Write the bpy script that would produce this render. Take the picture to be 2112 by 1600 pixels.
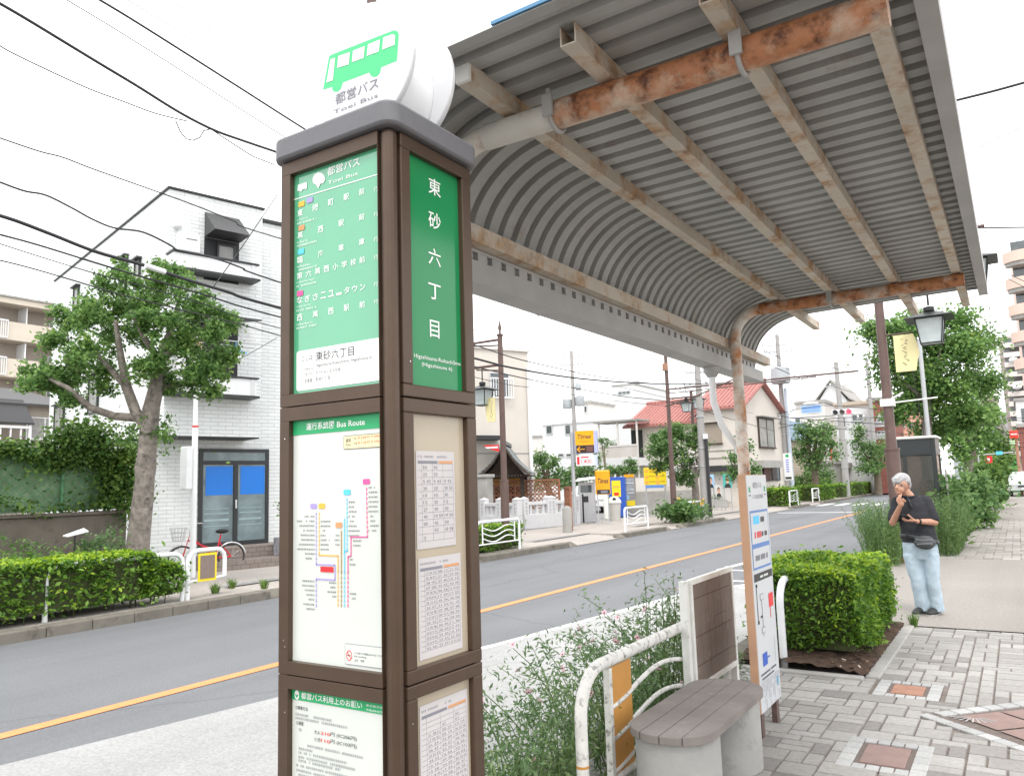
import bpy, math, random
import numpy as np
from mathutils import Vector, Matrix
R = math.radians
random.seed(7); rng = np.random.default_rng(7)
SC = bpy.context.scene
for o in list(bpy.data.objects): bpy.data.objects.remove(o, do_unlink=True)
COL = SC.collection

# ------------------------------------------------------------------ camera
FPX, YAW, PITCH, ROLL, EYE = 1604.92, R(32.677), R(7.167), R(-1.782), 1.62
_f = Vector((-math.sin(YAW)*math.cos(PITCH), math.cos(YAW)*math.cos(PITCH), math.sin(PITCH)))
_r0 = Vector((math.cos(YAW), math.sin(YAW), 0)); _u0 = _r0.cross(_f)
_r = _r0*math.cos(ROLL) + _u0*math.sin(ROLL); _u = -_r0*math.sin(ROLL) + _u0*math.cos(ROLL)
CAMP = Vector((0, 0, EYE))
cd = bpy.data.cameras.new('camera'); cam = bpy.data.objects.new('camera', cd); COL.objects.link(cam)
cam.matrix_world = Matrix(((_r.x, _u.x, -_f.x, 0), (_r.y, _u.y, -_f.y, 0), (_r.z, _u.z, -_f.z, EYE), (0, 0, 0, 1)))
cd.sensor_width = 36; cd.lens = FPX/2112*36; cd.clip_start = 0.05; cd.clip_end = 2000
SC.camera = cam

# ------------------------------------------------------------------ daylight: bright overcast
w = bpy.data.worlds.new('World'); SC.world = w; w.use_nodes = True
nt = w.node_tree; nt.nodes.clear()
sky = nt.nodes.new('ShaderNodeTexSky'); sky.sky_type = 'NISHITA'; sky.sun_disc = False
sky.sun_elevation = R(58); sky.sun_rotation = R(150)
bg1 = nt.nodes.new('ShaderNodeBackground'); bg1.inputs[1].default_value = 0.1
bg2 = nt.nodes.new('ShaderNodeBackground'); bg2.inputs[0].default_value = (1.0, 1.0, 1.0, 1); bg2.inputs[1].default_value = 1.08
mx = nt.nodes.new('ShaderNodeMixShader'); mx.inputs[0].default_value = 0.86
wo = nt.nodes.new('ShaderNodeOutputWorld')
nt.links.new(sky.outputs[0], bg1.inputs[0]); nt.links.new(bg1.outputs[0], mx.inputs[1]); nt.links.new(bg2.outputs[0], mx.inputs[2]); nt.links.new(mx.outputs[0], wo.inputs[0])
sl = bpy.data.lights.new('sun', 'SUN'); sl.energy = 0.95; sl.angle = R(18); sl.color = (1, .96, .9)
so = bpy.data.objects.new('sun', sl); COL.objects.link(so)
_az = R(150); _el = R(58)
sd = Vector((math.sin(_az)*math.cos(_el), math.cos(_az)*math.cos(_el), math.sin(_el)))
so.rotation_euler = sd.to_track_quat('Z', 'Y').to_euler()
vs = SC.view_settings; vs.view_transform = 'Standard'; vs.look = 'None'; vs.gamma = 1; vs.exposure = 1.15; vs.use_curve_mapping = False
SC.cycles.use_denoising = True; SC.cycles.max_bounces = 8; SC.cycles.diffuse_bounces = 5; SC.cycles.transparent_max_bounces = 12

# ------------------------------------------------------------------ pixel of the photograph -> point in the world
def ray(px, py): return _f + _r*((px-1056)/FPX) - _u*((py-800)/FPX)
def hit(ax, v, px, py):
    d = ray(px, py); return CAMP + d*((v-CAMP[ax])/d[ax])
def G(px, py, z=0): return hit(2, z, px, py)
def PX(px, py, x): return hit(0, x, px, py)
def PY(px, py, y): return hit(1, y, px, py)
def DEP(px, py, dep): return CAMP + ray(px, py)*dep
def zat(b, px, py):                                   # height above point b at which pixel row py is met
    d = ray(px, py); return EYE + d.z*math.hypot(b[0], b[1])/math.hypot(d.x, d.y)
def sc(b): return (Vector((b[0], b[1], EYE))-CAMP).dot(_f)/FPX      # metres per pixel at b

# ------------------------------------------------------------------ object helpers
WM = {}
def thing(name, label, cat, loc=(0, 0, 0), rotz=0, group=None):
    o = bpy.data.objects.new(name, None); COL.objects.link(o); o.empty_display_size = .1
    o.location = loc; o.rotation_euler = (0, 0, rotz); o['label'] = label; o['category'] = cat
    if group: o['group'] = group
    WM[o.name] = Matrix.Translation(Vector(loc)) @ Matrix.Rotation(rotz, 4, 'Z')
    return o
def tag(o, label, cat, group=None):
    o['label'] = label; o['category'] = cat
    if group: o['group'] = group
    return o
def setk(o, k): o['kind'] = k; return o
def dup(root, loc, rotz=0, label=None):
    r = root.copy(); COL.objects.link(r); r.location = loc; r.rotation_euler = (0, 0, rotz)
    WM[r.name] = Matrix.Translation(Vector(loc)) @ Matrix.Rotation(rotz, 4, 'Z')
    if label: r['label'] = label
    for ch in list(root.children):
        c = ch.copy(); COL.objects.link(c); c.parent = r
        for g in ch.children:
            d = g.copy(); COL.objects.link(d); d.parent = c
    return r
def link_mesh(me, name, mats, parent, smooth=None, bevel=0, world=False):
    o = bpy.data.objects.new(name, me); COL.objects.link(o)
    for m in (mats if isinstance(mats, (list, tuple)) else [mats]): me.materials.append(m)
    if parent is not None:
        if world:
            t = parent
            while t.parent: t = t.parent
            me.transform(WM[t.name].inverted())
        o.parent = parent
    if smooth is not None:
        for p in me.polygons: p.use_smooth = True
        if smooth < 180:
            try: me.set_sharp_from_angle(angle=R(smooth))
            except Exception: pass
    if bevel:
        b = o.modifiers.new('bevel', 'BEVEL'); b.width = bevel; b.segments = 2; b.limit_method = 'ANGLE'; b.angle_limit = R(40)
    return o
class MB:
    def __init__(s): s.v = []; s.f = []; s.m = []
    def add(s, vs, fs, mi=0):
        n = len(s.v); s.v += [tuple(p) for p in vs]; s.f += [tuple(i+n for i in f) for f in fs]; s.m += [mi]*len(fs); return s
    def bx(s, x0, x1, y0, y1, z0, z1, mi=0):
        return s.add([(x0,y0,z0),(x1,y0,z0),(x1,y1,z0),(x0,y1,z0),(x0,y0,z1),(x1,y0,z1),(x1,y1,z1),(x0,y1,z1)],
                     [(3,2,1,0),(4,5,6,7),(0,1,5,4),(1,2,6,5),(2,3,7,6),(3,0,4,7)], mi)
    def box(s, c, sz, mi=0): return s.bx(c[0]-sz[0]/2, c[0]+sz[0]/2, c[1]-sz[1]/2, c[1]+sz[1]/2, c[2]-sz[2]/2, c[2]+sz[2]/2, mi)
    def bar(s, a, b, w, h, mi=0):                     # square bar from a to b
        a = Vector(a); b = Vector(b); d = (b-a).normalized()
        u = Vector((0,0,1)) if abs(d.z) < .95 else Vector((0,1,0))
        r = d.cross(u).normalized()*w/2; u = r.cross(d).normalized()*h/2
        vs = [p+i*r+j*u for p in (a, b) for i, j in ((-1,-1),(1,-1),(1,1),(-1,1))]
        return s.add(vs, [(0,1,2,3),(7,6,5,4),(0,4,5,1),(1,5,6,2),(2,6,7,3),(3,7,4,0)], mi)
    def tube(s, pts, r, n=8, mi=0, caps=True):
        pts = [Vector(p) for p in pts]; k = len(pts); rs = r if isinstance(r, (list, tuple)) else [r]*k
        d0 = (pts[1]-pts[0]).normalized(); up = Vector((0,0,1)) if abs(d0.z) < .9 else Vector((1,0,0))
        e = d0.cross(up).normalized(); vs = []
        for i in range(k):
            d = (pts[min(i+1,k-1)]-pts[max(i-1,0)]).normalized()
            e = (e-d*e.dot(d)).normalized(); g = d.cross(e)
            for j in range(n):
                a = 2*math.pi*j/n; vs.append(pts[i]+(e*math.cos(a)+g*math.sin(a))*rs[i])
        fs = [(i*n+j, i*n+(j+1)%n, (i+1)*n+(j+1)%n, (i+1)*n+j) for i in range(k-1) for j in range(n)]
        if caps: fs += [tuple(range(n-1,-1,-1)), tuple(range((k-1)*n, k*n))]
        return s.add(vs, fs, mi)
    def cyl(s, c, r, z0, z1, n=20, mi=0, r1=None):
        return s.tube([(c[0],c[1],z0),(c[0],c[1],z1)], [r, r if r1 is None else r1], n, mi)
    def lathe(s, c, prof, n=16, mi=0):                # prof: (r, z)
        vs = [(c[0]+r*math.cos(2*math.pi*j/n), c[1]+r*math.sin(2*math.pi*j/n), c[2]+z) for r, z in prof for j in range(n)]
        k = len(prof)
        fs = [(i*n+j, i*n+(j+1)%n, (i+1)*n+(j+1)%n, (i+1)*n+j) for i in range(k-1) for j in range(n)]
        fs += [tuple(range(n-1,-1,-1)), tuple(range((k-1)*n, k*n))]
        return s.add(vs, fs, mi)
    def ell(s, c, r, n=12, m=8, mi=0):
        vs = [(c[0], c[1], c[2]-r[2])]
        for i in range(1, m):
            t = math.pi*i/m
            for j in range(n): a = 2*math.pi*j/n; vs.append((c[0]+r[0]*math.sin(t)*math.cos(a), c[1]+r[1]*math.sin(t)*math.sin(a), c[2]-r[2]*math.cos(t)))
        vs.append((c[0], c[1], c[2]+r[2])); L = len(vs)-1
        fs = [(0, 1+(j+1)%n, 1+j) for j in range(n)]
        fs += [(1+i*n+j, 1+i*n+(j+1)%n, 1+(i+1)*n+(j+1)%n, 1+(i+1)*n+j) for i in range(m-2) for j in range(n)]
        fs += [(L, 1+(m-2)*n+j, 1+(m-2)*n+(j+1)%n) for j in range(n)]
        return s.add(vs, fs, mi)
    def prism(s, poly, a, b, ax=2, mi=0):             # 2-D polygon (ccw) extruded along axis ax from a to b
        def P(q, h): return [(h,q[0],q[1]), (q[0],h,q[1]), (q[0],q[1],h)][ax]
        n = len(poly); vs = [P(q, a) for q in poly]+[P(q, b) for q in poly]
        fs = [tuple(range(n-1,-1,-1)), tuple(range(n, 2*n))]+[(i, (i+1)%n, n+(i+1)%n, n+i) for i in range(n)]
        return s.add(vs, fs, mi)
    def quad(s, *p, mi=0): return s.add(p, [tuple(range(len(p)))], mi)
    def mesh(s, name):
        me = bpy.data.meshes.new(name); me.from_pydata(s.v, [], s.f); me.polygons.foreach_set('material_index', s.m); me.update(); return me
    def build(s, name, mats, parent=None, smooth=None, bevel=0, world=False):
        return link_mesh(s.mesh(name), name, mats, parent, smooth, bevel, world)

# ------------------------------------------------------------------ materials
def newmat(name):
    m = bpy.data.materials.new(name); m.use_nodes = True; nt = m.node_tree
    return m, nt, nt.nodes['Principled BSDF']
def N(nt, t, **k):
    n = nt.nodes.new(t)
    for a, b in k.items(): setattr(n, a, b)
    return n
def noise(nt, scale, detail=4, rough=.6, vec=None, dim='Object'):
    tc = N(nt, 'ShaderNodeTexCoord'); n = N(nt, 'ShaderNodeTexNoise'); n.inputs['Scale'].default_value = scale
    n.inputs['Detail'].default_value = detail; n.inputs['Roughness'].default_value = rough
    nt.links.new(vec if vec else tc.outputs[dim], n.inputs['Vector']); return n
def ramp(nt, fac, stops):
    r = N(nt, 'ShaderNodeValToRGB'); nt.links.new(fac, r.inputs[0]); e = r.color_ramp.elements
    while len(e) > 1: e.remove(e[-1])
    for i, (p, c) in enumerate(stops):
        x = e[0] if i == 0 else e.new(p)
        x.position = p; x.color = (*c, 1) if len(c) == 3 else c
    return r
def mixc(nt, fac, a, b, mode='MIX'):
    m = N(nt, 'ShaderNodeMix', data_type='RGBA', blend_type=mode)
    for s, v in ((m.inputs[0], fac), (m.inputs[6], a), (m.inputs[7], b)):
        if hasattr(v, 'links'): nt.links.new(v, s)
        elif isinstance(v, tuple): s.default_value = (*v, 1)
        else: s.default_value = v
    return m.outputs[2]
def bump(nt, b, height, strength, dist=.01):
    n = N(nt, 'ShaderNodeBump'); n.inputs['Strength'].default_value = strength; n.inputs['Distance'].default_value = dist
    nt.links.new(height, n.inputs['Height']); nt.links.new(n.outputs[0], b.inputs['Normal'])
def mat(name, col, rough=.6, var=.12, scale=6, bmp=0, metal=0, bscale=None, spec=.4, stain=None, coat=0):
    m, nt, b = newmat(name)
    n = noise(nt, scale)
    lo = tuple(c*(1-var) for c in col); hi = tuple(min(1, c*(1+var)) for c in col)
    r = ramp(nt, n.outputs[0], [(.3, lo), (.7, hi)]); c = r.outputs[0]
    if stain:
        n2 = noise(nt, stain[1], 6, .7); s = ramp(nt, n2.outputs[0], [(stain[2], (0,0,0)), (stain[2]+.14, (1,1,1))])
        c = mixc(nt, s.outputs[0], c, stain[0])
    nt.links.new(c, b.inputs['Base Color'])
    b.inputs['Roughness'].default_value = rough; b.inputs['Metallic'].default_value = metal; b.inputs['Specular IOR Level'].default_value = spec
    b.inputs['Coat Weight'].default_value = coat
    if bmp:
        n3 = noise(nt, bscale or scale*6, 3); bump(nt, b, n3.outputs[0], bmp)
    return m
def leafmat(name, lo, hi, trans=.35, rough=.45):
    m, nt, b = newmat(name); g = N(nt, 'ShaderNodeNewGeometry')
    r = ramp(nt, g.outputs['Random Per Island'], [(0, lo), (.6, tuple((a+c)/2 for a, c in zip(lo, hi))), (1, hi)])
    nz = noise(nt, 1.6, 3); nq = ramp(nt, nz.outputs[0], [(.3, (.72,.80,.75)), (.55, (1,1,1)), (.75, (1.25,1.12,.85))])
    class _C: pass
    rr = r; r = _C(); r.outputs = [mixc(nt, 1.0, rr.outputs[0], nq.outputs[0], 'MULTIPLY')]
    nt.links.new(r.outputs[0], b.inputs['Base Color']); b.inputs['Roughness'].default_value = rough; b.inputs['Specular IOR Level'].default_value = .35
    t = N(nt, 'ShaderNodeBsdfTranslucent'); nt.links.new(r.outputs[0], t.inputs[0])
    mx = N(nt, 'ShaderNodeMixShader'); mx.inputs[0].default_value = trans
    nt.links.new(b.outputs[0], mx.inputs[1]); nt.links.new(t.outputs[0], mx.inputs[2])
    nt.links.new(mx.outputs[0], nt.nodes['Material Output'].inputs[0]); return m
def rustmat(name, paint, amount, scale=9, deep=(.16,.05,.015), light=(.42,.17,.06)):
    m, nt, b = newmat(name)
    n = noise(nt, scale, 8, .68); n2 = noise(nt, scale*3.5, 5, .7)
    k = 1-amount
    s = ramp(nt, n.outputs[0], [(max(0,k-.12), (0,0,0)), (min(1,k+.06), (1,1,1))])
    rc = ramp(nt, n2.outputs[0], [(.34, deep), (.5, light), (.68, tuple(c*1.25 for c in light))])
    n4 = noise(nt, 2.5, 3); pc = ramp(nt, n4.outputs[0], [(.35, tuple(c*.8 for c in paint)), (.65, paint)])
    c = mixc(nt, s.outputs[0], pc.outputs[0], rc.outputs[0]); nt.links.new(c, b.inputs['Base Color'])
    b.inputs['Roughness'].default_value = .62; bump(nt, b, n2.outputs[0], .35, .004); return m
def plain(name, col, rough=.5, emit=0, metal=0, spec=.4):
    m, nt, b = newmat(name); b.inputs['Base Color'].default_value = (*col, 1); b.inputs['Roughness'].default_value = rough
    b.inputs['Metallic'].default_value = metal; b.inputs['Specular IOR Level'].default_value = spec
    if emit: b.inputs['Emission Color'].default_value = (*col, 1); b.inputs['Emission Strength'].default_value = emit
    return m
def brickmat(name, c1, c2, mortar, bw, bh, ms=.012, rough=.5, bm=.4, flat=False, offset=.5, rot=False, vary=.06, dirt=None):
    m, nt, b = newmat(name)
    tc = N(nt, 'ShaderNodeTexCoord'); sx = N(nt, 'ShaderNodeSeparateXYZ'); nt.links.new(tc.outputs['Object'], sx.inputs[0])
    cb = N(nt, 'ShaderNodeCombineXYZ')
    if flat: nt.links.new(sx.outputs[1 if rot else 0], cb.inputs[0]); nt.links.new(sx.outputs[0 if rot else 1], cb.inputs[1])
    else:
        a = N(nt, 'ShaderNodeMath', operation='ADD'); nt.links.new(sx.outputs[0], a.inputs[0]); nt.links.new(sx.outputs[1], a.inputs[1])
        nt.links.new(a.outputs[0], cb.inputs[0]); nt.links.new(sx.outputs[2], cb.inputs[1])
    t = N(nt, 'ShaderNodeTexBrick', offset=offset); nt.links.new(cb.outputs[0], t.inputs['Vector'])
    t.inputs['Scale'].default_value = 1; t.inputs['Brick Width'].default_value = bw; t.inputs['Row Height'].default_value = bh
    t.inputs['Mortar Size'].default_value = ms; t.inputs['Mortar Smooth'].default_value = .3
    t.inputs['Color1'].default_value = (*c1, 1); t.inputs['Color2'].default_value = (*c2, 1); t.inputs['Mortar'].default_value = (*mortar, 1)
    n = noise(nt, 1.3, 5); r = ramp(nt, n.outputs[0], [(.3, (1-vary*2,)*3), (.7, (1+vary,)*3)])
    c = mixc(nt, 1.0, t.outputs[0], r.outputs[0], 'MULTIPLY')
    nt.links.new(c, b.inputs['Base Color']); b.inputs['Roughness'].default_value = rough
    iv = N(nt, 'ShaderNodeMath', operation='SUBTRACT'); iv.inputs[0].default_value = 1; nt.links.new(t.outputs['Fac'], iv.inputs[1])
    bump(nt, b, iv.outputs[0], bm, .02); return m
def islandmat(name, stops, rough=.8, scale=20, bm=.2):
    m, nt, b = newmat(name); g = N(nt, 'ShaderNodeNewGeometry')
    r = ramp(nt, g.outputs['Random Per Island'], stops); r.color_ramp.interpolation = 'LINEAR'
    n = noise(nt, scale, 6, .7); q = ramp(nt, n.outputs[0], [(.3, (.8,)*3), (.7, (1.1,)*3)])
    n5 = noise(nt, .9, 3); q5 = ramp(nt, n5.outputs[0], [(.3, (.84,)*3), (.7, (1.05,)*3)])
    c = mixc(nt, 1.0, mixc(nt, 1.0, r.outputs[0], q.outputs[0], 'MULTIPLY'), q5.outputs[0], 'MULTIPLY'); nt.links.new(c, b.inputs['Base Color'])
    b.inputs['Roughness'].default_value = rough; bump(nt, b, n.outputs[0], bm, .004); return m
def glassmat(name, col=(.05,.06,.06), rough=.05):
    m, nt, b = newmat(name); n = noise(nt, .7, 2); r = ramp(nt, n.outputs[0], [(.35, tuple(c*.6 for c in col)), (.65, col)])
    nt.links.new(r.outputs[0], b.inputs['Base Color']); b.inputs['Roughness'].default_value = rough; b.inputs['Specular IOR Level'].default_value = .8; return m

M = {}
M['white'] = mat('white paint', (.78,.79,.80), .4, .05, 5)
M['white_worn'] = mat('worn white paint', (.74,.74,.70), .5, .08, 7, stain=((.12,.09,.06), 16, .60))
M['rail_dirty'] = mat('peeling white paint', (.66,.65,.61), .6, .14, 9, stain=((.17,.16,.145), 24, .53), bmp=.2)
M['brown_frame'] = mat('bronze anodised metal', (.082,.053,.036), .38, .08, 14, metal=.35)
M['brown_pole'] = mat('brown painted steel', (.12,.075,.065), .45, .12, 5, stain=((.2,.14,.12), 5, .62))
M['greycap'] = mat('grey cast cap', (.135,.135,.145), .5, .05, 30, bmp=.05)
M['black'] = plain('black', (.012,.012,.013), .5)
M['dark'] = plain('dark grey', (.035,.035,.037), .5)
M['ink'] = plain('dark ink', (.05,.05,.06), .5)
M['inkgrey'] = plain('grey ink', (.22,.22,.25), .5)
M['chrome'] = plain('bright steel', (.6,.6,.6), .25, metal=1)
M['steel'] = mat('galvanised steel', (.45,.46,.47), .42, .08, 6, metal=.5)
M['concrete'] = mat('concrete', (.36,.35,.33), .85, .14, 3, bmp=.25, stain=((.2,.19,.17), 4, .62))
M['concrete_wall'] = mat('weathered concrete wall', (.12,.105,.085), .9, .2, 2.2, bmp=.3, stain=((.06,.055,.045), 3, .55))
M['grey_wall'] = mat('grey rendered wall', (.33,.32,.30), .9, .15, 1.6, bmp=.2, stain=((.2,.19,.17), 2.5, .6))
M['kerb'] = mat('kerb stone', (.17,.155,.13), .9, .2, 3, bmp=.3, stain=((.09,.08,.065), 5, .55))
M['yellow'] = plain('sign yellow', (.86,.66,.02), .4)
M['times'] = plain('sign amber', (.87,.38,.005), .35)
M['red'] = plain('sign red', (.75,.03,.035), .4)
M['blue'] = plain('sign blue', (.02,.10,.5), .4)
M['paper'] = mat('paper', (.55,.525,.525), .7, .04, 3)
M['glass'] = glassmat('window glass', (.10,.12,.125))
M['frost'] = mat('frosted glass', (.42,.46,.47), .35, .1, 1.5)
M['curtain'] = mat('curtained window', (.30,.30,.29), .25, .2, 3)
M['cable'] = plain('cable black', (.03,.03,.034), .6)
M['soil'] = mat('soil', (.075,.045,.03), .95, .5, 14, bmp=.8, stain=((.2,.16,.11), 26, .64))
M['bark'] = mat('pale bark', (.24,.21,.185), .9, .4, 9, bmp=1.0, stain=((.10,.085,.07), 8, .52))
M['bark2'] = mat('grey brown bark', (.17,.135,.10), .9, .3, 6, bmp=.7)
M['leaf'] = leafmat('street tree leaf', (.075,.17,.05), (.32,.50,.15), .5)
M['leaf_far'] = leafmat('far tree leaf', (.07,.155,.05), (.26,.41,.14), .45)
M['hedge'] = leafmat('hedge leaf', (.055,.145,.022), (.28,.47,.07), .42)
M['hedge_new'] = leafmat('new hedge leaf', (.22,.40,.02), (.50,.64,.06))
M['ivy'] = leafmat('ivy leaf', (.04,.11,.02), (.22,.35,.08))
M['shrub'] = leafmat('shrub leaf', (.10,.19,.075), (.30,.42,.20), .45)
M['broom'] = leafmat('wispy leaf', (.08,.16,.05), (.22,.33,.12))
M['twig'] = mat('twig', (.05,.06,.022), .9, .3, 8)
M['stem'] = mat('green stem', (.10,.17,.05), .7, .2, 8)
M['petal'] = plain('pale pink petal', (.80,.55,.60), .6)
M['petal_heart'] = plain('flower heart', (.35,.02,.06), .6)
M['wood'] = mat('weathered bench wood', (.205,.18,.165), .7, .2, 3, bmp=.4, bscale=14, stain=((.33,.30,.27), 7, .6))

def leaves(name, P, size, m, parent, seed=0, aspect=1.9, up=.35, world=True, droop=0, kind=None):
    """one small folded leaf at every point of P"""
    g = np.random.default_rng(seed); P = np.asarray(P, float); n = len(P)
    nrm = g.normal(size=(n,3)); nrm[:,2] = np.abs(nrm[:,2])+up; nrm /= np.linalg.norm(nrm, axis=1)[:,None]
    d = g.normal(size=(n,3)); d[:,2] -= droop; d -= nrm*(d*nrm).sum(1)[:,None]; d /= np.linalg.norm(d, axis=1)[:,None]
    s = np.cross(nrm, d); L = (size*g.uniform(.65, 1.3, n))[:,None]; W = L/aspect
    V = np.empty((n,4,3)); V[:,0] = P-d*L*.5; V[:,1] = P+s*W*.5+nrm*L*.07; V[:,2] = P+d*L*.5-nrm*L*.05; V[:,3] = P-s*W*.5+nrm*L*.07
    me = bpy.data.meshes.new(name); me.vertices.add(n*4); me.vertices.foreach_set('co', V.reshape(-1))
    me.loops.add(n*4); me.loops.foreach_set('vertex_index', np.arange(n*4, dtype=np.int32))
    me.polygons.add(n); me.polygons.foreach_set('loop_start', np.arange(0, n*4, 4, dtype=np.int32)); me.update(); me.validate()
    return link_mesh(me, name, m, parent, world=world)
def crown_pts(ells, per, sub, spread, seed):
    """points in uneven clumps: every ellipsoid gets clump centres near its surface, every clump a cloud of leaves"""
    g = np.random.default_rng(seed); out = []
    for c, r in ells:
        k = max(3, int(sub*(r[0]*r[1]*r[2])**(1/3)*2))
        d = g.normal(size=(k,3)); d /= np.linalg.norm(d, axis=1)[:,None]
        ctr = np.asarray(c)+d*np.asarray(r)*g.uniform(.35, 1.05, (k,1))
        for q in ctr:
            m = int(per*g.uniform(.5, 1.4)); out.append(q+g.normal(size=(m,3))*spread*g.uniform(.6, 1.35)*np.array([1,1,.75]))
    return np.concatenate(out)
def box_pts(x0, x1, y0, y1, z0, z1, n, seed, amp=.05, depth=.1, round_=.12):
    """points just inside the skin of a clipped hedge, with a lumpy face"""
    g = np.random.default_rng(seed); dx, dy, dz = x1-x0, y1-y0, z1-z0
    ar = np.array([dy*dz, dy*dz, dx*dz, dx*dz, dx*dy*1.3]); f = g.choice(5, n, p=ar/ar.sum()); u = g.uniform(size=(n,3)); P = np.empty((n,3))
    P[:,0] = x0+u[:,0]*dx; P[:,1] = y0+u[:,1]*dy; P[:,2] = z0+u[:,2]*dz
    off = np.abs(g.normal(size=n))*depth
    P[f==0,0] = x0+off[f==0]; P[f==1,0] = x1-off[f==1]; P[f==2,1] = y0+off[f==2]; P[f==3,1] = y1-off[f==3]; P[f==4,2] = z1-off[f==4]
    lump = np.sin(P[:,0]*7+seed)*np.sin(P[:,1]*6.1+seed*2)+np.sin(P[:,2]*8+P[:,1]*4)*.7
    ctr = np.array([(x0+x1)/2, (y0+y1)/2, (z0+z1)/2]); v = P-ctr; v /= np.linalg.norm(v, axis=1)[:,None]
    P += v*(lump*amp)[:,None]
    e = np.abs((P-ctr)/np.array([dx,dy,dz])*2); k = np.clip((e > .8).sum(1)-1, 0, 2)*round_*.35
    return P-v*k[:,None]
# text as flat mesh lettering
def text(s, p, right, up, h, m, parent, align='LEFT', width=None, name='lettering', bold=0, shear=0, depth=0):
    cu = bpy.data.curves.new('t', 'FONT'); cu.body = s; cu.size = 1; cu.resolution_u = 2; cu.align_x = 'LEFT'; cu.fill_mode = 'FRONT'; cu.shear = shear
    if bold: cu.offset = bold
    t = bpy.data.objects.new('t', cu); COL.objects.link(t); bpy.context.view_layer.update()
    dg = bpy.context.evaluated_depsgraph_get(); me = bpy.data.meshes.new_from_object(t.evaluated_get(dg)); bpy.data.objects.remove(t); bpy.data.curves.remove(cu)
    if not len(me.vertices): return None
    co = np.empty(len(me.vertices)*3); me.vertices.foreach_get('co', co); co = co.reshape(-1,3)
    x0, x1 = co[:,0].min(), co[:,0].max(); y0, y1 = co[:,1].min(), co[:,1].max()
    k = h/max(y1-y0, .3); kx = k if width is None else width/max(x1-x0, 1e-3)
    X = (co[:,0]-x0)*kx; Y = (co[:,1]-y0)*k; Wd = (x1-x0)*kx
    if align == 'CENTER': X -= Wd/2
    elif align == 'RIGHT': X -= Wd
    right = Vector(right).normalized(); up = Vector(up).normalized()
    Q = np.array(p)+X[:,None]*np.array(right)+Y[:,None]*np.array(up)
    me.vertices.foreach_set('co', Q.reshape(-1)); me.update()
    return link_mesh(me, name, m, parent, world=True)
class Frame:
    """a building's own axes: x along its front, y into it, z up; reads pixels onto its planes"""
    def __init__(s, o, rot): s.o = Vector((o[0], o[1], 0)); s.rot = rot; s.a = Vector((math.cos(rot), math.sin(rot), 0)); s.b = Vector((-math.sin(rot), math.cos(rot), 0))
    def front(s, px, py, y=0):
        d = ray(px, py); q = s.o+s.b*y; t = (q-CAMP).dot(s.b)/d.dot(s.b); h = CAMP+d*t; return (h-q).dot(s.a), h.z
    def side(s, px, py, x=0):
        d = ray(px, py); q = s.o+s.a*x; t = (q-CAMP).dot(s.a)/d.dot(s.a); h = CAMP+d*t; return (h-q).dot(s.b), h.z
    def w(s, x, y, z): return s.o+s.a*x+s.b*y+Vector((0,0,z))
# ================================================================== the setting
def _asphalt(name, c, sc_=60, patch=.15):
    m, nt, b = newmat(name); n = noise(nt, sc_, 6, .8); n2 = noise(nt, .35, 4, .6)
    r = ramp(nt, n.outputs[0], [(.3, tuple(x*.72 for x in c)), (.5, c), (.72, tuple(x*1.35 for x in c))])
    q = ramp(nt, n2.outputs[0], [(.3, (1-patch,)*3), (.7, (1+patch,)*3)])
    return m, nt, b, r, q, n
def asphalt(*a, crack=True, **k):
    m, nt, b, r, q, n = _asphalt(*a, **k)
    tc = N(nt, 'ShaderNodeTexCoord'); mp = N(nt, 'ShaderNodeMapping'); mp.inputs['Scale'].default_value = (1.1, .045, 1); nt.links.new(tc.outputs['Object'], mp.inputs[0])
    st = noise(nt, 1.0, 5, .6, mp.outputs[0]); sr = ramp(nt, st.outputs[0], [(.32, (.86,)*3), (.5, (1,)*3), (.7, (1.07,)*3)])      # worn wheel tracks along the road
    vo = N(nt, 'ShaderNodeTexVoronoi', feature='DISTANCE_TO_EDGE'); vo.inputs['Scale'].default_value = .28; nw = noise(nt, .9, 4); mv = mixc(nt, .35, tc.outputs['Object'], nw.outputs[1]); nt.links.new(mv, vo.inputs['Vector'])
    cr = ramp(nt, vo.outputs[0], [(0, (.78 if crack else 1,)*3), (.005, (1,)*3)])                                                               # fine cracks
    c = mixc(nt, 1.0, mixc(nt, 1.0, r.outputs[0], q.outputs[0], 'MULTIPLY'), mixc(nt, 1.0, sr.outputs[0], cr.outputs[0], 'MULTIPLY'), 'MULTIPLY')
    nt.links.new(c, b.inputs['Base Color']); b.inputs['Roughness'].default_value = .85; bump(nt, b, n.outputs[0], .35, .01); return m
M['asphalt'] = asphalt('asphalt', (.158,.163,.172), 60, .07)
M['lane_conc'] = asphalt('worn concrete lane', (.335,.335,.33), 45, .13)
M['walk_conc'] = asphalt('pale concrete paving', (.26,.238,.216), 30, .08, crack=False)
M['far_walk'] = asphalt('pale far paving', (.37,.335,.305), 20, .09, crack=False)
M['ground'] = asphalt('lot ground', (.24,.235,.23), 8, .12)
M['line_white'] = mat('road paint white', (.74,.74,.73), .7, .06, 9, stain=((.3,.3,.3), 14, .66))
M['line_orange'] = mat('road paint orange', (.76,.285,.11), .7, .08, 9, stain=((.45,.22,.12), 14, .68))
RZ = -.13
def sheet(name, m, polys, z=0, thick=0):
    b = MB()
    for p in polys: b.add([(x, y, z if len(q) < 3 else q[2]) for q in p for x, y in [q[:2]]], [tuple(range(len(p)))])
    return setk(b.build(name, m), 'structure')
sheet('ground', M['ground'], [[(-700,-120),(700,-120),(700,900),(-700,900)]], -.25)
sheet('road', M['asphalt'], [[(-10.72,-40),(-2.3,-40),(-2.3,420),(-10.72,420)]], RZ)
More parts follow.
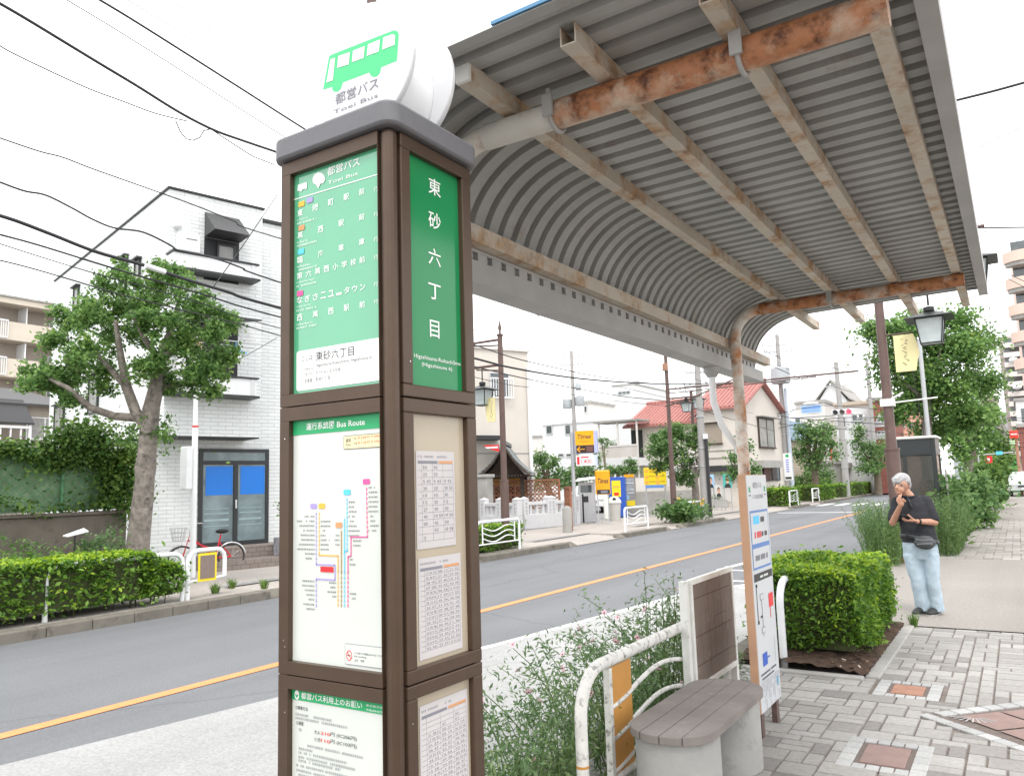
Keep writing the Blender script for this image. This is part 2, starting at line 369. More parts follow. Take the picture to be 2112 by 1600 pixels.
sheet('bus_lane', M['lane_conc'], [[(-6.1,-12),(-2.4,-12),(-2.4,17.5),(-3.1,15.4),(-4.55,11.8),(-5.05,7.4),(-5.55,4.8),(-5.9,2.7)]], RZ+.004)
mk = MB()
def stripe(b, p, q, w_, z=RZ+.006):
    p = Vector((*p, 0)); q = Vector((*q, 0)); d = (q-p).normalized(); n = Vector((-d.y, d.x, 0))*w_/2
    b.add([(*(p-n)[:2], z), (*(q-n)[:2], z), (*(q+n)[:2], z), (*(p+n)[:2], z)], [(0,1,2,3)])
orange = MB(); stripe(orange, (-6.72,-20), (-6.55,14), .15); stripe(orange, (-6.55,14), (-6.42,41.5), .15); stripe(orange, (-6.6,58), (-6.6,180), .15)
setk(orange.build('centre_line_marking', M['line_orange']), 'structure')
stripe(mk, (-10.3,40.3), (-6.55,40.6), .4)
for i in range(8): stripe(mk, (-10.2+i*1.0,49.5), (-10.2+i*1.0,53.5), .5, RZ+.004)
d0 = G(1483,1175,RZ); tip = (d0.x, d0.y)
stripe(mk, tip, (-4.85,18.2), .14, RZ+.005); stripe(mk, tip, (-4.05,15.2), .14, RZ+.0052)
stripe(mk, (-4.35,13.6), (-4.05,13.62), .16); stripe(mk, (-3.95,12.9), (-3.65,12.6), .16)
for a, c in (((-5.05,7.4),(-4.55,11.8)), ((-4.55,11.8),(-3.1,15.4)), ((-5.55,4.8),(-5.05,7.4))): stripe(mk, a, c, .1)
setk(mk.build('road_marking', M['line_white']), 'structure')
# far side: pavement, kerb islands between dropped crossings
raised = [(-40,9.0),(15.2,19.4),(23.2,26.6),(28.6,33.2),(45.6,49.5),(54,420)]
sheet('far_lot_ground', M['ground'], [[(-300,-60),(-12,-60),(-12,420),(-300,420)]], -.006)
polys = [[(-15.2,-60),(-12.4,-60),(-12.4,420),(-15.2,420)]]; prev = -40
for a, c in raised:
    polys.append([(-12.4,a),(-10.92,a),(-10.92,c),(-12.4,c)])
    if a > prev: polys.append([(-12.4,prev,0),(-10.72,prev,RZ+.015),(-10.72,a,RZ+.015),(-12.4,a,0)])
    for yy in (a, c): polys.append([(-12.4,yy,-.001),(-10.9,yy,-.001),(-10.9,yy,-.2),(-12.4,yy,-.2)])
    prev = c
polys.append([(-12.4,-60),(-10.92,-60),(-10.92,-40),(-12.4,-40)])
sheet('far_pavement', M['far_walk'], polys, 0)
for i, (a, c) in enumerate(raised):
    b = MB(); y = max(a, -6); c2 = min(c, 120)
    while y < c2-.05:
        e = min(y+.6, c2); b.bx(-10.94, -10.70, y+.003, e-.003, -.2, .012); y = e
    b.prism([(-10.94,-.2),(-10.70,-.2),(-10.70,RZ+.02),(-10.94,.008)], c2, c2+.5, 1); b.prism([(-10.94,-.2),(-10.70,-.2),(-10.70,RZ+.02),(-10.94,.008)], y and max(a,-6)-.5, max(a,-6), 1)
    setk(b.build('far_kerb', M['kerb'], bevel=.02), 'structure')
# near side
b = MB(); y = -12.
while y < 120: b.bx(-2.5, -2.3, y+.003, y+.597, -.2, .006); y += .6
setk(b.build('near_kerb', M['kerb'], bevel=.015), 'structure')
M['sand_joint'] = mat('sand joint', (.20,.17,.15), .95, .25, 5)
sheet('near_pavement_bed', M['sand_joint'], [[(-2.35,-40),(60,-40),(60,420),(-2.35,420)]], -.012)
sheet('driveway', M['walk_conc'], [[(-2.3,9.55),(60,9.55),(60,17.1),(-2.3,17.1)]], 0)
sheet('far_sidewalk', M['walk_conc'], [[(-1.7,31),(8,31),(8,420),(-1.7,420)]], -.002)
# pavers: blocks of three sizes filling a 0.1 m grid, with three framed inlays left free
def in_poly(x, y, P):
    r = False; n = len(P)
    for i in range(n):
        x1, y1 = P[i]; x2, y2 = P[(i+1) % n]
        if (y1 > y) != (y2 > y) and x < (x2-x1)*(y-y1)/(y2-y1)+x1: r = not r
    return r
T1 = (-1.07,-.63,6.49,6.99); T2 = (-1.03,-.57,4.86,5.43)
DIA = [(-.73,6.09),(-.02,5.48),(.69,6.17),(-.02,6.86)]
BED = [(-2.3,6.88),(-1.08,6.98),(-1.05,9.5),(-2.3,9.5)]
def pave(name, x0, y0, nx, ny, u, seed, holes, m, gap=.005, sizes=((2,2),(2,1),(2,2),(2,1),(3,2),(2,1),(1,2))):
    g = random.Random(seed); free = [[True]*nx for _ in range(ny)]
    for j in range(ny):
        for i in range(nx):
            cx, cy = x0+(i+.5)*u, y0+(j+.5)*u
            if any(in_poly(cx, cy, h) for h in holes): free[j][i] = False
    b = MB()
    for j in range(ny):
        for i in range(nx):
            if not free[j][i]: continue
            ss = list(sizes); g.shuffle(ss); ss.append((1,1))
            for a, c in ss:
                if i+a <= nx and j+c <= ny and all(free[j+q][i+p] for p in range(a) for q in range(c)): break
            for p in range(a):
                for q in range(c): free[j+q][i+p] = False
            X0, X1, Y0, Y1 = x0+i*u+gap, x0+(i+a)*u-gap, y0+j*u+gap, y0+(j+c)*u-gap; t = .004; z = g.uniform(-.0015,.0015)
            k = len(b.v); b.v += [(X0,Y0,-.012),(X1,Y0,-.012),(X1,Y1,-.012),(X0,Y1,-.012),(X0+t,Y0+t,z),(X1-t,Y0+t,z),(X1-t,Y1-t,z),(X0+t,Y1-t,z)]
            b.f += [(k+4,k+5,k+6,k+7)]+[(k+s,k+(s+1)%4,k+4+(s+1)%4,k+4+s) for s in range(4)]; b.m += [0]*5
    return setk(b.build(name, m), 'structure')
box = lambda t: [(t[0],t[2]),(t[1],t[2]),(t[1],t[3]),(t[0],t[3])]
M['paver'] = islandmat('paving block', [(0,(.235,.22,.21)),(.12,(.29,.272,.258)),(.3,(.345,.33,.312)),(.65,(.38,.365,.345)),(1,(.405,.39,.37))], .85, 30)
M['paver_far'] = islandmat('pale paving block', [(0,(.24,.22,.20)),(.5,(.33,.31,.28)),(1,(.38,.355,.33))], .85, 20)
M['stone_white'] = islandmat('pale granite sett', [(0,(.40,.40,.395)),(1,(.50,.50,.49))], .8, 60)
pave('near_paving', -2.3, 2.2, 62, 73, .1, 3, [box(T1), box(T2), DIA, BED], M['paver'])
pave('far_paving', -1.75, 17.14, 64, 92, .15, 5, [], M['paver_far'], .006, ((2,1),(2,2),(1,1),(2,1)))
M['terra'] = mat('terracotta tile', (.36,.19,.13), .8, .18, 9, bmp=.3)
M['rose_tile'] = mat('rose stone tile', (.27,.185,.165), .8, .12, 9, bmp=.3)
M['joint'] = mat('mortar joint', (.16,.13,.115), .95, .15, 20)
for T, mm, nm in ((T1, 'terra', 'orange'), (T2, 'rose_tile', 'pink')):
    t = thing('paving_inlay', f'square {nm} tile framed by white setts, set in the grey paving', 'paving tile', ((T[0]+T[1])/2, (T[2]+T[3])/2, 0), 0, 'framed tile inlays')
    wx, wy = (T[1]-T[0])/2, (T[3]-T[2])/2; b = MB(); s = .082
    n = 4
    for i in range(n):
        for sy in (-1, 1): b.bx(-wx+s+.004+(2*wx-2*s)*i/n, -wx+s-.004+(2*wx-2*s)*(i+1)/n, min(sy*wy, sy*(wy-s)), max(sy*wy, sy*(wy-s)), -.01, .004)
    for i in range(5):
        for sx in (-1, 1): b.bx(min(sx*wx, sx*(wx-s)), max(sx*wx, sx*(wx-s)), -wy+2*wy*i/5+.004, -wy+2*wy*(i+1)/5-.004, -.01, .004)
    b.build('sett_border', M['stone_white'], t, bevel=.004)
    MB().bx(-wx+s+.03, wx-s-.03, -wy+s+.03, wy-s-.03, -.01, .003).build('tile', M[mm], t, bevel=.003)
    MB().bx(-wx, wx, -wy, wy, -.012, -.004).build('bedding', M['joint'], t)
t = thing('paving_emblem', 'brown diamond inlay with a ray pattern, framed by white setts', 'paving tile', (-.02,6.17,0))
b = MB()
for i in range(4):
    p = Vector((*DIA[i], 0)); q = Vector((*DIA[(i+1) % 4], 0)); d = (q-p)/8; n = Vector((-d.y, d.x, 0)).normalized()*.085
    for k in range(8):
        a = p+d*(k+.04); c = p+d*(k+.96)
        if k == 7: continue
        b.add([(v.x, v.y, z) for z in (-.01,.004) for v in (a, c, c+n, a+n)], [(4,5,6,7),(0,1,5,4),(1,2,6,5),(2,3,7,6),(3,0,4,7)])
b.build('sett_border', M['stone_white'], t, bevel=.004, world=True)
cx, cy = -.02, 6.17; mid = lambda k, z: [(cx+(x-cx)*k, cy+(y-cy)*k, z) for x, y in DIA]
MB().add(mid(.99, -.006), [(0,1,2,3)]).build('bedding', M['joint'], t, world=True)
sq = lambda u0, v0, z, k=.30: [(cx+(u0+a)*.355*1+(v0+c)*.355, cy-(u0+a)*.345+(v0+c)*.345, z) for a, c in ((-k,-k),(k,-k),(k,k),(-k,k))]
b = MB()
for u0 in (-.34, .34):
    for v0 in (-.34, .34): b.add(sq(u0, v0, .001, .32), [(0,1,2,3)])
b.build('tile', M['rose_tile'], t, world=True)
b = MB(); ox, oy = -.40, 6.19
for k in range(9):
    a = R(-150+k*15); e = Vector((math.cos(a), math.sin(a), 0)); n = Vector((-e.y, e.x, 0))*.0035; p = Vector((ox, oy+.02, .003))
    b.add([p+e*.05-n, p+e*.155-n*1.6, p+e*.155+n*1.6, p+e*.05+n], [(0,1,2,3)])
b.build('ray_relief', M['stone_white'], t, world=True)
# planting bed with its stone edging
b = MB()
for x0, x1, y0, y1 in ((-1.19,-1.08,6.98,9.5),(-2.3,-1.19,6.88,6.98)): b.bx(x0, x1, y0, y1, -.02, .02)
setk(b.build('bed_edging_kerb', M['concrete'], bevel=.01), 'structure')
g = MB(); gr = random.Random(5)
nx, ny = 24, 50
vs = [(-2.3+1.13*i/nx, 6.97+2.5*j/ny, .012+gr.uniform(0,.035)+.05*math.sin(math.pi*i/nx)) for j in range(ny+1) for i in range(nx+1)]
g.add(vs, [(j*(nx+1)+i, j*(nx+1)+i+1, (j+1)*(nx+1)+i+1, (j+1)*(nx+1)+i) for j in range(ny) for i in range(nx)])
setk(g.build('planting_bed_ground', M['soil'], smooth=180), 'structure')
b = MB()
for k in range(260):
    x = gr.uniform(-2.1,-1.2); y = gr.uniform(6.98,7.5) if k % 2 else gr.uniform(6.98,9.4); a = gr.uniform(0,6.3); s = gr.uniform(.008,.03)
    p = Vector((x,y,.055+gr.uniform(0,.02))); e = Vector((math.cos(a), math.sin(a), gr.uniform(-.3,.3)))*s; n = Vector((-e.y, e.x, gr.uniform(-.01,.01)))*.5
    b.add([p-e, p+n, p+e, p-n], [(0,1,2,3)])
o = setk(b.build('leaf_litter', islandmat('dry leaf', [(0,(.10,.05,.03)),(.7,(.25,.15,.09)),(1,(.5,.45,.38))])), 'stuff'); o['label'] = 'dry fallen leaves on the soil under the clipped hedge'
# ================================================================== bus stop pillar
KX0, KX1, KY0, KY1 = -1.815, -1.37, 1.55, 1.935
kio = thing('bus_stop_pillar', 'tall brown bus stop pillar with green route panels and a round white sign on top', 'bus stop sign', ((KX0+KX1)/2, (KY0+KY1)/2, 0))
ZR = [(1.8695, 2.618), (1.1165, 1.8665), (.40, 1.1135)]            # the three tiers of frames
b = MB()
for x, y in ((KX0+.022, KY0+.022),(KX1-.022, KY0+.022),(KX0+.022, KY1-.022),(KX1-.022, KY1-.022)): b.bx(x-.02, x+.02, y-.02, y+.02, 0, 2.62)
b.build('corner_post', M['brown_frame'], kio, bevel=.014, world=True)
MB().bx(KX0+.03, KX1-.03, KY0+.03, KY1-.03, .0, 2.615).build('core', M['dark'], kio, world=True)
def ring(b, u0, u1, v0, v1, iu0, iu1, iv0, iv1, P):               # a flat frame with an opening, P(u, v, depth)
    for a, c, d, e in ((u0,u1,iv1,v1),(u0,u1,v0,iv0),(u0,iu0,iv0,iv1),(iu1,u1,iv0,iv1)):
        vs = [P(u, v, z) for z in (0, .028) for u, v in ((a,d),(c,d),(c,e),(a,e))]
        b.add(vs, [(0,1,2,3),(7,6,5,4),(0,4,5,1),(1,5,6,2),(2,6,7,3),(3,7,4,0)])
PL = lambda x, z, d: (x, KY0+d, z)
PR = lambda y, z, d: (KX1-d, y, z)
PL2 = lambda x, z, d: (x, KY1-d, z); PR2 = lambda y, z, d: (KX0+d, y, z)
op = [(1.905, 2.578), (1.152, 1.827), (.45, 1.078)]
for (a, c), (d, e) in zip(ZR, op):
    for P, u0, u1, i0, i1 in ((PL, KX0+.006, KX1-.046, -1.770, -1.418), (PR, KY0+.046, KY1-.006, 1.636, 1.884), (PL2, KX0+.046, KX1-.046, -1.72, -1.46), (PR2, KY0+.046, KY1-.046, 1.62, 1.86)):
        f = MB(); ring(f, u0, u1, a, c, i0, i1, d, e, P); f.build('panel_frame', M['brown_frame'], kio, bevel=.003, world=True)
def seat_poly(x0, x1, ya, yb, r):
    P = []
    for cx, cy, s in ((x1-r, yb-r, 0), (x0+r, yb-r, 90), (x0+r, ya+r, 180), (x1-r, ya+r, 270)): P += [(cx+r*math.cos(R(s+t)), cy+r*math.sin(R(s+t))) for t in range(0, 91, 10)]
    return P
MB().prism(seat_poly(KX0-.022,KX1+.022,KY0-.022,KY1+.022,.045), 2.622, 2.692).build('cap', M['greycap'], kio, bevel=.009, smooth=50, world=True)
M['disc'] = mat('glossy white sign face', (.66,.67,.69), .18, .02, 2, spec=.5)
for y, th in ((1.655, .02), (1.845, .02)):
    b = MB(); n = 72; c = (-1.575, 2.905); r = .205
    b.prism([(c[0]+r*math.cos(2*math.pi*k/n), c[1]+r*math.sin(2*math.pi*k/n)) for k in range(n)], y, y+th, 1)
    d = b.build('sign_disc', M['disc'], kio, smooth=40, bevel=.005, world=True)
    if y < 1.7: disc = d
MB().prism([(-1.575+.13*math.cos(2*math.pi*k/40), 2.87+.17*math.sin(2*math.pi*k/40)) for k in range(40)], 1.676, 1.844, 1).build('sign_drum', M['white'], kio, smooth=40, world=True)
def gloss(name, col, rough=.12, ior=1.75, glow=0):
    m, nt, b = newmat(name); n = noise(nt, 3, 3); r = ramp(nt, n.outputs[0], [(.3, tuple(c*.94 for c in col)), (.7, tuple(min(1,c*1.05) for c in col))]); nt.links.new(r.outputs[0], b.inputs['Base Color'])
    b.inputs['Roughness'].default_value = rough; b.inputs['IOR'].default_value = ior; b.inputs['Specular IOR Level'].default_value = .5; return m
M['green_gloss'] = gloss('green acrylic', (.015,.22,.075), .15, 1.4); M['green_pale'] = gloss('green acrylic with painted light wash', (.085,.385,.21), .10, 1.9); M['panel_white'] = gloss('white acrylic', (.60,.635,.595), .2, 1.5)  # paler green for the left face: its wash of light put into the colour
M['green_ink'] = plain('green ink', (.02,.36,.13), .4); M['white_ink'] = plain('white ink', (.82,.85,.82), .4)
M['beige'] = mat('yellowed acrylic', (.43,.37,.28), .2, .08, 2); M['logo_green'] = plain('sign light green', (.07,.58,.22), .35)
for k, v in dict(c_orange=(.85,.45,.06), c_purple=(.38,.30,.68), c_salmon=(.62,.30,.14), c_blue=(.10,.55,.85), c_pink=(.80,.10,.32), c_brown=(.40,.25,.08), c_cream=(.78,.68,.42)).items(): M[k] = plain(k[2:]+' ink', v, .5)
# emblem of the bus and the words on the round sign, y is the face plane
FY = 1.6545
def flat(b, pts, y, mi=0):                                         # polygon on a plane facing -y
    b.add([(x, y, z) for x, z in pts], [tuple(range(len(pts)))], mi)
def D2(X, Y, y=FY): v = PY(560+X*.2625, Y*.2625, y); return v.x, v.z
b = MB(); flat(b, [D2(*q) for q in [(405,706),(478,684),(474,700),(490,722),(520,722),(545,700),(560,650),(768,571),(776,592),(800,608),(828,602),(852,575),(862,530),(985,480),(1000,275),(994,255),(978,242),(955,242),(470,432),(452,448)]], FY)
bus = b.build('bus_emblem', M['logo_green'], disc, world=True)
b = MB()
for q in ([(433,652),(484,634),(502,458),(466,468)],[(518,538),(610,508),(617,413),(527,444)],[(634,492),(727,458),(734,366),(642,402)],[(750,443),(846,408),(854,314),(760,352)],[(872,394),(970,355),(974,285),(955,272),(880,298)]):
    flat(b, [D2(*p) for p in q], FY-.0012)
b.build('emblem_window', M['white_ink'], disc, world=True)
def ktext(s, a, e, ytop, face, m, parent, plane, **k):
    """words between two pixels a (left, baseline) and e (right end), tops at row ytop over a"""
    if face == 'L': p, q, t = PY(*a, plane), PY(*e, plane), PY(a[0], ytop, plane); rt = (1,0,0)
    else: p, q, t = PX(*a, plane), PX(*e, plane), PX(a[0], ytop, plane); rt = (0,1,0)
    w_ = (q.x-p.x) if face == 'L' else (q.y-p.y)
    return text(s, p, rt, (0,0,1), max(t.z-p.z, .003), m, parent, width=w_, **k)
zp = lambda X, Y: (560+X*.2625, Y*.2625)
ktext('都営バス', zp(500,828), zp(840,700), zp(0,740)[1], 'L', M['inkgrey'], disc, FY-.001, bold=.006)
ktext('Toei Bus', zp(485,900), zp(835,782), zp(0,868)[1], 'L', M['inkgrey'], disc, FY-.001)
# panels
PLY, PRX = KY0+.018, KX1-.018
def panel(face, u0, u1, z0, z1, m, name='display_panel'):
    b = MB()
    if face == 'L': b.bx(u0-.01, u1+.01, PLY, PLY+.006, z0-.01, z1+.01)
    else: b.bx(PRX-.006, PRX, u0-.01, u1+.01, z0-.01, z1+.01)
    return b.build(name, m, kio, world=True)
pa = [panel('L', -1.770, -1.418, *op[0], M['green_pale']), panel('L', -1.770, -1.418, *op[1], M['panel_white']), panel('L', -1.770, -1.418, *op[2], M['panel_white'])]
pb = [panel('R', 1.636, 1.884, *op[0], M['green_gloss']), panel('R', 1.636, 1.884, *op[1], M['beige']), panel('R', 1.636, 1.884, *op[2], M['beige'])]
YL = PLY-.0012; XR = PRX+.0012
def patch(face, pts, m, parent, name, lift=0):                    # flat printed shape through pixels on a panel
    b = MB(); v = [(PY(*p, YL-lift) if face == 'L' else PX(*p, XR+lift)) for p in pts]; b.add(v, [tuple(range(len(v)))]); return b.build(name, m, parent, world=True)
def kl(px, py): v = PY(px, py, YL); return v.x, v.z
def rect(face, x0, x1, z0, z1, m, parent, name, lift=0, rad=0):
    if rad:
        pts = [(cx+rad*math.cos(R(a)), cz+rad*math.sin(R(a))) for cx, cz, s in ((x1-rad,z0+rad,270),(x1-rad,z1-rad,0),(x0+rad,z1-rad,90),(x0+rad,z0+rad,180)) for a in (s, s+30, s+60, s+90)]
    else: pts = [(x0,z0),(x1,z0),(x1,z1),(x0,z1)]
    b = MB(); b.add([((u, YL-lift, z) if face == 'L' else (XR+lift, u, z)) for u, z in pts], [tuple(range(len(pts)))]); return b.build(name, m, parent, world=True)
def bars(face, rows, m, parent, name='print_line', seed=1, lift=.0005, gap=.35, cw=.0065):
    """unreadably small print: rows (u0, u1, z, h) broken into character-sized dashes"""
    g = random.Random(seed); b = MB()
    for u0, u1, z, h in rows:
        u = u0
        while u < u1-.002:
            e = min(u+cw*g.uniform(.7,1.3), u1)
            if g.random() > .08:
                for zz in ((z, z+h*.22), (z+h*.40, z+h*.6), (z+h*.8, z+h)) if h > .004 else ((z, z+h),):
                    q = [(u,zz[0]),(e-cw*gap*g.random(),zz[0]),(e-cw*gap*g.random(),zz[1]),(u,zz[1])]
                    b.add([((a, YL-lift, c) if face == 'L' else (XR+lift, a, c)) for a, c in q], [(0,1,2,3)])
            u = e+cw*.18
    return b.build(name, m, parent, world=True)
W_ = M['white_ink']; I_ = M['ink']
p = pa[0]
b = MB(); flat(b, [kl(*q) for q in [(656,356),(663,357),(669,362),(671,371),(667,378),(661,379),(657,389),(652,381),(646,378),(645,369),(649,360)]], YL-.0006); b.build('ginkgo_crest', W_, p, world=True)
b = MB(); flat(b, [kl(*q) for q in [(614,395),(618,393),(619,396),(623,394),(624,391),(629,389),(630,391),(633,389),(633,376),(615,382)]], YL-.0006); b.build('bus_symbol', W_, p, world=True)
ktext('都営バス', (675,364), (742,345), 346, 'L', W_, p, YL, bold=.01); ktext('Toei Bus', (676,381), (738,362), 374, 'L', W_, p, YL)
patch('L', [(607,413),(785,359),(785,357),(607,411)], W_, p, 'rule_line')
def row(chars, a, e, h, small=True):                              # characters spread evenly between two pixels
    n = len(chars)
    for i, c in enumerate(chars):
        t_ = i/max(n-1, 1); x = a[0]+(e[0]-a[0])*t_; y = a[1]+(e[1]-a[1])*t_
        ktext(c, (x-h*.42, y+h/2), (x+h*.42, y+h/2-h*.1), y-h/2, 'L', W_, p, YL, bold=.008)
rows = [('東陽町駅前', (619,441), (746,397), 'for Toyocho Sta.'), ('葛西駅前', (619,487), (746,449), 'for Kasai Sta.'), ('臨海車庫', (619,537), (746,500), 'for Rinkaishako'),
        ('第六葛西小学校前', (618,570), (747,537), 'for Dairoku-Kasai Shogakko'), ('なぎさニュータウン', (618,620), (748,593), 'for Nagisa New Town'), ('西葛西駅前', (618,656), (747,629), 'for Nishi-Kasai Sta.')]
for s, a, e, en in rows:
    row(s, a, e, 13.5)
    x, z = kl(a[0]-6, a[1]+16)
    text(en, (x, YL, z), (1,0,0), (0,0,1), .0062, W_, p); bars('L', [(x, x+.085, z-.0105, .005)], W_, p, seed=len(en), cw=.005)
    ktext('行', (771,e[1]-1), (780,e[1]-4), e[1]-11, 'L', W_, p, YL)
for (x, y), c in (((622,421),'c_orange'),((639,413),'c_purple'),((622,470),'c_salmon'),((621,519),'c_blue'),((619,605),'c_pink')):
    u, z = kl(x, y); rect('L', u-.013, u+.013, z-.008, z+.008, M[c], p, 'route_badge', .0006, .003)
rect('L', -1.757, -1.405, 1.915, 2.033, W_, p, 'name_card', .0005, .008)
ktext('ここは', (622,745), (644,740), 735, 'L', I_, p, YL-.001); ktext('東砂六丁目', (651,745), (730,733), 726, 'L', I_, p, YL-.001, bold=.006)
ktext('Here is', (628,764), (645,761), 759, 'L', I_, p, YL-.001); ktext('Higashisuna-Rokuchōme (Higashisuna 6)', (651,759), (767,741), 750, 'L', I_, p, YL-.001)
ktext('여기는', (629,776), (645,773), 769, 'L', I_, p, YL-.001); ktext('히가시수나 로쿠초메', (651,773), (701,766), 765, 'L', I_, p, YL-.001)
ktext('这里是', (628,790), (644,787), 782, 'L', I_, p, YL-.001); ktext('东砂六丁目', (651,787), (680,783), 778, 'L', I_, p, YL-.001)
# route map
p = pa[1]
rect('L', -1.776, -1.405, 1.786, 1.835, M['green_ink'], p, 'header_band', .0004)
z5 = lambda X, Y: (560+X*.28125, 830+Y*.28125)
ktext('運行系統図', z5(255,205), z5(458,182), z5(0,152)[1], 'L', W_, p, YL-.001, bold=.012); ktext('Bus Route', z5(480,182), z5(685,163), z5(0,140)[1], 'L', W_, p, YL-.001, bold=.012)
a = kl(*z5(528,345)); c = kl(*z5(806,222)); rect('L', a[0], c[0]+.012, a[1], c[1], I_, p, 'fare_box', .0004, .006); rect('L', a[0]+.0015, c[0]+.012, a[1]+.0015, c[1]-.0015, M['c_cream'], p, 'fare_box', .0007, .005)
k_ = dict(lift=0)
ktext('運賃', z5(543,292), z5(582,288), z5(0,266)[1], 'L', I_, p, YL-.0012); ktext('Fare', z5(548,318), z5(580,315), z5(0,300)[1], 'L', I_, p, YL-.0012)
for y0, s1, s2, s3 in ((272,'大人','￥210','(IC￥206)'),(310,'小児','￥110','(IC￥103)')):
    ktext(s1, z5(602,y0), z5(626,y0-2), z5(0,y0-20)[1], 'L', I_, p, YL-.0012); ktext(s2, z5(632,y0-4), z5(692,y0-8), z5(0,y0-24)[1], 'L', M['red'], p, YL-.0012); ktext(s3, z5(698,y0-10), z5(790,y0-16), z5(0,y0-30)[1], 'L', M['red'], p, YL-.0012)
def route(pts, m, dash=False, w_=.0035):
    b = MB(); P = [kl(*z5(*q)) for q in pts]
    for (x0, y0), (x1, y1) in zip(P, P[1:]):
        L_ = math.hypot(x1-x0, y1-y0); n = max(1, int(L_/.012)) if dash else 1
        for i in range(n):
            t0, t1 = i/n, (i+(.62 if dash else 1))/n; q0 = (x0+(x1-x0)*t0, y0+(y1-y0)*t0); q1 = (x0+(x1-x0)*t1, y0+(y1-y0)*t1)
            dx, dy = (x1-x0)/max(L_, 1e-6)*w_/2, (y1-y0)/max(L_, 1e-6)*w_/2
            flat(b, [(q0[0]+dy-dx*.5, q0[1]-dx-dy*.5), (q1[0]+dy+dx*.5, q1[1]-dx+dy*.5), (q1[0]-dy+dx*.5, q1[1]+dx+dy*.5), (q0[0]-dy-dx*.5, q0[1]+dx-dy*.5)], YL-.0006)
    return b.build('route_line', m, p, world=True)
for pts, m, d in (([(328,805),(328,1165)],'c_purple',1),([(328,1165),(328,1186),(465,1191),(465,1300),(328,1292)],'c_purple',0),([(328,1292),(328,1510)],'c_purple',1),
                  ([(350,805),(350,1095)],'c_orange',1),([(350,1095),(350,1118),(488,1122),(488,1240)],'c_orange',0),([(488,1240),(488,1505)],'c_orange',1),
                  ([(512,938),(512,1240)],'c_brown',0),([(512,1240),(512,1508)],'c_brown',1),([(535,850),(535,1240)],'c_blue',0),([(535,1240),(535,1508)],'c_blue',1),([(553,700),(555,1060)],'c_blue',1),([(555,1060),(555,1088),(538,1090)],'c_blue',0),
                  ([(697,622),(703,970)],'c_pink',1),([(703,970),(703,985),(583,985),(583,1125),(561,1127),(561,1240)],'c_pink',0),([(561,1240),(561,1510)],'c_pink',1)):
    route(pts, M[m], d)
for x0, y0, x1, y1, c in ((285,740,332,778,'c_purple'),(346,738,393,778,'c_orange'),(470,878,518,918,'c_salmon'),(528,636,580,678,'c_blue'),(670,558,722,600,'c_pink')):
    a = kl(*z5(x0,y1)); e = kl(*z5(x1,y0)); rect('L', a[0], e[0], a[1], e[1], M[c], p, 'route_badge', .0006, .004)
a = kl(*z5(360,1240)); e = kl(*z5(455,1204)); rect('L', a[0], e[0], a[1], e[1], M['red'], p, 'here_marker', .0007)
rws = []
def col_(X0, X1, Y0, dY, n, right=False, seed=0):
    g = random.Random(seed)
    for i in range(n):
        Lw = g.uniform(.45, 1)*(X1-X0); u0, u1 = (X1-Lw, X1) if right else (X0, X0+Lw)
        a = kl(*z5(u0, Y0+dY*i)); e = kl(*z5(u1, Y0+dY*i)); rws.append((a[0], e[0], a[1], .0042))
col_(175,318,840,34,10,True,1); col_(362,435,876,34,7,False,2); col_(450,500,978,34,3,True,3); col_(566,655,735,35,8,False,4); col_(712,790,628,35,10,False,5)
col_(215,318,1310,34,7,True,6); col_(395,475,1325,33,4,True,7); col_(575,620,1155,36,2,False,8); col_(575,640,1405,34,2,False,9); col_(600,680,1018,34,2,False,10)
bars('L', rws, I_, p, seed=3, cw=.0055)
z6 = lambda X, Y: (560+X*.25, 1200+Y*.25)
a = kl(*z6(606,655)); e = kl(*z6(938,560)); rect('L', a[0], e[0]+.01, a[1]-.006, e[1]+.006, M['inkgrey'], p, 'notice_box', .0004, .006); rect('L', a[0]+.0014, e[0]+.01, a[1]-.0046, e[1]+.0046, M['panel_white'], p, 'notice_box', .0007, .005)
cx_, cz_ = kl(*z6(643,604)); b = MB()
for k in range(28):
    t0, t1 = 2*math.pi*k/28, 2*math.pi*(k+1)/28; flat(b, [(cx_+.0105*math.cos(t0), cz_+.0135*math.sin(t0)), (cx_+.0105*math.cos(t1), cz_+.0135*math.sin(t1)), (cx_+.0085*math.cos(t1), cz_+.0112*math.sin(t1)), (cx_+.0085*math.cos(t0), cz_+.0112*math.sin(t0))], YL-.0012)
flat(b, [(cx_-.0075,cz_+.0075),(cx_-.006,cz_+.0092),(cx_+.0075,cz_-.0075),(cx_+.006,cz_-.0092)], YL-.0012); b.build('no_smoking_symbol', M['red'], p, world=True)
b = MB(); flat(b, [(cx_-.007,cz_-.001),(cx_+.005,cz_-.001),(cx_+.005,cz_+.0012),(cx_-.007,cz_+.0012)], YL-.001); b.build('cigarette_symbol', I_, p, world=True)
ktext('バス停での喫煙はおやめください', z6(684,592), z6(928,618), z6(0,574)[1], 'L', I_, p, YL-.0012); ktext('No smoking', z6(684,620), z6(782,632), z6(0,602)[1], 'L', I_, p, YL-.0012); ktext('금연', z6(684,652), z6(712,654), z6(0,634)[1], 'L', I_, p, YL-.0012); ktext('禁煙', z6(734,657), z6(764,660), z6(0,640)[1], 'L', I_, p, YL-.0012)
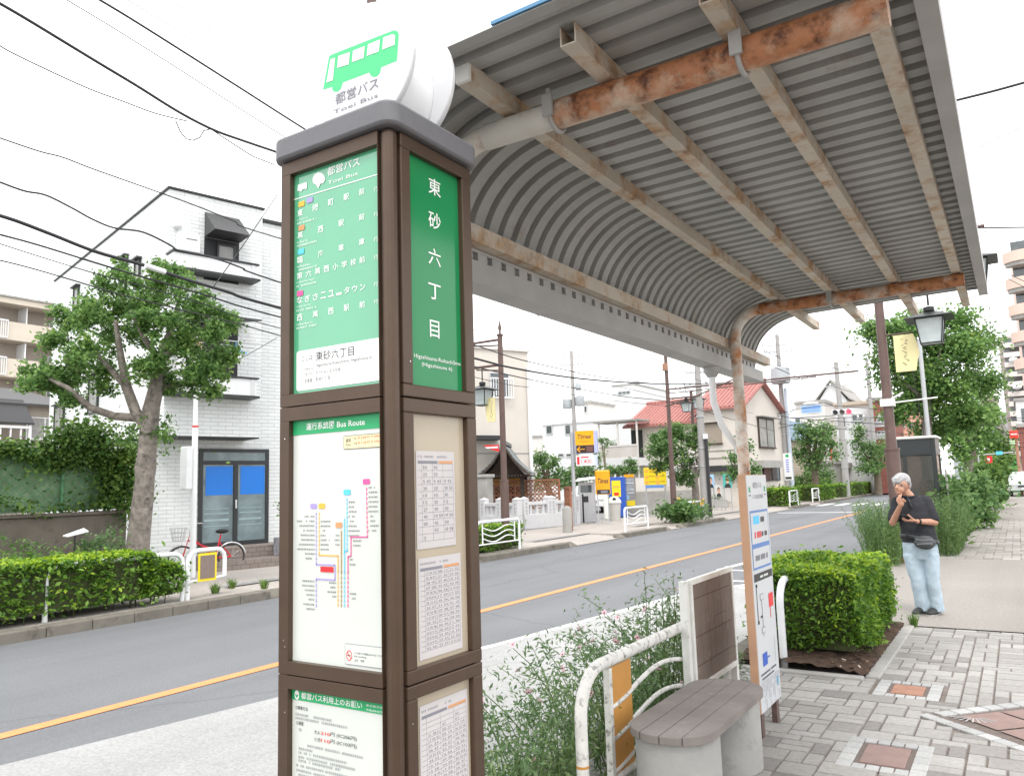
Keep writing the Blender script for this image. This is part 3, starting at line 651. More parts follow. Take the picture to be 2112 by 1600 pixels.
# rules of travel
p = pa[2]
rect('L', -1.776, -1.405, 1.047, 1.085, M['green_ink'], p, 'header_band', .0004)
ktext('都営バス利用上のお願い', z6(245,960), z6(748,1036), z6(0,905)[1], 'L', W_, p, YL-.001, bold=.012); ktext('東京都交通局', z6(780,1022), z6(944,1045), z6(0,1004)[1], 'L', W_, p, YL-.001); ktext('平成28年4月現在', z6(780,1060), z6(946,1085), z6(0,1040)[1], 'L', W_, p, YL-.001)
cx_, cz_ = kl(*z6(211,928)); b = MB(); flat(b, [(cx_+.0095*math.cos(2*math.pi*k/24), cz_+.0125*math.sin(2*math.pi*k/24)) for k in range(24)], YL-.0008); b.build('ginkgo_crest', W_, p, world=True)
b = MB(); flat(b, [(cx_,cz_-.009),(cx_+.007,cz_+.001),(cx_+.003,cz_+.002),(cx_,cz_-.002),(cx_-.003,cz_+.002),(cx_-.007,cz_+.001)], YL-.0012); b.build('ginkgo_crest', M['green_ink'], p, world=True)
for s, a, e, yt in (('○乗車方法', (198,1045), (298,1058), 1014), ('○運賃', (205,1172), (262,1180), 1140)): ktext(s, z6(*a), z6(*e), z6(0,yt)[1], 'L', I_, p, YL-.0006, bold=.006)
for ya, s1, s2, s3 in ((1253,'大人','210','円 (IC206円)'),(1313,'小児','110','円 (IC103円)')):
    ktext(s1, z6(350,ya-5), z6(402,ya+2), z6(0,ya-38)[1], 'L', I_, p, YL-.0006); ktext(s2, z6(406,ya+2), z6(482,ya+14), z6(0,ya-24)[1], 'L', M['red'], p, YL-.0006, bold=.008); ktext(s3, z6(486,ya+20), z6(702,ya+54), z6(0,ya-18)[1], 'L', I_, p, YL-.0006)
rws = []
for X0, X1, Y in ((198,500,1080),(198,625,1112),(225,250,1208),(295,755,1342),(210,340,1360),(222,620,1395),(222,690,1432),(222,570,1462),(205,770,1500),(205,660,1540),(222,640,1580)):
    a = kl(*z6(X0,Y)); e = kl(*z6(X1,Y)); rws.append((a[0], e[0], a[1]-.004, .0055))
bars('L', rws, M['inkgrey'], p, seed=5)
# side facing the pavement
p = pb[0]
zr4 = lambda X, Y: (560+X*.28754, 400+Y*.2875)
for c, y in zip('東砂六丁目', (385,454,529,599,677)):
    v = PX(896.5, y, XR); text(c, (XR, v.y, v.z-.028), (0,1,0), (0,0,1), .051 if c != '丁' else .047, W_, p, align='CENTER', width=.058 if c != '目' else .044, bold=.006)
ktext('Higashisuna-Rokuchōme', zr4(1022,1180), zr4(1355,1228), zr4(0,1140)[1], 'R', W_, p, XR); ktext('(Higashisuna 6)', zr4(1078,1240), zr4(1296,1276), zr4(0,1205)[1], 'R', W_, p, XR)
def timetable(p, quad_, rows_, nx, seed, head=True):
    """a paper sheet taped inside the panel: thin rules and the minutes of each hour"""
    V = [PX(*q, XR) for q in quad_]; y0 = sum(v.y for v in (V[0],V[3]))/2; y1 = sum(v.y for v in (V[1],V[2]))/2; z1 = (V[0].z+V[1].z)/2; z0 = (V[2].z+V[3].z)/2
    rect('R', y0, y1, z0, z1, M['paper'], p, 'timetable_sheet', .0006)
    b = MB(); n = len(rows_); zt = z1-.035; zb = z0+.02; h = (zt-zb)/n; m_ = .008
    def ln(a, c, d, e): b.add([(XR+.001, a, d), (XR+.001, c, d), (XR+.001, c, e), (XR+.001, a, e)], [(0,1,2,3)])
    for i in range(n+1): ln(y0+m_, y1-m_, zt-h*i, zt-h*i+.0008)
    for i in range(nx+1): ln(y0+m_+(y1-y0-2*m_)*(.1+.9*i/nx), y0+m_+(y1-y0-2*m_)*(.1+.9*i/nx)+.0007, zb, zt)
    b.build('table_rule', M['inkgrey'], p, world=True)
    rect('R', y0+m_, y0+(y1-y0)*.55, zt+.001, zt+.008, M['inkgrey'], p, 'table_head', .001); rect('R', y0+(y1-y0)*.58, y1-m_, zt+.001, zt+.008, M['c_salmon'], p, 'table_head', .001)
    cwid = (y1-y0-2*m_)*.9/nx
    for i, r_ in enumerate(rows_):
        for j, s in enumerate(r_):
            if s: text(s, (XR+.0012, y0+m_+(y1-y0-2*m_)*.1+cwid*(j+.12), zt-h*(i+.78)), (0,1,0), (0,0,1), h*.46, M['inkgrey'], p, width=min(cwid*.8, .0085*len(s)))
    rws = [(y0+m_, y0+m_+.07, z1-.018, .005), (y0+m_+.085, y0+m_+.13, z1-.018, .005)]
    bars('R', rws, M['inkgrey'], p, seed=seed, lift=.0011, cw=.006)
E1 = [('50','30',''),('25','25',''),('5 42','5 42','5 42'),('20','20','20 55'),('10','10','30'),('15','20','12'),('27','40','20'),('40','19 59','19 59'),('00','42','30'),('','50','18 58'),('2','','')]
g = random.Random(9)
def nums(n): return ' '.join('%02d' % x for x in sorted(g.sample(range(60), n)))
timetable(pb[1], [(857,929),(934,932),(942,1122),(860,1134)], E1, 3, 1)
timetable(pb[1], [(861,1148),(950,1143),(953,1340),(866,1357)], [(nums(g.choice((2,3,4))), nums(2), nums(g.choice((2,3)))) for _ in range(16)], 3, 2)
timetable(pb[2], [(865,1450),(963,1425),(968,1640),(868,1680)], [('','',''),('','',nums(1)),('',nums(1),nums(1))]+[(nums(g.choice((2,3,4))), nums(2), nums(g.choice((2,3)))) for _ in range(14)], 3, 3)
b = MB()
for q in [(588,1333),(588,1468),(585,1320),(588,905)]:
    v = PY(*q, KY0); b.tube([(v.x, KY0+.004, v.z), (v.x, KY0-.0012, v.z)], .0022, 8)
for q in [(846,745),(851,1492)]:
    v = PX(*q, KX1); b.tube([(KX1+.0012, v.y, v.z), (KX1-.004, v.y, v.z)], .0022, 8)
b.build('screw_head', M['chrome'], kio, world=True)
MB().bx(KX0-.03, KX1+.03, KY0-.03, KY1+.03, 0, .06).build('base_plinth', M['concrete'], kio, bevel=.01, world=True)
t = thing('street_pole', 'tall thin brown pole rising behind the round white sign', 'pole', (-2.42,2.62,0)); MB().tube([(0,0,-.15),(0,0,5.6)], .024, 14).build('shaft', M['brown_pole'], t, smooth=40); MB().lathe((0,0,0), [(.05,0),(.05,.06),(.03,.09)], 14).build('foot', M['brown_pole'], t)

# ================================================================== bus shelter
sh = thing('bus_shelter', 'bus shelter with a curved corrugated roof on rusty white pipe frames', 'bus shelter', (-1.854, 4.4, 0))
M['deck'] = mat('galvanised deck sheet', (.35,.355,.345), .55, .14, 2.2, metal=.1, bmp=.06, stain=((.27,.24,.20), 3, .62))
M['purlin'] = rustmat('purlin flaking paint', (.56,.51,.43), .42, 5, (.17,.075,.035), (.36,.22,.11))
M['pipe_clean'] = rustmat('off white pipe paint', (.68,.67,.61), .28, 6)
M['pipe_rust'] = rustmat('rusted pipe', (.64,.55,.44), .565, 3.4, (.10,.033,.013), (.37,.155,.07))
M['pipe_arm'] = rustmat('patchy rusted pipe', (.60,.55,.47), .57, 5, (.10,.032,.012), (.36,.15,.06))
M['pipe_half'] = rustmat('cream pipe with rust patches', (.72,.70,.64), .455, 3.2, (.17,.055,.016), (.46,.20,.075))
M['gutter'] = mat('grey gutter', (.36,.355,.345), .5, .12, 3, metal=.1)
path = [(-1.989,2.65),(-1.987,2.69)]
for k in range(13):
    a = R(180-90*k/12); path.append((-1.521+.462*math.cos(a), 2.702+.392*math.sin(a)))
path += [(-1.287,3.10),(-1.053,3.104),(-.585,3.112),(-.094,3.118)]
Y0, Y1 = 1.972, 7.35
def deck():
    prof = [(0,0),(.046,0),(.070,.005),(.087,.014),(.097,.031),(.109,.034)]; y = Y0; ys = []
    while y < Y1-.05:
        ys += [(y+a, h) for a, h in prof]; y += .117
    ys.append((y, 0)); V = []; n = len(ys)
    for i, (x, z) in enumerate(path):
        x0, z0 = path[max(i-1,0)]; x1, z1 = path[min(i+1,len(path)-1)]; L_ = math.hypot(x1-x0, z1-z0); nx, nz = -(z1-z0)/L_, (x1-x0)/L_
        V += [(x+nx*h, yy, z+nz*h) for yy, h in ys]
    b = MB(); b.add(V, [(i*n+j, i*n+j+1, (i+1)*n+j+1, (i+1)*n+j) for i in range(len(path)-1) for j in range(n-1)])
    return b
o = deck().build('roof_sheet', M['deck'], sh, world=True)
sm = o.modifiers.new('thickness', 'SOLIDIFY'); sm.thickness = .0025; sm.offset = 1
b = MB(); b.bx(-.135,-.07,Y0-.03,Y1+.02,3.053,3.059); b.bx(-.077,-.07,Y0-.03,Y1+.02,3.059,3.17); b.bx(-.135,-.129,Y0-.03,Y1+.02,3.059,3.10); b.build('edge_trim', M['gutter'], sh, world=True, bevel=.002)
MB().bar((-1.30,Y0+.008,3.109),(-.09,Y0+.008,3.129),.03,.012).build('blue_edge_flashing', plain('faded blue flashing', (.10,.25,.42), .5), sh, world=True)
def channel(b, x, y0, y1, zb, zt, w_=.058, t=.005):                # open C section along y
    b.bx(x-w_/2, x+w_/2, y0, y1, zb, zb+t); b.bx(x-w_/2, x-w_/2+t, y0, y1, zb+t, zt); b.bx(x+w_/2-t, x+w_/2, y0, y1, zb+t, zt)
for x, y0, y1 in ((-1.509,2.106,7.86),(-1.094,2.106,7.79),(-.6435,2.153,7.75),(-.24,2.363,7.66)):
    b = MB(); channel(b, x, y0, y1, 3.031, 3.099); b.build('purlin', M['purlin'], sh, world=True)
b = MB(); channel(b, -1.936, 2.106, 7.6, 2.691, 2.767, .064); b.build('purlin', M['purlin'], sh, world=True)
MB().bx(-1.538,-1.48,2.09,2.1055,3.031,3.099).build('purlin_end_cap', M['white_worn'], sh, world=True)
b = MB(); b.bx(-2.106,-1.96,Y0,7.51,2.533,2.538); b.bx(-1.965,-1.96,Y0,7.51,2.538,2.632); b.bx(-2.106,-2.101,Y0,7.51,2.538,2.74); b.bx(-2.101,-1.965,7.505,7.51,2.538,2.632); b.build('gutter', M['gutter'], sh, world=True)  # outer wall raised so the closure holes look into shade
b = MB(); b.bx(-1.986,-1.963,Y0,7.3,2.672,2.688)
for k in range(45): b.bx(-1.984,-1.965,Y0+.02+k*.117,Y0+.095+k*.117,2.634,2.673)
b.build('closure_strip', M['gutter'], sh, world=True); MB().bx(-1.9995,-1.9905,Y0,7.3,2.634,2.68).build('hole_shade_strip', M['dark'], sh, world=True)  # dark strip added behind the closure holes to stand for their shade
PXX, ZA = -1.854, 2.983                                            # post axis and arm height
def elbow(y):
    return [(PXX,y,2.60)]+[(PXX+.22*(1-math.cos(R(t))), y, ZA-.22+.22*math.sin(R(t))) for t in range(0,91,10)]
def flanged(y, near):
    c = elbow(y)
    b = MB(); b.tube([(PXX,y,0),(PXX,y,2.2)], .047, 20); b.tube([(PXX,y,2.19)]+c, .044, 20); b.build('post_pipe', M['pipe_half'], sh, smooth=40, world=True)
    if near:
        MB().tube([c[-1],(-1.32,y,ZA)], .05, 20).build('arm_pipe', M['pipe_clean'], sh, smooth=40, world=True)
        MB().tube([(-1.313,y,ZA),(-.193,y,ZA)], .054, 20).build('arm_pipe', M['pipe_rust'], sh, smooth=40, world=True)
    else: MB().tube([c[-1],(-.193,y,ZA)], .048, 20).build('arm_pipe', M['pipe_arm'], sh, smooth=40, world=True)
    for x in (-1.316,-.626) if near else (-1.094,):
        b = MB(); b.tube([(x,y-.061,ZA+.075)]+[(x, y+.0625*math.cos(R(180+t)), ZA+.0625*math.sin(R(180+t))) for t in range(0,181,20)]+[(x,y+.061,ZA+.075)], .009, 8)
        b.bx(x-.02,x+.02,y-.076,y-.064,ZA-.03,ZA+.05); b.build('pipe_clamp', M['gutter'], sh, smooth=40, world=True)
    MB().cyl((PXX,y), .095, 0, .02, 20).build('base_flange', M['pipe_rust'], sh, world=True)
flanged(2.42, True); flanged(6.32, False)
b = MB(); b.tube([(-2.03,6.2,2.533),(-2.03,6.2,2.25),(-2.0,6.28,2.06),(-1.93,6.40,1.90),(-1.905,6.44,1.80),(-1.905,6.44,.05)], .028, 14); b.build('downpipe', M['white'], sh, smooth=40, world=True)
MB().lathe((-2.03,6.2,2.45), [(.037,0),(.065,.045),(.065,.083)], 14).build('downpipe_hopper', M['gutter'], sh, world=True)

# ================================================================== notice board on the shelter post
nb = thing('information_board', 'tall narrow white bus notice board on brown legs beside the rusty shelter post', 'notice board', (-1.515,5.34,0))
M['board_face'] = mat('notice board face', (.60,.62,.64), .35, .04, 4); M['peach'] = rustmat('faded orange board side', (.62,.36,.22), .22, 6)
MB().bx(-1.545,-1.4915,5.10,5.58,.15,1.645).build('board_box', M['peach'], nb, bevel=.004, world=True)
BX = -1.488; MB().bx(-1.4915,BX,5.104,5.576,.154,1.641).build('board_face', M['board_face'], nb, world=True); bf = nb.children[-1]
for y in (5.16, 5.52): MB().bx(-1.535,-1.50,y-.03,y+.03,0,.152).build('leg', M['brown_pole'], nb, world=True)
def nrect(y0, y1, z0, z1, m, name, l=.0015): MB().add([(BX+l,y0,z0),(BX+l,y1,z0),(BX+l,y1,z1),(BX+l,y0,z1)], [(0,1,2,3)]).build(name, m, nb, world=True)
def ntext(s, y, z, h, m, w_=None, al='CENTER', l=.0025): text(s, (BX+l,y,z), (0,1,0), (0,0,1), h, m, nb, align=al, width=w_)
M['board_blue'] = plain('board blue', (.10,.22,.52), .4)
ntext('都営バス', 5.34, 1.555, .04, M['inkgrey'], .2); ntext('バス接近情報', 5.34, 1.485, .028, M['inkgrey'], .26)
for y in (5.16, 5.52): nrect(y-.018, y+.018, 1.53, 1.565, M['green_ink'], 'ginkgo_crest'); nrect(y-.02, y+.02, 1.505, 1.515, M['inkgrey'], 'crest_rule')
nrect(5.13,5.55,1.03,1.41,M['board_blue'],'blue_frame'); nrect(5.14,5.54,1.195,1.395,M['board_face'],'blue_frame',.002); nrect(5.14,5.54,1.045,1.165,M['board_face'],'blue_frame',.002)
nrect(5.19,5.33,1.32,1.375,M['c_blue'],'blue_tag',.003); bars_ = []
def nbars(rows_, m, seed, vert=False, cw=.013):
    g = random.Random(seed); b = MB()
    for a0, a1, c, h in rows_:
        u = a0
        while u < a1-.003:
            e = min(u+cw*g.uniform(.6,1.2), a1)
            if g.random() > .12:
                q = [(c,-u),(c+h*g.uniform(.6,1),-u),(c+h*g.uniform(.6,1),-e),(c,-e)] if vert else [(u,c),(e,c),(e,c+h),(u,c+h)]
                b.add([(BX+.003, a, (d if not vert else d)) for a, d in q], [(0,1,2,3)])
            u = e+cw*.25
    return b.build('print_line', m, nb, world=True)
nbars([(5.36,5.45,1.328,.035)], I_, 1, cw=.02); nbars([(5.2,5.36,1.23,.04)], M['red'], 2, cw=.024); nbars([(5.37,5.5,1.235,.03)], I_, 3, cw=.02); nbars([(5.17,5.5,1.085,.035)], M['inkgrey'], 4, cw=.018)
nrect(5.13,5.56,.955,1.005,M['dark'],'title_band')
nbars([(5.26,5.45,.972,.014)], W_, 5, cw=.012)
for y0, y1, z0, z1, m in ((5.155,5.168,.70,.94,'dark'),(5.15,5.185,.69,.71,'dark'),(5.15,5.185,.92,.94,'dark'),(5.26,5.267,.60,.83,'dark'),(5.22,5.265,.72,.735,'dark'),(5.5,5.505,.40,.56,'inkgrey'),(5.43,5.54,.76,.85,'red'),(5.45,5.465,.69,.76,'red'),(5.2,5.31,.42,.50,'blue'),(5.31,5.37,.455,.465,'blue'),(5.23,5.31,.83,.87,'inkgrey'),(5.23,5.31,.62,.66,'inkgrey')):
    nrect(y0,y1,z0,z1,M[m],'map_mark')
nrect(5.235,5.305,.834,.866,M['board_face'],'map_mark',.0022); nrect(5.235,5.305,.624,.656,M['board_face'],'map_mark',.0022)
nbars([(5.14,5.5,.372,.01),(5.14,5.44,.345,.01)], I_, 8, cw=.02)
nbars([(-.335,-.335+.1*(1+k % 3)*.55+.02, 5.15+k*.035, .008) for k in range(12)], M['inkgrey'], 9, True)
nrect(5.50,5.53,.245,.30,M['c_blue'],'blue_tag')
y_ = thing('warning_sticker', 'narrow yellow sticker with a red curve on the rusty shelter post', 'sticker', (PXX,6.27,.92))
def wrap(a0, a1, z0, z1, r, m, nm):
    b = MB(); n = 8; q = lambda k: R(a0+(a1-a0)*k/(n-1)); b.add([(PXX+r*math.sin(q(k)), 6.32-r*math.cos(q(k)), z) for z in (z0,z1) for k in range(n)], [(k,k+1,n+k+1,n+k) for k in range(n-1)]); b.build(nm, m, y_, world=True)
wrap(-60, 30, .92, 1.25, .0485, M['yellow'], 'sheet'); wrap(-5, 16, 1.0, 1.16, .0493, M['red'], 'red_mark'); wrap(-50, -10, 1.205, 1.24, .0493, M['dark'], 'black_print'); wrap(-15, 20, .935, .955, .0493, M['dark'], 'black_print')

# ================================================================== guard rail, bench, board
gr_ = thing('guard_rail', 'peeling white pipe guard rail with an orange plate behind the bench', 'guard rail', (-1.9,4.6,0))
b = MB(); b.tube([(-1.9,3.49,-.05),(-1.9,3.49,.44)]+[(-1.9, 3.49+.22*(1-math.cos(R(t))), .48+.215*math.sin(R(t))) for t in range(0,91,15)]+[(-1.9,5.52,.695)]+[(-1.9, 5.52+.2*math.sin(R(t)), .495+.2*math.cos(R(t))) for t in range(15,91,15)]+[(-1.9,5.72,-.05)], .031, 16)
b.build('hoop_pipe', M['rail_dirty'], gr_, smooth=40, world=True)
b = MB()
b.bar((-1.9,3.80,.10),(-1.9,3.80,.66),.035,.035); b.bar((-1.9,5.45,.10),(-1.9,5.45,.66),.035,.035); b.tube([(-1.9,3.5,.10),(-1.9,5.71,.10)], .02, 10)
for k, z0 in enumerate((.50,.34,.18)):
    b.tube([(-1.9, 3.8+1.65*i/40, z0-.045*math.cos(i/40*math.pi*2*1.15+.1)*1.0) for i in range(41)], .013, 8)
b.build('wave_bar', M['rail_dirty'], gr_, smooth=40, world=True)
M['orange_plate'] = mat('faded orange plate', (.52,.25,.055), .5, .08, 5, stain=((.40,.22,.09), 8, .6))
MB().bx(-1.908,-1.896,3.83,4.08,.08,.655).build('orange_plate', M['orange_plate'], gr_, world=True)
MB().tube([(-1.9,3.49,.26),(-1.9,3.49,.272)], .0322, 16).build('orange_band', M['orange_plate'], gr_, world=True)
nbd = thing('map_board', 'old white framed board with a brown panel fixed on the guard rail behind the bench', 'board', (-1.86,5.3,0))
for y in (4.84,5.76): MB().bar((-1.855,y,.06),(-1.855,y,.985),.05,.05).build('board_leg', M['white_worn'], nbd, world=True, bevel=.004)
b = MB(); b.bx(-1.85,-1.815,4.868,5.735,.955,.99); b.bx(-1.85,-1.815,4.868,5.735,.30,.335); b.bx(-1.85,-1.815,4.868,4.90,.336,.954); b.bx(-1.85,-1.815,5.70,5.735,.336,.954); b.build('board_frame', M['white_worn'], nbd, world=True, bevel=.003)
M['old_panel'] = mat('faded brown board', (.19,.15,.125), .8, .15, 3, stain=((.26,.22,.19), 7, .55)); M['old_print'] = plain('faded print', (.10,.055,.04), .8)
MB().bx(-1.84,-1.826,4.898,5.702,.334,.956).build('panel', M['old_panel'], nbd, world=True)
b = MB()
def q_(y0, y1, z0, z1): b.add([(-1.8255,y0,z0),(-1.8255,y1,z0),(-1.8255,y1,z1),(-1.8255,y0,z1)], [(0,1,2,3)])
for z in (.86,.62,.44): q_(4.93,5.66,z,z+.007)
q_(5.19,5.197,.36,.93); q_(5.3,5.305,.44,.86); q_(5.45,5.455,.62,.93); q_(5.05,5.054,.44,.62); q_(5.55,5.554,.36,.86); q_(5.3,5.55,.70,.704)
gg = random.Random(4)
for k in range(26):
    y = 4.94+k*.028
    q_(y, y+.003, gg.uniform(.46,.52), gg.uniform(.56,.84))
b.build('faded_print', M['old_print'], nbd, world=True)
be = thing('bench', 'bench with a rounded weathered plank seat on two concrete drums', 'bench', (-1.55,4.2,0))
full = seat_poly(-1.765,-1.335,3.60,4.80,.20)
def clip(P, x0, x1):
    out = []
    for lim, sg in ((x0, 1), (x1, -1)):
        out = []; n = len(P)
        for i in range(n):
            a, c = P[i], P[(i+1) % n]; ia, ic = sg*(a[0]-lim) >= 0, sg*(c[0]-lim) >= 0
            if ia: out.append(a)
            if ia != ic: t_ = (lim-a[0])/(c[0]-a[0]); out.append((lim, a[1]+(c[1]-a[1])*t_))
        P = out
    return P
for x0, x1 in ((-1.765,-1.656),(-1.652,-1.549),(-1.545,-1.442),(-1.438,-1.335)):
    MB().prism(clip(full, x0, x1), .385, .425).build('seat_plank', M['wood'], be, world=True, bevel=.004)
M['drum'] = mat('cast concrete drum', (.34,.335,.32), .85, .12, 4, bmp=.25, bscale=40, stain=((.24,.23,.21), 5, .6))
for ya, yb in ((3.63,4.06),(4.37,4.76)): MB().prism(seat_poly(-1.75,-1.35,ya,yb,.19), 0, .384).build('leg', M['drum'], be, world=True, smooth=40, bevel=.008)
ho = thing('pipe_hoop', 'curved white pipe standing in the soil at the clipped hedge front', 'guard rail', (-1.86,7.4,0))
MB().tube([(-1.86,7.14,-.05),(-1.86,7.14,.5)]+[(-1.86,7.14+.21*(1-math.cos(R(t))),.50+.21*math.sin(R(t))) for t in range(0,91,15)]+[(-1.86,9.0,.71)], .032, 16).build('pipe', M['white'], ho, smooth=40, world=True)

# ================================================================== near plants
def hedge(name, label, x0, x1, y0, y1, z0, z1, n, seed, size, newn=0, loc=None, amp=.05, cat='hedge', group=None, m='hedge', m2='hedge_new'):
    t = thing(name, label, cat, ((x0+x1)/2, (y0+y1)/2, 0), 0, group)
    P = box_pts(x0, x1, y0, y1, z0, z1, n, seed, amp, min(.09, (z1-z0)*.12)); q_r = np.random.default_rng(seed+9); c0 = np.array([(x0+x1)/2,(y0+y1)/2,(z0+z1)/2]); P += (P-c0)/np.array([x1-x0,y1-y0,z1-z0])*(np.where(q_r.random(len(P)) < .12, np.minimum(q_r.exponential(size*.7, len(P)), size*1.6), 0))[:,None]*2; P[:,2] = np.maximum(P[:,2], .03); leaves('foliage', P, size, M[m], t, seed, 2.0, .5)
    if newn:
        P = box_pts(x0, x1, y0, y1, z0, z1, newn, seed+50, amp, .02); P = P[(P[:,2] > z1-.09) | (np.random.default_rng(seed).uniform(size=len(P)) < .10)]; leaves('new_shoots', P+[0,0,.02], size*.95, M[m2], t, seed+1, 2.3, .9)
    b = MB(); ins = .12; gx, gy = 14, 14; g = random.Random(seed)
    b.bx(x0+ins, x1-ins, y0+ins, y1-ins, z0, z1-ins)
    for k in range(max(6, int((x1-x0)*(y1-y0)*12))):
        x, y = g.uniform(x0+.12,x1-.12), g.uniform(y0+.12,y1-.12); b.tube([(x,y,-.02),(x+g.uniform(-.05,.05),y+g.uniform(-.05,.05),z0+.25)], .008, 5)
    b.build('twigs', M['twig'], t, world=True); return t
hedge('clipped_hedge', 'boxy bright green clipped hedge in the near planting bed', -2.25,-1.22,7.34,9.30,.10,.79, 24000, 11, .050, 10000, amp=.055)
fs = thing('flowering_shrub', 'sprawling loose shrub with pale pink flowers beside the guard rail', 'shrub', (-2.25,4.6,0))
g = np.random.default_rng(21); st = MB(); LP = []; FP = []
for k in range(215):
    y0 = g.uniform(3.2,6.6); x0 = g.uniform(-2.3,-2.02); a = g.uniform(0,6.28); hi = g.uniform(.4,1.0)*(.72+.25*math.sin((y0-3.2)/3.4*math.pi)+(.30 if 5.0 < y0 < 5.8 and k % 3 == 0 else .05)); out = g.uniform(.05,.62)
    if y0 > 5.8: hi *= .6; out *= .5
    dx, dy = math.cos(a)*out, math.sin(a)*out*.9
    if dx > .06: dx *= .25
    if dx < 0: dx *= 1.25
    pts = [(x0+dx*t, y0+dy*t, hi*(t*1.25-.35*t*t*(1+out))) for t in (0,.25,.5,.75,1)]
    pts = [(x, y, max(z, .05+.02*i)-.02) for i, (x, y, z) in enumerate(pts)]; st.tube(pts, [.005,.004,.0034,.0028,.002], 4, caps=False)
    pv = np.array(pts)
    for t in np.linspace(.12,1,int(12+out*12)):
        i = min(3, int(t*4)); q = pv[i]+(pv[i+1]-pv[i])*(t*4-i); m = int(g.integers(3,7)); LP.append(q+g.normal(size=(m,3))*.045)
    if g.random() < .15: FP.append(pv[-1]+[0,0,.02])
    if g.random() < .04: FP.append(pv[3]+[g.uniform(-.05,.05),0,.05])
st.build('stems', M['stem'], fs, world=True)
leaves('foliage', np.concatenate(LP), .041, M['shrub'], fs, 4, 3.2, .2)
def flower():
    b = MB()
    for k in range(5):
        a = R(72*k); c, s = math.cos(a), math.sin(a)
        P = [(.004,0,0),(.016,-.011,.006),(.030,-.008,.009),(.033,.002,.008),(.027,.012,.010),(.014,.011,.007)]
        b.add([(x*c-y*s, x*s+y*c, z) for x, y, z in P], [(0,1,2,3,4,5)])
    b.lathe((0,0,0), [(.006,0),(.008,.004),(.003,.012)], 6, 1); return b
f0 = flower().build('flower', [M['petal'], M['petal_heart']], fs)
for i, q in enumerate(FP[:58]):
    f = f0 if i == 0 else f0.copy()
    if i: COL.objects.link(f); f.parent = fs
    q = Vector(q)-Vector((-2.25,4.6,0)); f.location = q; f.rotation_euler = (g.uniform(.2,1.3), g.uniform(-.7,.5), g.uniform(0,6.28)); f.scale = (g.uniform(.5,.95),)*3
# ================================================================== builders for the far side
M['tile_white'] = brickmat('white wall tile', (.75,.775,.77), (.71,.735,.73), (.53,.55,.55), .34, .088, .007, .35, .6, vary=.04)
M['tile_plain'] = mat('white panel', (.70,.71,.72), .45, .04, 3)
M['alu_dark'] = plain('dark aluminium', (.03,.032,.034), .4)
M['alu'] = plain('aluminium', (.55,.56,.56), .35, metal=.4)
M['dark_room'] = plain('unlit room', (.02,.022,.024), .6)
def window(t, x0, x1, z0, z1, y=0, fr='alu', pane='glass', cols=2, dep=.05, sill=False, along='x', fw=.045):
    """one window: frame with a mullion (part) and its pane (sub-part), proud of the wall plane"""
    P = (lambda b, a, c, d, e, f, g: b.bx(a, c, d, e, f, g)) if along == 'x' else (lambda b, a, c, d, e, f, g: b.bx(d, e, a, c, f, g))
    lo, hi = (y-dep, y+.02)
    b = MB()
    P(b, x0, x1, lo, hi, z1-fw, z1); P(b, x0, x1, lo, hi, z0, z0+fw)
    for k in range(cols+1):
        x = x0+(x1-x0-fw)*k/cols; P(b, x, x+fw, lo+.002, hi, z0+fw, z1-fw)
    f = b.build('window', M[fr], t); b = MB(); P(b, x0+.02, x1-.02, lo+.03, hi-.005, z0+.02, z1-.02); b.build('pane', M[pane], f)
    if sill: b = MB(); P(b, x0-.05, x1+.05, lo-.06, hi, z0-.06, z0-.002); b.build('sill', M[fr], f)
    return f
def railing(t, x0, x1, y, z0, z1, m, n, name='railing', along='x', th=.02):
    b = MB(); A = (lambda x, z: (x, y, z)) if along == 'x' else (lambda x, z: (y, x, z))
    b.bar(A(x0,z1), A(x1,z1), th*2, th*2); b.bar(A(x0,z0), A(x1,z0), th*1.5, th*1.5)
    for k in range(n+1):
        x = x0+(x1-x0)*k/n; b.bar(A(x,z0), A(x,z1), th, th)
    return b.build(name, m, t)
# ---------------------------------------------------------------- white tiled house
fr = Frame((-15.35,9.99), R(76)); O = (-15.35,9.99,0)
wb = thing('tiled_house', 'white tiled three storey house with balconies and a glazed shop door', 'building', O, R(76))
H = 8.45
b = MB(); b.bx(0,2.2,0,9.9,2.93,H); b.bx(2.2,7.5,.8,9.9,0,H); b.bx(0,2.2,.8,9.9,0,2.93); b.build('wall', M['tile_white'], wb)
b = MB(); b.bx(-.04,2.25,-.04,9.94,H,H+.055); b.bx(2.25,7.6,.74,9.95,H,H+.09); b.build('roof', M['alu_dark'], wb, bevel=.01)
MB().bx(.02,2.18,.02,.79,2.90,2.93).build('soffit', M['dark'], wb)
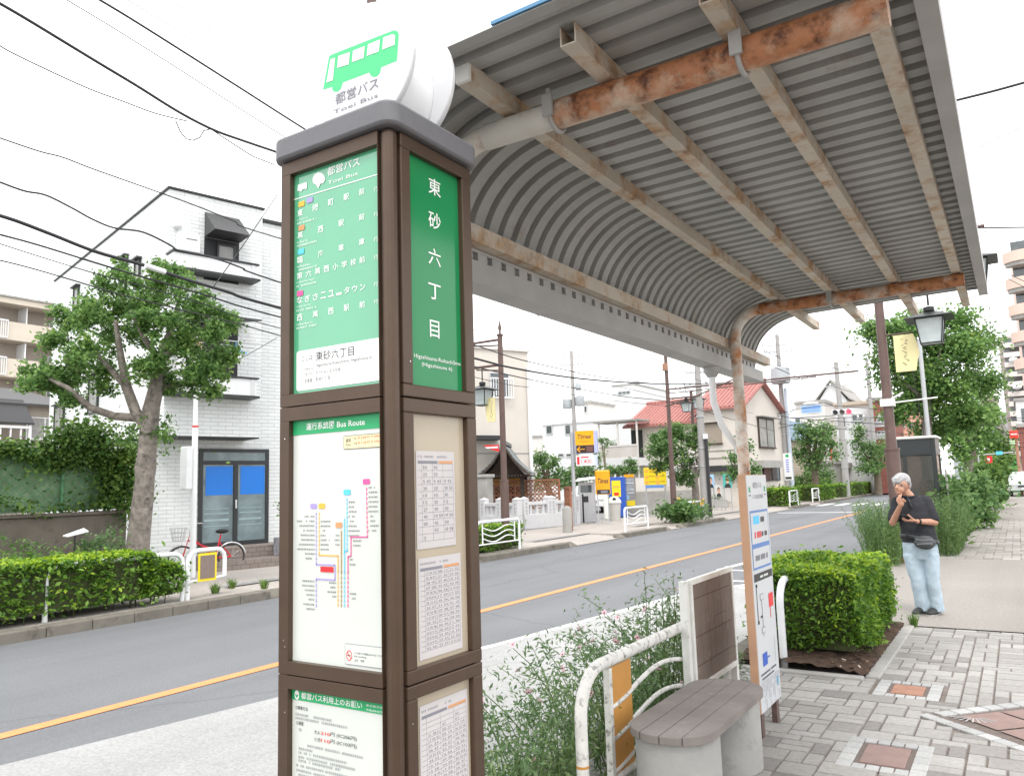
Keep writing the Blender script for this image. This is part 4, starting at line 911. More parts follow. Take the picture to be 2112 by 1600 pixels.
# projecting dark hood and attic window
b = MB(); b.add([(.8,-.001,8.09),(1.62,-.001,8.09),(1.62,-.62,7.53),(.8,-.62,7.53),(1.62,-.001,7.50),(.8,-.001,7.50)], [(3,2,1,0),(3,5,4,2),(0,5,3),(1,2,4)]); M['hood'] = mat('dark hood sheet', (.06,.06,.062), .5, .08, 5); b.build('window_hood', M['hood'], wb)
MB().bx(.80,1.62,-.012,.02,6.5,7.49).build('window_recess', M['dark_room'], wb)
window(wb, 1.08,1.52,6.6,7.4,-.02,'alu_dark','curtain',1)
def balcony(z0, z1, x1, label):
    b = MB(); b.bx(-.02,x1,-.40,-.37,z0+.06,z1-.05); b.bx(-.02,.01,-.37,-.002,z0+.06,z1-.05); b.bx(x1-.03,x1,-.37,-.002,z0+.06,z1-.05)
    k = b.build('balcony', M['tile_plain'], wb)
    b = MB(); b.bx(-.06,x1+.06,-.44,-.002,z0,z0+.05); b.build('floor_slab', M['alu_dark'], k)
    b = MB(); b.bx(-.05,x1+.04,-.43,-.36,z1-.04,z1); b.bx(-.05,.02,-.36,-.002,z1-.04,z1); b.bx(x1-.04,x1+.04,-.36,-.002,z1-.04,z1); b.build('handrail', M['alu_dark'], k)
    b = MB(); b.bx(x1-.14,x1-.05,-.412,-.401,z0+.06,z1-.05); b.build('rail_post', M['alu'], k)
zq = lambda py, px: fr.front(px, py, -.4); balcony(zq(581,535)[1], zq(545,531)[1], zq(545,531)[0], ''); balcony(zq(822,535)[1], zq(779,528)[1], zq(779,528)[0]+.02, '')
b = MB(); b.lathe((.18,-.07,7.60), [(.02,-.07),(.085,-.04),(.10,.02),(.07,.075),(.01,.09)], 16); b.build('vent_cowl', M['white'], wb, smooth=60)
MB().bx(.16,.66,-.16,-.002,7.04,7.45).build('air_conditioner', M['white'], wb, bevel=.02)
MB().bx(.34,.58,-.168,-.1605,7.32,7.335).build('vent_slot', M['dark'], wb)
# second floor opening with its shade and drying things
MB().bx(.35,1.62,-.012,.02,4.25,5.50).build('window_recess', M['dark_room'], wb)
b = MB(); b.add([(.2,-.001,5.72),(1.75,-.001,5.72),(1.85,-.75,5.56),(.1,-.75,5.56),(1.85,-.75,5.52),(.1,-.75,5.52),(1.75,-.001,5.62),(.2,-.001,5.62)], [(3,2,1,0),(5,4,2,3),(7,6,4,5),(0,7,5,3),(1,2,4,6)]); b.build('window_hood', M['hood'], wb)
b = MB(); b.tube([(.0,-.6,5.02),(1.95,-.6,5.02)], .014, 8); b.tube([(.0,-.45,4.95),(1.8,-.45,4.95)], .012, 8); b.build('drying_pole', M['chrome'], wb)
for lab, x0, x1, z0, z1, c in (('white towel hanging on the drying pole of the tiled house',.02,.22,4.30,4.98,(.75,.74,.78)),('pale shirt hanging beside the white towel on the drying pole',.26,.42,4.48,4.98,(.66,.64,.60)),('pink towel hanging on the drying pole of the tiled house',.43,.56,4.40,4.9,(.62,.40,.33))):
    t = thing('laundry', lab, 'laundry', fr.w((x0+x1)/2,-.6,z0), R(76), 'laundry on the balcony'); n = 8; b = MB()
    V = [(-(x1-x0)/2+(x1-x0)*i/n, .02*math.sin(i*1.7)+s, z) for s in (-.012,.012) for z in (0, z1-z0+.03) for i in range(n+1)]; m_ = n+1
    b.add(V, [(i,i+1,m_+i+1,m_+i) for i in range(n)]+[(2*m_+i+1,2*m_+i,3*m_+i,3*m_+i+1) for i in range(n)]+[(m_+i,m_+i+1,3*m_+i+1,3*m_+i) for i in range(n)]); b.build('cloth', mat('cloth '+lab[:5], c, .9, .06, 6), t)
t = thing('peg_hanger', 'blue plastic peg hanger on the drying pole of the tiled house', 'hanger', fr.w(1.32,-.6,4.78), R(76)); b = MB(); M['peg_blue'] = plain('peg blue', (.12,.42,.78), .4)
b.bar((-.25,0,0),(.25,0,0),.05,.03); b.tube([(-.18,0,.01),(-.08,0,.09),(.08,0,.09),(.18,0,.01)], .012, 6); b.tube([(0,0,.09),(0,0,.25)], .008, 6)
b.build('frame', M['peg_blue'], t); b = MB()
for k in range(9): b.bar((-.22+.055*k,0,-.02),(-.22+.055*k,0,-.11-.03*(k % 2)),.018,.012)
b.build('pegs', M['white'], t)
# tall narrow windows in the left flank
for y0, y1, z0, z1 in ((2.72,3.12,6.55,7.55),(1.75,2.12,6.55,7.25),(7.0,7.5,6.6,7.7),(4.75,5.6,3.85,4.85),(8.05,9.1,3.68,4.4)):
    window(wb, y0, y1, z0, z1, 0, 'alu_dark','curtain',1,.06,False,'y'); MB().bx(-.13,-.002,y0-.05,y1+.05,z1+.01,z1+.05).build('window_hood', M['hood'], wb)
# glazed shop door
b = MB(); dy = .8
b.bx(1.08,1.17,dy-.06,dy+.02,.44,2.70); b.bx(2.70,2.78,dy-.06,dy+.02,.44,2.70); b.bx(1.17,2.70,dy-.06,dy+.02,2.62,2.70); b.bx(1.17,2.70,dy-.06,dy+.02,2.33,2.42); b.bx(1.17,2.70,dy-.06,dy+.02,.44,.54); b.bx(1.90,2.0,dy-.065,dy+.02,.54,2.33)
d_ = b.build('door', M['alu_dark'], wb); M['shop_glass'] = mat('frosted shop glass', (.17,.225,.24), .22, .35, 2.4, spec=.6); M['film_blue'] = plain('blue window film', (.012,.20,.72), .35)
for x0, x1 in ((1.17,1.90),(2.0,2.70)):
    MB().bx(x0,x1,dy-.03,dy-.01,.54,2.33).build('glass_leaf', M['shop_glass'], d_); MB().bx(x0+.07,x1-.02,dy-.036,dy-.031,1.62,2.29).build('blue_film', M['film_blue'], d_)
    for z, h in ((1.18,.03),(1.02,.05),(.90,.02),(1.30,.015)): MB().bx(x0+.05,x1-.1,dy-.034,dy-.0312,z,z+h).build('frosted_band', mat('band', (.30,.40,.43), .3, .1, 3), d_)
MB().bx(1.17,2.70,dy-.03,dy-.01,2.42,2.62).build('transom_pane', M['shop_glass'], d_); MB().bx(1.93,1.97,dy-.09,dy-.066,1.3,1.5).build('handle', M['chrome'], d_)
M['step_tile'] = brickmat('step tile', (.25,.21,.185), (.21,.175,.155), (.13,.11,.10), .2, .1, .008, .8, .2, dirt=None)
b = MB(); b.bx(.9,7.4,-.6,.78,0,.19); b.build('porch', M['step_tile'], wb); MB().bx(.95,7.4,.05,.735,.19,.44).build('step', M['step_tile'], wb)
t = thing('potted_plant', 'leafy plant in a grey marbled pot beside the shop door', 'potted plant', fr.w(2.72,-.25,.19), R(76)); b = MB(); b.bx(-.2,.2,-.2,.2,0,.42); b.build('pot', mat('marbled pot', (.28,.28,.31), .5, .5, 7), t, bevel=.01)
pb_ = fr.w(2.72,-.25,.19); MB().tube([(0,0,.4),(.03,0,.9),(-.02,0,1.3)], .02, 6).build('stem', M['bark2'], t)
leaves('foliage', crown_pts([((pb_.x,pb_.y,1.35),(.22,.22,.35))], 12, 14, .08, 3), .1, M['ivy'], t, 5)
# ---------------------------------------------------------------- bicycle by the wall
bk = thing('bicycle', 'red bicycle with a front basket parked by the white tiled wall', 'bicycle', fr.w(.85,-.35,0), R(76)+R(168)); b = MB()
M['red_paint'] = plain('red bicycle paint', (.55,.02,.03), .3)
for x in (-.5, .5):
    wv = MB(); n = 24; wv.tube([(x+.27*math.cos(2*math.pi*k/n), 0, .29+.27*math.sin(2*math.pi*k/n)) for k in range(n+1)], .02, 6, 0, False); o = wv.build('wheel', M['dark'], bk, smooth=60)
    s = MB()
    for k in range(10): s.tube([(x,0,.29),(x+.26*math.cos(.63*k),0,.29+.26*math.sin(.63*k))], .003, 4)
    s.build('spokes', M['chrome'], o); f_ = MB(); f_.tube([(x+.30*math.cos(R(a)),0,.29+.30*math.sin(R(a))) for a in range(10,171,16)], .018, 6); f_.build('mudguard', M['chrome'], o)
b.tube([(-.5,0,.29),(-.18,0,.28),(.36,0,.78),(.5,0,.29)], .02, 8); b.tube([(-.18,0,.28),(-.28,0,.78)], .018, 8); b.tube([(-.5,0,.29),(-.24,0,.62)], .013, 6); b.tube([(-.22,0,.42),(.38,0,.68)], .018, 8); b.build('frame', M['red_paint'], bk, smooth=60)
MB().ell((-.30,0,.84), (.14,.08,.05), 12, 6).build('saddle', M['black'], bk, smooth=180)
b = MB(); b.tube([(.36,0,.76),(.34,0,1.0),(.30,.05,1.03),(.16,.27,1.04)], .012, 8); b.tube([(.34,0,1.0),(.30,-.05,1.03),(.16,-.27,1.04)], .012, 8); b.tube([(.3,.15,1.03),(.3,.2,1.18)], .006, 6); b.build('handlebar', M['chrome'], bk)
b = MB(); nb_ = 14
for k in range(nb_):
    a = 2*math.pi*k/nb_; b.tube([(.58+.11*math.cos(a),.12*math.sin(a),.68),(.58+.17*math.cos(a),.18*math.sin(a),.96)], .006, 4)
for z, r in ((.68,.11),(.77,.135),(.86,.15),(.96,.17)): b.tube([(.58+r*math.cos(2*math.pi*k/16), r*1.06*math.sin(2*math.pi*k/16), z) for k in range(17)], .007, 4)
b.build('basket', M['alu'], bk)
# ---------------------------------------------------------------- wall, ivy fence, white pole, kerb fence, planting
t = thing('retaining_wall', 'dark weathered concrete block wall under the ivy fence', 'wall', (-14.75,3,0)); MB().bx(-14.9,-14.6,-7,8.78,-.02,1.33).build('wall', M['concrete_wall'], t, world=True, bevel=.02); MB().bx(-14.95,-14.55,-7,8.82,1.33,1.39).build('coping', M['concrete_wall'], t, world=True, bevel=.01)
M['mesh_green'] = plain('green wire', (.10,.26,.13), .5); M['panel_green'] = mat('green screen sheet', (.17,.26,.15), .8, .35, 3, stain=((.27,.36,.23), 5, .55))
t = thing('ivy_fence', 'green mesh fence overgrown with ivy on top of the concrete wall', 'fence', (-14.75,3,1.39))
b = MB()
for k in range(-32, 90): b.tube([(-14.70,k*.18-.1,1.39),(-14.70,k*.18+.9,2.45)], .006, 4); b.tube([(-14.705,k*.18+.9,1.39),(-14.705,k*.18-.1,2.45)], .006, 4)
b.v = [(x, min(y, 8.75), z) for x, y, z in b.v]; b.build('wire_mesh', M['mesh_green'], t, world=True)
b = MB(); [b.tube([(-14.74,y,1.39),(-14.74,y,2.5)], .03, 8) for y in (-6,-4,-2,0,2,4,6,7.6,8.7)]; b.tube([(-14.74,-6,2.5),(-14.74,8.72,2.5)], .025, 8); b.build('fence_post', M['mesh_green'], t, world=True)
MB().bx(-14.80,-14.775,-6,8.7,1.42,2.46).build('screen', M['panel_green'], t, world=True)
g = np.random.default_rng(8); n = 12000
y = g.uniform(-3,8.85,n); z = 2.54-np.abs(g.normal(size=n))*.15; k = g.random(n) < .14; z[k] = 1.4+np.abs(g.normal(size=k.sum()))*.16; x = -14.66+np.abs(g.normal(size=n))*.07+.06*np.sin(y*3)
kk = g.random(n) < .12; z[kk] = g.uniform(1.45,2.5,kk.sum()); y[kk] = 8.7-np.abs(g.normal(size=kk.sum()))*.28; z += .07*np.sin(y*2.3)+.05*np.sin(y*5)
k3 = g.random(n) < .035; z[k3] = g.uniform(1.45,2.45,k3.sum())
P = np.stack([x,y,z],1); tp = g.normal(size=(3800,3))*[.17,.33,.20]+[-14.72,7.95,2.66]; tp2 = g.normal(size=(3800,3))*[.16,1.9,.07]+[-14.75,4.8,2.57]; dn = g.normal(size=(2200,3))*[.14,.2,.40]+[-14.55,8.75,2.0]
leaves('ivy', np.concatenate([P,tp,tp2,dn]), .085, M['ivy'], t, 6, 1.4, .3, droop=.4)
t = thing('white_pole', 'slim white pole with a white junction box before the tiled house', 'pole', (-14.13,9.91,0)); MB().tube([(0,0,0),(0,0,3.0),(0,0,3.05),(0,0,4.6)], [.062,.058,.045,.042], 14).build('shaft', M['white'], t, smooth=40); MB().bx(-.17,.05,-.22,-.07,1.75,2.62).build('junction_box', M['white'], t, bevel=.02)
b = MB(); b.tube([(0,0,3.02),(0,0,3.05)], .066, 14); b.build('red_band', M['red'], t)
def hoopfence(name, label, y0, y1, x, z1=.73, plate=False, brace=True, group=None):
    t = thing(name, label, 'guard rail', (x, (y0+y1)/2, 0), 0, group); r = .16
    b = MB(); b.tube([(x,y0,-.03),(x,y0,z1-r)]+[(x,y0+r-r*math.cos(R(a)),z1-r+r*math.sin(R(a))) for a in (30,60,90)]+[(x,y1-r+r*math.sin(R(a)),z1-r+r*math.cos(R(a))) for a in (0,30,60)]+[(x,y1,z1-r),(x,y1,.30 if plate else -.03)], .035, 12); b.tube([(x,y0,.27),(x,y1,.30)], .02, 8)
    b.build('hoop_pipe', M['white'], t, smooth=40, world=True)
    if plate:
        MB().bx(x+.03,x+.036,y0+.16,y0+.50,.26,.70).build('yellow_border', M['yellow'], t, world=True); MB().bx(x+.0375,x+.042,y0+.195,y0+.465,.30,.665).build('brown_plate', mat('brown mesh plate', (.22,.17,.145), .7, .1, 30), t, world=True)
    return t
hoopfence('guard_rail', 'white pipe guard rail leaving the far hedge, no plate on it', 5.6, 7.66, -11.17); hoopfence('guard_rail', 'white hoop guard rail with a brown plate in a yellow border', 7.74, 8.42, -11.15, .75, True)
hedge('hedge_row', 'long leafy hedge behind the far kerb at the tree foot', -12.1,-11.02,0.5,7.15,.12,.80, 15000, 31, .09, 6500, amp=.07)
hedge('hedge_end', 'low leafy clump closing the far hedge by the white guard rail', -11.7,-11.05,6.9,7.62,.12,.60, 2600, 34, .085, 700, amp=.06)
def tree(name, label, base, trunk, limbs, ells, per, sub, spread, size, m, seed, group=None, bark='bark', fol=.35, asp=1.7):
    t = thing(name, label, 'tree', base, 0, group); b = MB()
    b.tube([p for p, r in trunk], [r for p, r in trunk], 12); b.build('trunk', M[bark], t, smooth=60, world=True)
    if limbs:
        b = MB(); [b.tube([p for p, r in L_], [r for p, r in L_], 8) for L_ in limbs]; b.build('limb', M[bark], t, smooth=60, world=True)
    leaves('crown', crown_pts(ells, per, sub, spread, seed), size, M[m], t, seed, asp, fol, droop=.25); return t
bs = Vector((-12.7,7.86,0)); dep = (bs+Vector((0,0,EYE))-CAMP).dot(_f); s = dep/FPX
Q = lambda px, py, dd=0: DEP(px, py, dep+dd)
tr = [(Vector((bs.x,bs.y,-.05)), 29*s), (Q(283,1140), 23*s), (Q(289,1080), 21.5*s), (Q(296,1020), 20*s), (Q(299,985), 18.5*s), (Q(300,965), 21*s), (Q(303,940), 18*s), (Q(307,890), 18*s), (Q(313,840), 16*s)]
lb = [[(Q(310,850),17*s),(Q(322,800),15*s),(Q(330,745,.2),12*s),(Q(350,690,.3),8*s),(Q(370,620,.3),4*s)], [(Q(303,880),13*s),(Q(280,850),11*s),(Q(262,800),10*s),(Q(250,740,-.3),7*s),(Q(238,660,-.4),4*s)], [(Q(290,862),9*s),(Q(235,858),8*s),(Q(185,840,-.2),7*s),(Q(140,800,-.4),5*s),(Q(100,780,-.5),3*s)],
      [(Q(322,805),9*s),(Q(380,790,.4),7*s),(Q(430,760,.5),5*s)], [(Q(330,745),8*s),(Q(300,700,-.4),6*s),(Q(270,640,-.6),4*s)], [(Q(330,745),8*s),(Q(400,690,.6),6*s),(Q(455,650,.8),4*s)], [(Q(262,800),7*s),(Q(200,730,.3),5*s),(Q(160,670,.4),3*s)]]
cl = [(365,570,30,26,0),(225,585,45,34,-.3),(300,620,55,45,0),(420,640,55,42,.4),(470,660,24,26,.6),(175,640,46,44,-.2),(135,665,36,34,.2),(360,680,55,40,-.5),(255,690,60,46,.5),(110,700,26,24,-.2),(185,720,48,34,-.6),(92,785,34,34,-.4),(135,790,38,26,.2),(150,820,24,18,-.2),(440,755,40,44,.5),(465,735,22,30,.2),(400,790,30,26,.3),(300,760,40,26,-.4),(345,790,26,22,.2),(215,800,28,16,.3),(270,640,60,50,.6),(330,600,40,36,.5),(60,795,18,14,-.3)]
cl += [(330,560,30,26,.2),(395,610,34,30,-.3),(305,650,46,34,-.5),(215,640,40,34,.4),(440,690,34,30,-.3),(380,720,40,30,.1),(210,760,34,24,.3),(160,760,40,30,.4),(410,755,34,36,-.4),(435,805,24,22,0),(345,735,40,26,-.5),(110,760,34,26,.2),(250,560,30,22,.2),(70,770,26,20,0)]
el = [(tuple(Q(x, y, dd)), (rx*s*.9, max(rx,ry)*s*.8, ry*s*.9)) for x, y, rx, ry, dd in cl]
tree('street_tree', 'gnarled street tree with a spreading crown before the white tiled house', bs, tr, lb, el, 88, 20, .080, .080, 'leaf', 41)
tt = [o for o in bpy.data.objects if o.name == 'street_tree'][0]
leaves('foliage', crown_pts([(tuple(Q(310,885)), (.26,.26,.28)), (tuple(Q(345,900,-.2)), (.12,.12,.40)), (tuple(Q(262,905,.2)), (.16,.2,.26))], 24, 22, .06, 9), .085, M['leaf'], tt, 10, 1.6, .2, droop=.8)
for lab, px, py, x, r, h, n in (('low round bush before the dark concrete wall',40,1140,-13.2,.55,1.12,34),('bush with arching shoots beside the tree trunk and plaque',205,1125,-13.1,.42,1.22,30)):
    q = PX(px, py, x); t = thing('bush', lab, 'bush', (q.x,q.y,0)); leaves('foliage', crown_pts([((q.x,q.y,h*.55),(r,r,h*.5))], 45, n, .09, px), .075, M['shrub' if px > 100 else 'leaf'], t, px); MB().tube([(q.x,q.y,-.02),(q.x,q.y,h*.6)], .02, 6).build('stem', M['bark2'], t, world=True)
q = PX(155,1098,-13.2); t = thing('plaque', 'small tilted white plaque on a stake between the bushes', 'plaque', (q.x,q.y,0)); b = MB(); b.tube([(0,0,0),(0,0,q.z-.02)], .012, 6); b.build('stake', M['dark'], t); b = MB(); b.add([(-.06,-.17,q.z-.05),(.1,-.17,q.z-.06),(-.06,.17,q.z+.05),(.1,.17,q.z-.0),(-.06,-.17,q.z-.035),(.1,-.17,q.z-.045),(-.06,.17,q.z+.065),(.1,.17,q.z+.015)], [(0,1,3,2),(4,6,7,5),(0,4,5,1),(1,5,7,3),(3,7,6,2),(2,6,4,0)]); b.build('plate', M['white'], t)
g = random.Random(3)
def tuft(q, n, h, m='ivy', seed=0, name='grass_tuft', lab='', spread=.12, w_=.007):
    t = thing(name, lab, 'grass', (q.x,q.y,0)); b = MB(); g = random.Random(seed)
    for k in range(n):
        a = g.uniform(0,6.28); r = g.uniform(0,spread*.5); o_ = g.uniform(.2,1)*spread; hh = h*g.uniform(.5,1); c, s_ = math.cos(a), math.sin(a); x, y = r*c, r*s_
        e = Vector((-s_, c, 0))*w_
        p0, p1, p2 = Vector((x,y,0)), Vector((x+c*o_*.5,y+s_*o_*.5,hh*.7)), Vector((x+c*o_*1.2,y+s_*o_*1.2,hh))
        b.add([p0-e,p0+e,p1+e*.8,p2,p1-e*.8], [(0,1,2,4),(4,2,3)])
    b.build('blades', M[m], t); return t
M['grass'] = leafmat('grass blade', (.08,.17,.03), (.25,.36,.09))
for i, (px, py, lab) in enumerate(((478,1212,'small grass tuft on the kerb edge, left one'),(443,1222,'thin weed by the white hoop guard rail'),(545,1213,'small grass tuft on the kerb edge next to the pillar'))): tuft(G(px,py,.01), 60, .20, 'grass', i, lab=lab)
# ---------------------------------------------------------------- apartment block and small house far left
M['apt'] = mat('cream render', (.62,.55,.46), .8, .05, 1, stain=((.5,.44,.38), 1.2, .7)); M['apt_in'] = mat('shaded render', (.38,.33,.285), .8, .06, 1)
fa = Frame((-62,27), R(90)); ap = thing('apartment_block', 'cream apartment block with three balcony bands at the far left', 'building', (-62,27,0), R(90))
zr = fa.front(0,612)[1]; f0_ = fa.front(0,660)[1]; f1_ = fa.front(0,698)[1]; f2_ = fa.front(0,737)[1]; f3_ = fa.front(0,778)[1]; st_ = f0_-f2_
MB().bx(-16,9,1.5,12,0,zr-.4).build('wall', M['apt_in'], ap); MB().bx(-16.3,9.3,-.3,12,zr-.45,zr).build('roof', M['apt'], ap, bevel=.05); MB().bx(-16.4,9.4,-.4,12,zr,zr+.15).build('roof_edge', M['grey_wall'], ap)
for k in range(5):
    z1 = f0_-st_*k; z0 = f1_-st_*k
    if z0 < .3: break
    b = MB(); b.bx(-15.9,9,0,.15,z0,z1); b.bx(-15.9,9,.15,1.5,z0-.02,z0+.12); by = b.build('balcony', M['apt'], ap)
    for x in (-9,-3.6,1.9,7.2): MB().bx(x,x+.08,.2,1.5,z0+.12,z0+st_-.1).build('divider', M['white'], by)
    for x in (-12.5,-6.5,-1.2,4.2): window(ap, x, x+1.8, z0+.2, z0+2.1, 1.5)
    for x in (-5.6,-.55,5.6): railing(ap, x, x+1.1, -.06, z0+.15, z1+.05, M['white'], 7, th=.05)
fs_ = Frame((-40,15), R(90)); sm_ = thing('small_house', 'small old house with a lean-to awning and a sliding window behind the ivy fence', 'house', (-40,15,0), R(90))
z0 = fs_.front(60,955)[1]; z1 = fs_.front(45,835)[1]
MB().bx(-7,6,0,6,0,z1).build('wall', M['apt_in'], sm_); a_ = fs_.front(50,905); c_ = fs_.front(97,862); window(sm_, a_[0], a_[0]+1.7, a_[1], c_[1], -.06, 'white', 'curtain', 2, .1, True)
x = fs_.front(38,835)[0]; b = MB(); b.add([(x-4,-1.6,z1-1.0),(x,-1.6,z1-1.0),(x+.2,0,z1+.25),(x-4,0,z1+.25),(x-4,-1.6,z1-1.08),(x,-1.6,z1-1.08),(x+.2,0,z1+.15),(x-4,0,z1+.15)], [(0,1,2,3),(7,6,5,4),(0,4,5,1),(1,5,6,2),(2,6,7,3),(3,7,4,0)]); b.build('awning', M['dark'], sm_)
zb = fs_.front(10,935)[1]; zt = fs_.front(10,885)[1]; railing(sm_, x-4, x-.1, -1.5, zb, zt, M['white'], 9, th=.06); b = MB(); b.bar((x-.15,-1.5,0),(x-.15,-1.5,z1-1.05),.1,.1); b.build('awning_post', M['white'], sm_)
b = MB(); b.add([(-7.3,-.4,z1+.05),(6.3,-.4,z1+.05),(6.3,6.3,z1+1.6),(-7.3,6.3,z1+1.6),(-7.3,-.4,z1-.05),(6.3,-.4,z1-.05),(6.3,6.3,z1-.05),(-7.3,6.3,z1-.05)], [(0,1,2,3),(0,4,5,1),(1,5,6,2),(2,6,7,3),(3,7,4,0)]); b.build('roof', M['hood'], sm_)
# ================================================================== far side, middle of the picture
M['cream_wall'] = mat('cream render wall', (.60,.555,.50), .8, .04, .8, stain=((.52,.48,.43), .9, .7))
M['pale_wall'] = mat('pale render wall', (.63,.60,.57), .8, .05, .8)
M['white_bld'] = mat('whitish building', (.66,.67,.67), .8, .04, .6)
# ---------------------------------------------------------------- street lamps with brown posts
M['lamp_glass'] = mat('milky lamp glass', (.50,.56,.56), .25, .12, 4, spec=.6); M['lamp_black'] = plain('lamp black metal', (.02,.022,.022), .4)
def lantern(t, p, s=1, up=.35):
    """four-sided tapering lantern under a flat hat, hung at p (its top)"""
    x, y, z = p; b = MB(); b.tube([(x,y,z),(x,y,z-up)], .018*s, 8); b.lathe((x,y,z-up-.02), [(.03*s,0),(.09*s,-.02),(.09*s,-.09),(.04*s,-.12)][::-1], 10); b.build('hanger', M['lamp_black'], t, world=True)
    zt = z-up-.13; hw, hw0, hb, hh = .36*s, .21*s, .155*s, .42*s
    b = MB(); A = lambda w_, zz: [(x-w_,y-w_,zz),(x+w_,y-w_,zz),(x+w_,y+w_,zz),(x-w_,y+w_,zz)]
    b.add(A(hw,zt-.12*s)+A(.07*s,zt), [(0,1,5,4),(1,2,6,5),(2,3,7,6),(3,0,4,7),(4,5,6,7),(3,2,1,0)]); b.build('lamp_hat', M['lamp_black'], t, world=True)
    z1, z0 = zt-.122*s, zt-.12*s-hh; b = MB(); T, B_ = A(hw0,z1), A(hb,z0)
    for k in range(4): b.bar(T[k], B_[k], .02*s, .02*s); b.bar(B_[k], B_[(k+1) % 4], .02*s, .02*s); b.bar(T[k], T[(k+1) % 4], .02*s, .02*s)
    b.build('lantern_frame', M['lamp_black'], t, world=True)
    b = MB(); T, B_ = A(hw0*.96,z1), A(hb*.96,z0+.005); b.add(B_+T, [(0,1,5,4),(1,2,6,5),(2,3,7,6),(3,0,4,7),(3,2,1,0)]); b.build('lantern_glass', M['lamp_glass'], t, world=True)
def lamp_post(label, base, H, arms, banner=None, extra=None, r=.085, box=1.75):
    t = thing('street_lamp', label, 'street lamp', base, 0, 'brown street lamp posts'); x, y, _ = base; b = MB()
    b.tube([(x,y,0),(x,y,box)], r*1.35, 16); b.tube([(x,y,box),(x,y,box+.04)], r*1.5, 16); b.build('post_base', M['brown_pole'], t, smooth=40, world=True)
    b = MB(); b.tube([(x,y,box+.04),(x,y,H)], [r,r*.8], 16); b.build('shaft', M['brown_pole'], t, smooth=40, world=True)
    MB().lathe((x,y,H), [(r,0),(r*1.1,.04),(r*.5,.06),(r*.3,.12),(r*.62,.22),(r*.1,.42),(.003,.5)], 12).build('finial', M['brown_pole'], t, smooth=60, world=True)
    for z, L_, lan, s in arms:
        b = MB(); sg = 1 if L_ > 0 else -1
        b.tube([(x,y,z),(x+L_,y,z)], .035, 10); b.bar((x+sg*.05,y,z-.02),(x+L_*.96,y,z-.02),.02,.07) if False else None
        b.tube([(x,y,z-.16),(x+L_*.8,y,z-.06)], .022, 8); b.build('arm', M['brown_pole'], t, smooth=40, world=True)
        if lan: lantern(t, (x+lan,y,z-.03), s)
    if banner:
        bx0, bx1, z0, z1, m = banner
        b = MB(); b.tube([(x,y,z1+.03),(x+(bx1 if bx1 > 0 else bx0),y,z1+.03)], .014, 8); b.build('banner_rod', M['brown_pole'], t, world=True)
        b = MB(); n = 10; zs = [z1-(z1-z0)*k/n for k in range(n+1)]; o_ = [1+.22*math.sin(math.pi*k/n) if k < 7 else 1.16-.16*(k-6)/4 for k in range(n+1)]
        f0 = [(x+bx0, y-.008, z) for z in zs]; f1 = [(x+bx0+(bx1-bx0)*q, y-.008, z) for q, z in zip(o_, zs)]; k_ = n+1
        b.add(f0+f1+[(p[0],y+.008,p[2]) for p in f0]+[(p[0],y+.008,p[2]) for p in f1], [(i,i+1,k_+i+1,k_+i) for i in range(n)]+[(2*k_+i+1,2*k_+i,3*k_+i,3*k_+i+1) for i in range(n)]+[(k_+i,k_+i+1,3*k_+i+1,3*k_+i) for i in range(n)]+[(i+1,i,2*k_+i,2*k_+i+1) for i in range(n)]); bn = b.build('banner', M['banner'], t, world=True)
        b = MB(); g = random.Random(2); xm = x+bx0+(bx1-bx0)*.5; w_ = abs(bx1-bx0)
        for k in range(7):
            zc = z1-.13-(z1-z0-.25)*k/6
            for j in range(3): xx = xm+w_*g.uniform(-.16,.1); b.add([(xx,y-.010,zc+.02*j),(xx+w_*.12,y-.010,zc+.02*j),(xx+w_*.12,y-.010,zc+.02*j+.008),(xx,y-.010,zc+.02*j+.008)], [(0,1,2,3)])
        b.build('print_line', M['ink'], bn, world=True)
    return t
M['banner'] = mat('pale yellow banner', (.74,.66,.36), .7, .04, 3)
p1 = G(1044,1131); H1 = zat(p1,1031,693); za = zat(p1,1033,700); zb = zat(p1,1033,752)
lamp_post('brown lamp post with a lantern and yellow banner beside the stone fence', (p1.x,p1.y,0), H1, [(za,-1.3,None,1),(zb,-1.0,-.62,1.0)], (-.22,-.48,zat(p1,1035,868),zat(p1,1035,818),None))
p2 = G(1392,1078); H2 = zat(p2,1375,690); zc = zat(p2,1381,803); zd = zat(p2,1382,822)
L2 = PY(1770,757,p2.y).x-p2.x
t = lamp_post('brown lamp post with a very long arm reaching over the road', (p2.x,p2.y,0), H2, [(zc,L2,.75,.8),(zd,1.3,None,1)], None, None, .085, 1.9)
MB().bx(p2.x-.10,p2.x+.10,p2.y-.16,p2.y-.08,zat(p2,1378,765),zat(p2,1378,750)).build('control_box', M['terra'], t, world=True)
q = PY(1535,772,p2.y); b = MB(); b.tube([(q.x,q.y,q.z),(q.x-2.2,q.y,q.z-.75),(q.x-3.2,q.y,q.z-.95)], .03, 8); b.build('brace', M['brown_pole'], t, world=True)
# far lantern standing on its own bracket
def lone_lantern(label, px, ytop, base_px, depth_pt, s=1):
    b0 = depth_pt; t = thing('street_lamp', label, 'street lamp', (b0.x,b0.y,0), 0, 'brown street lamp posts'); z = zat(b0, px, ytop)
    b = MB(); b.tube([(b0.x-.5*s,b0.y+.5,0),(b0.x-.5*s,b0.y+.5,z+.05)], .08, 12); b.tube([(b0.x-.5*s,b0.y+.5,z),(b0.x,b0.y,z)], .03, 8); b.build('shaft', M['brown_pole'], t, world=True); lantern(t, (b0.x,b0.y,z), s, .22); return t
q = G(1420,1064); lone_lantern('dark lantern in front of the red roof between tree and concrete pole', 1418, 805, None, Vector((q.x+.1,q.y+2,0)), 1.05)
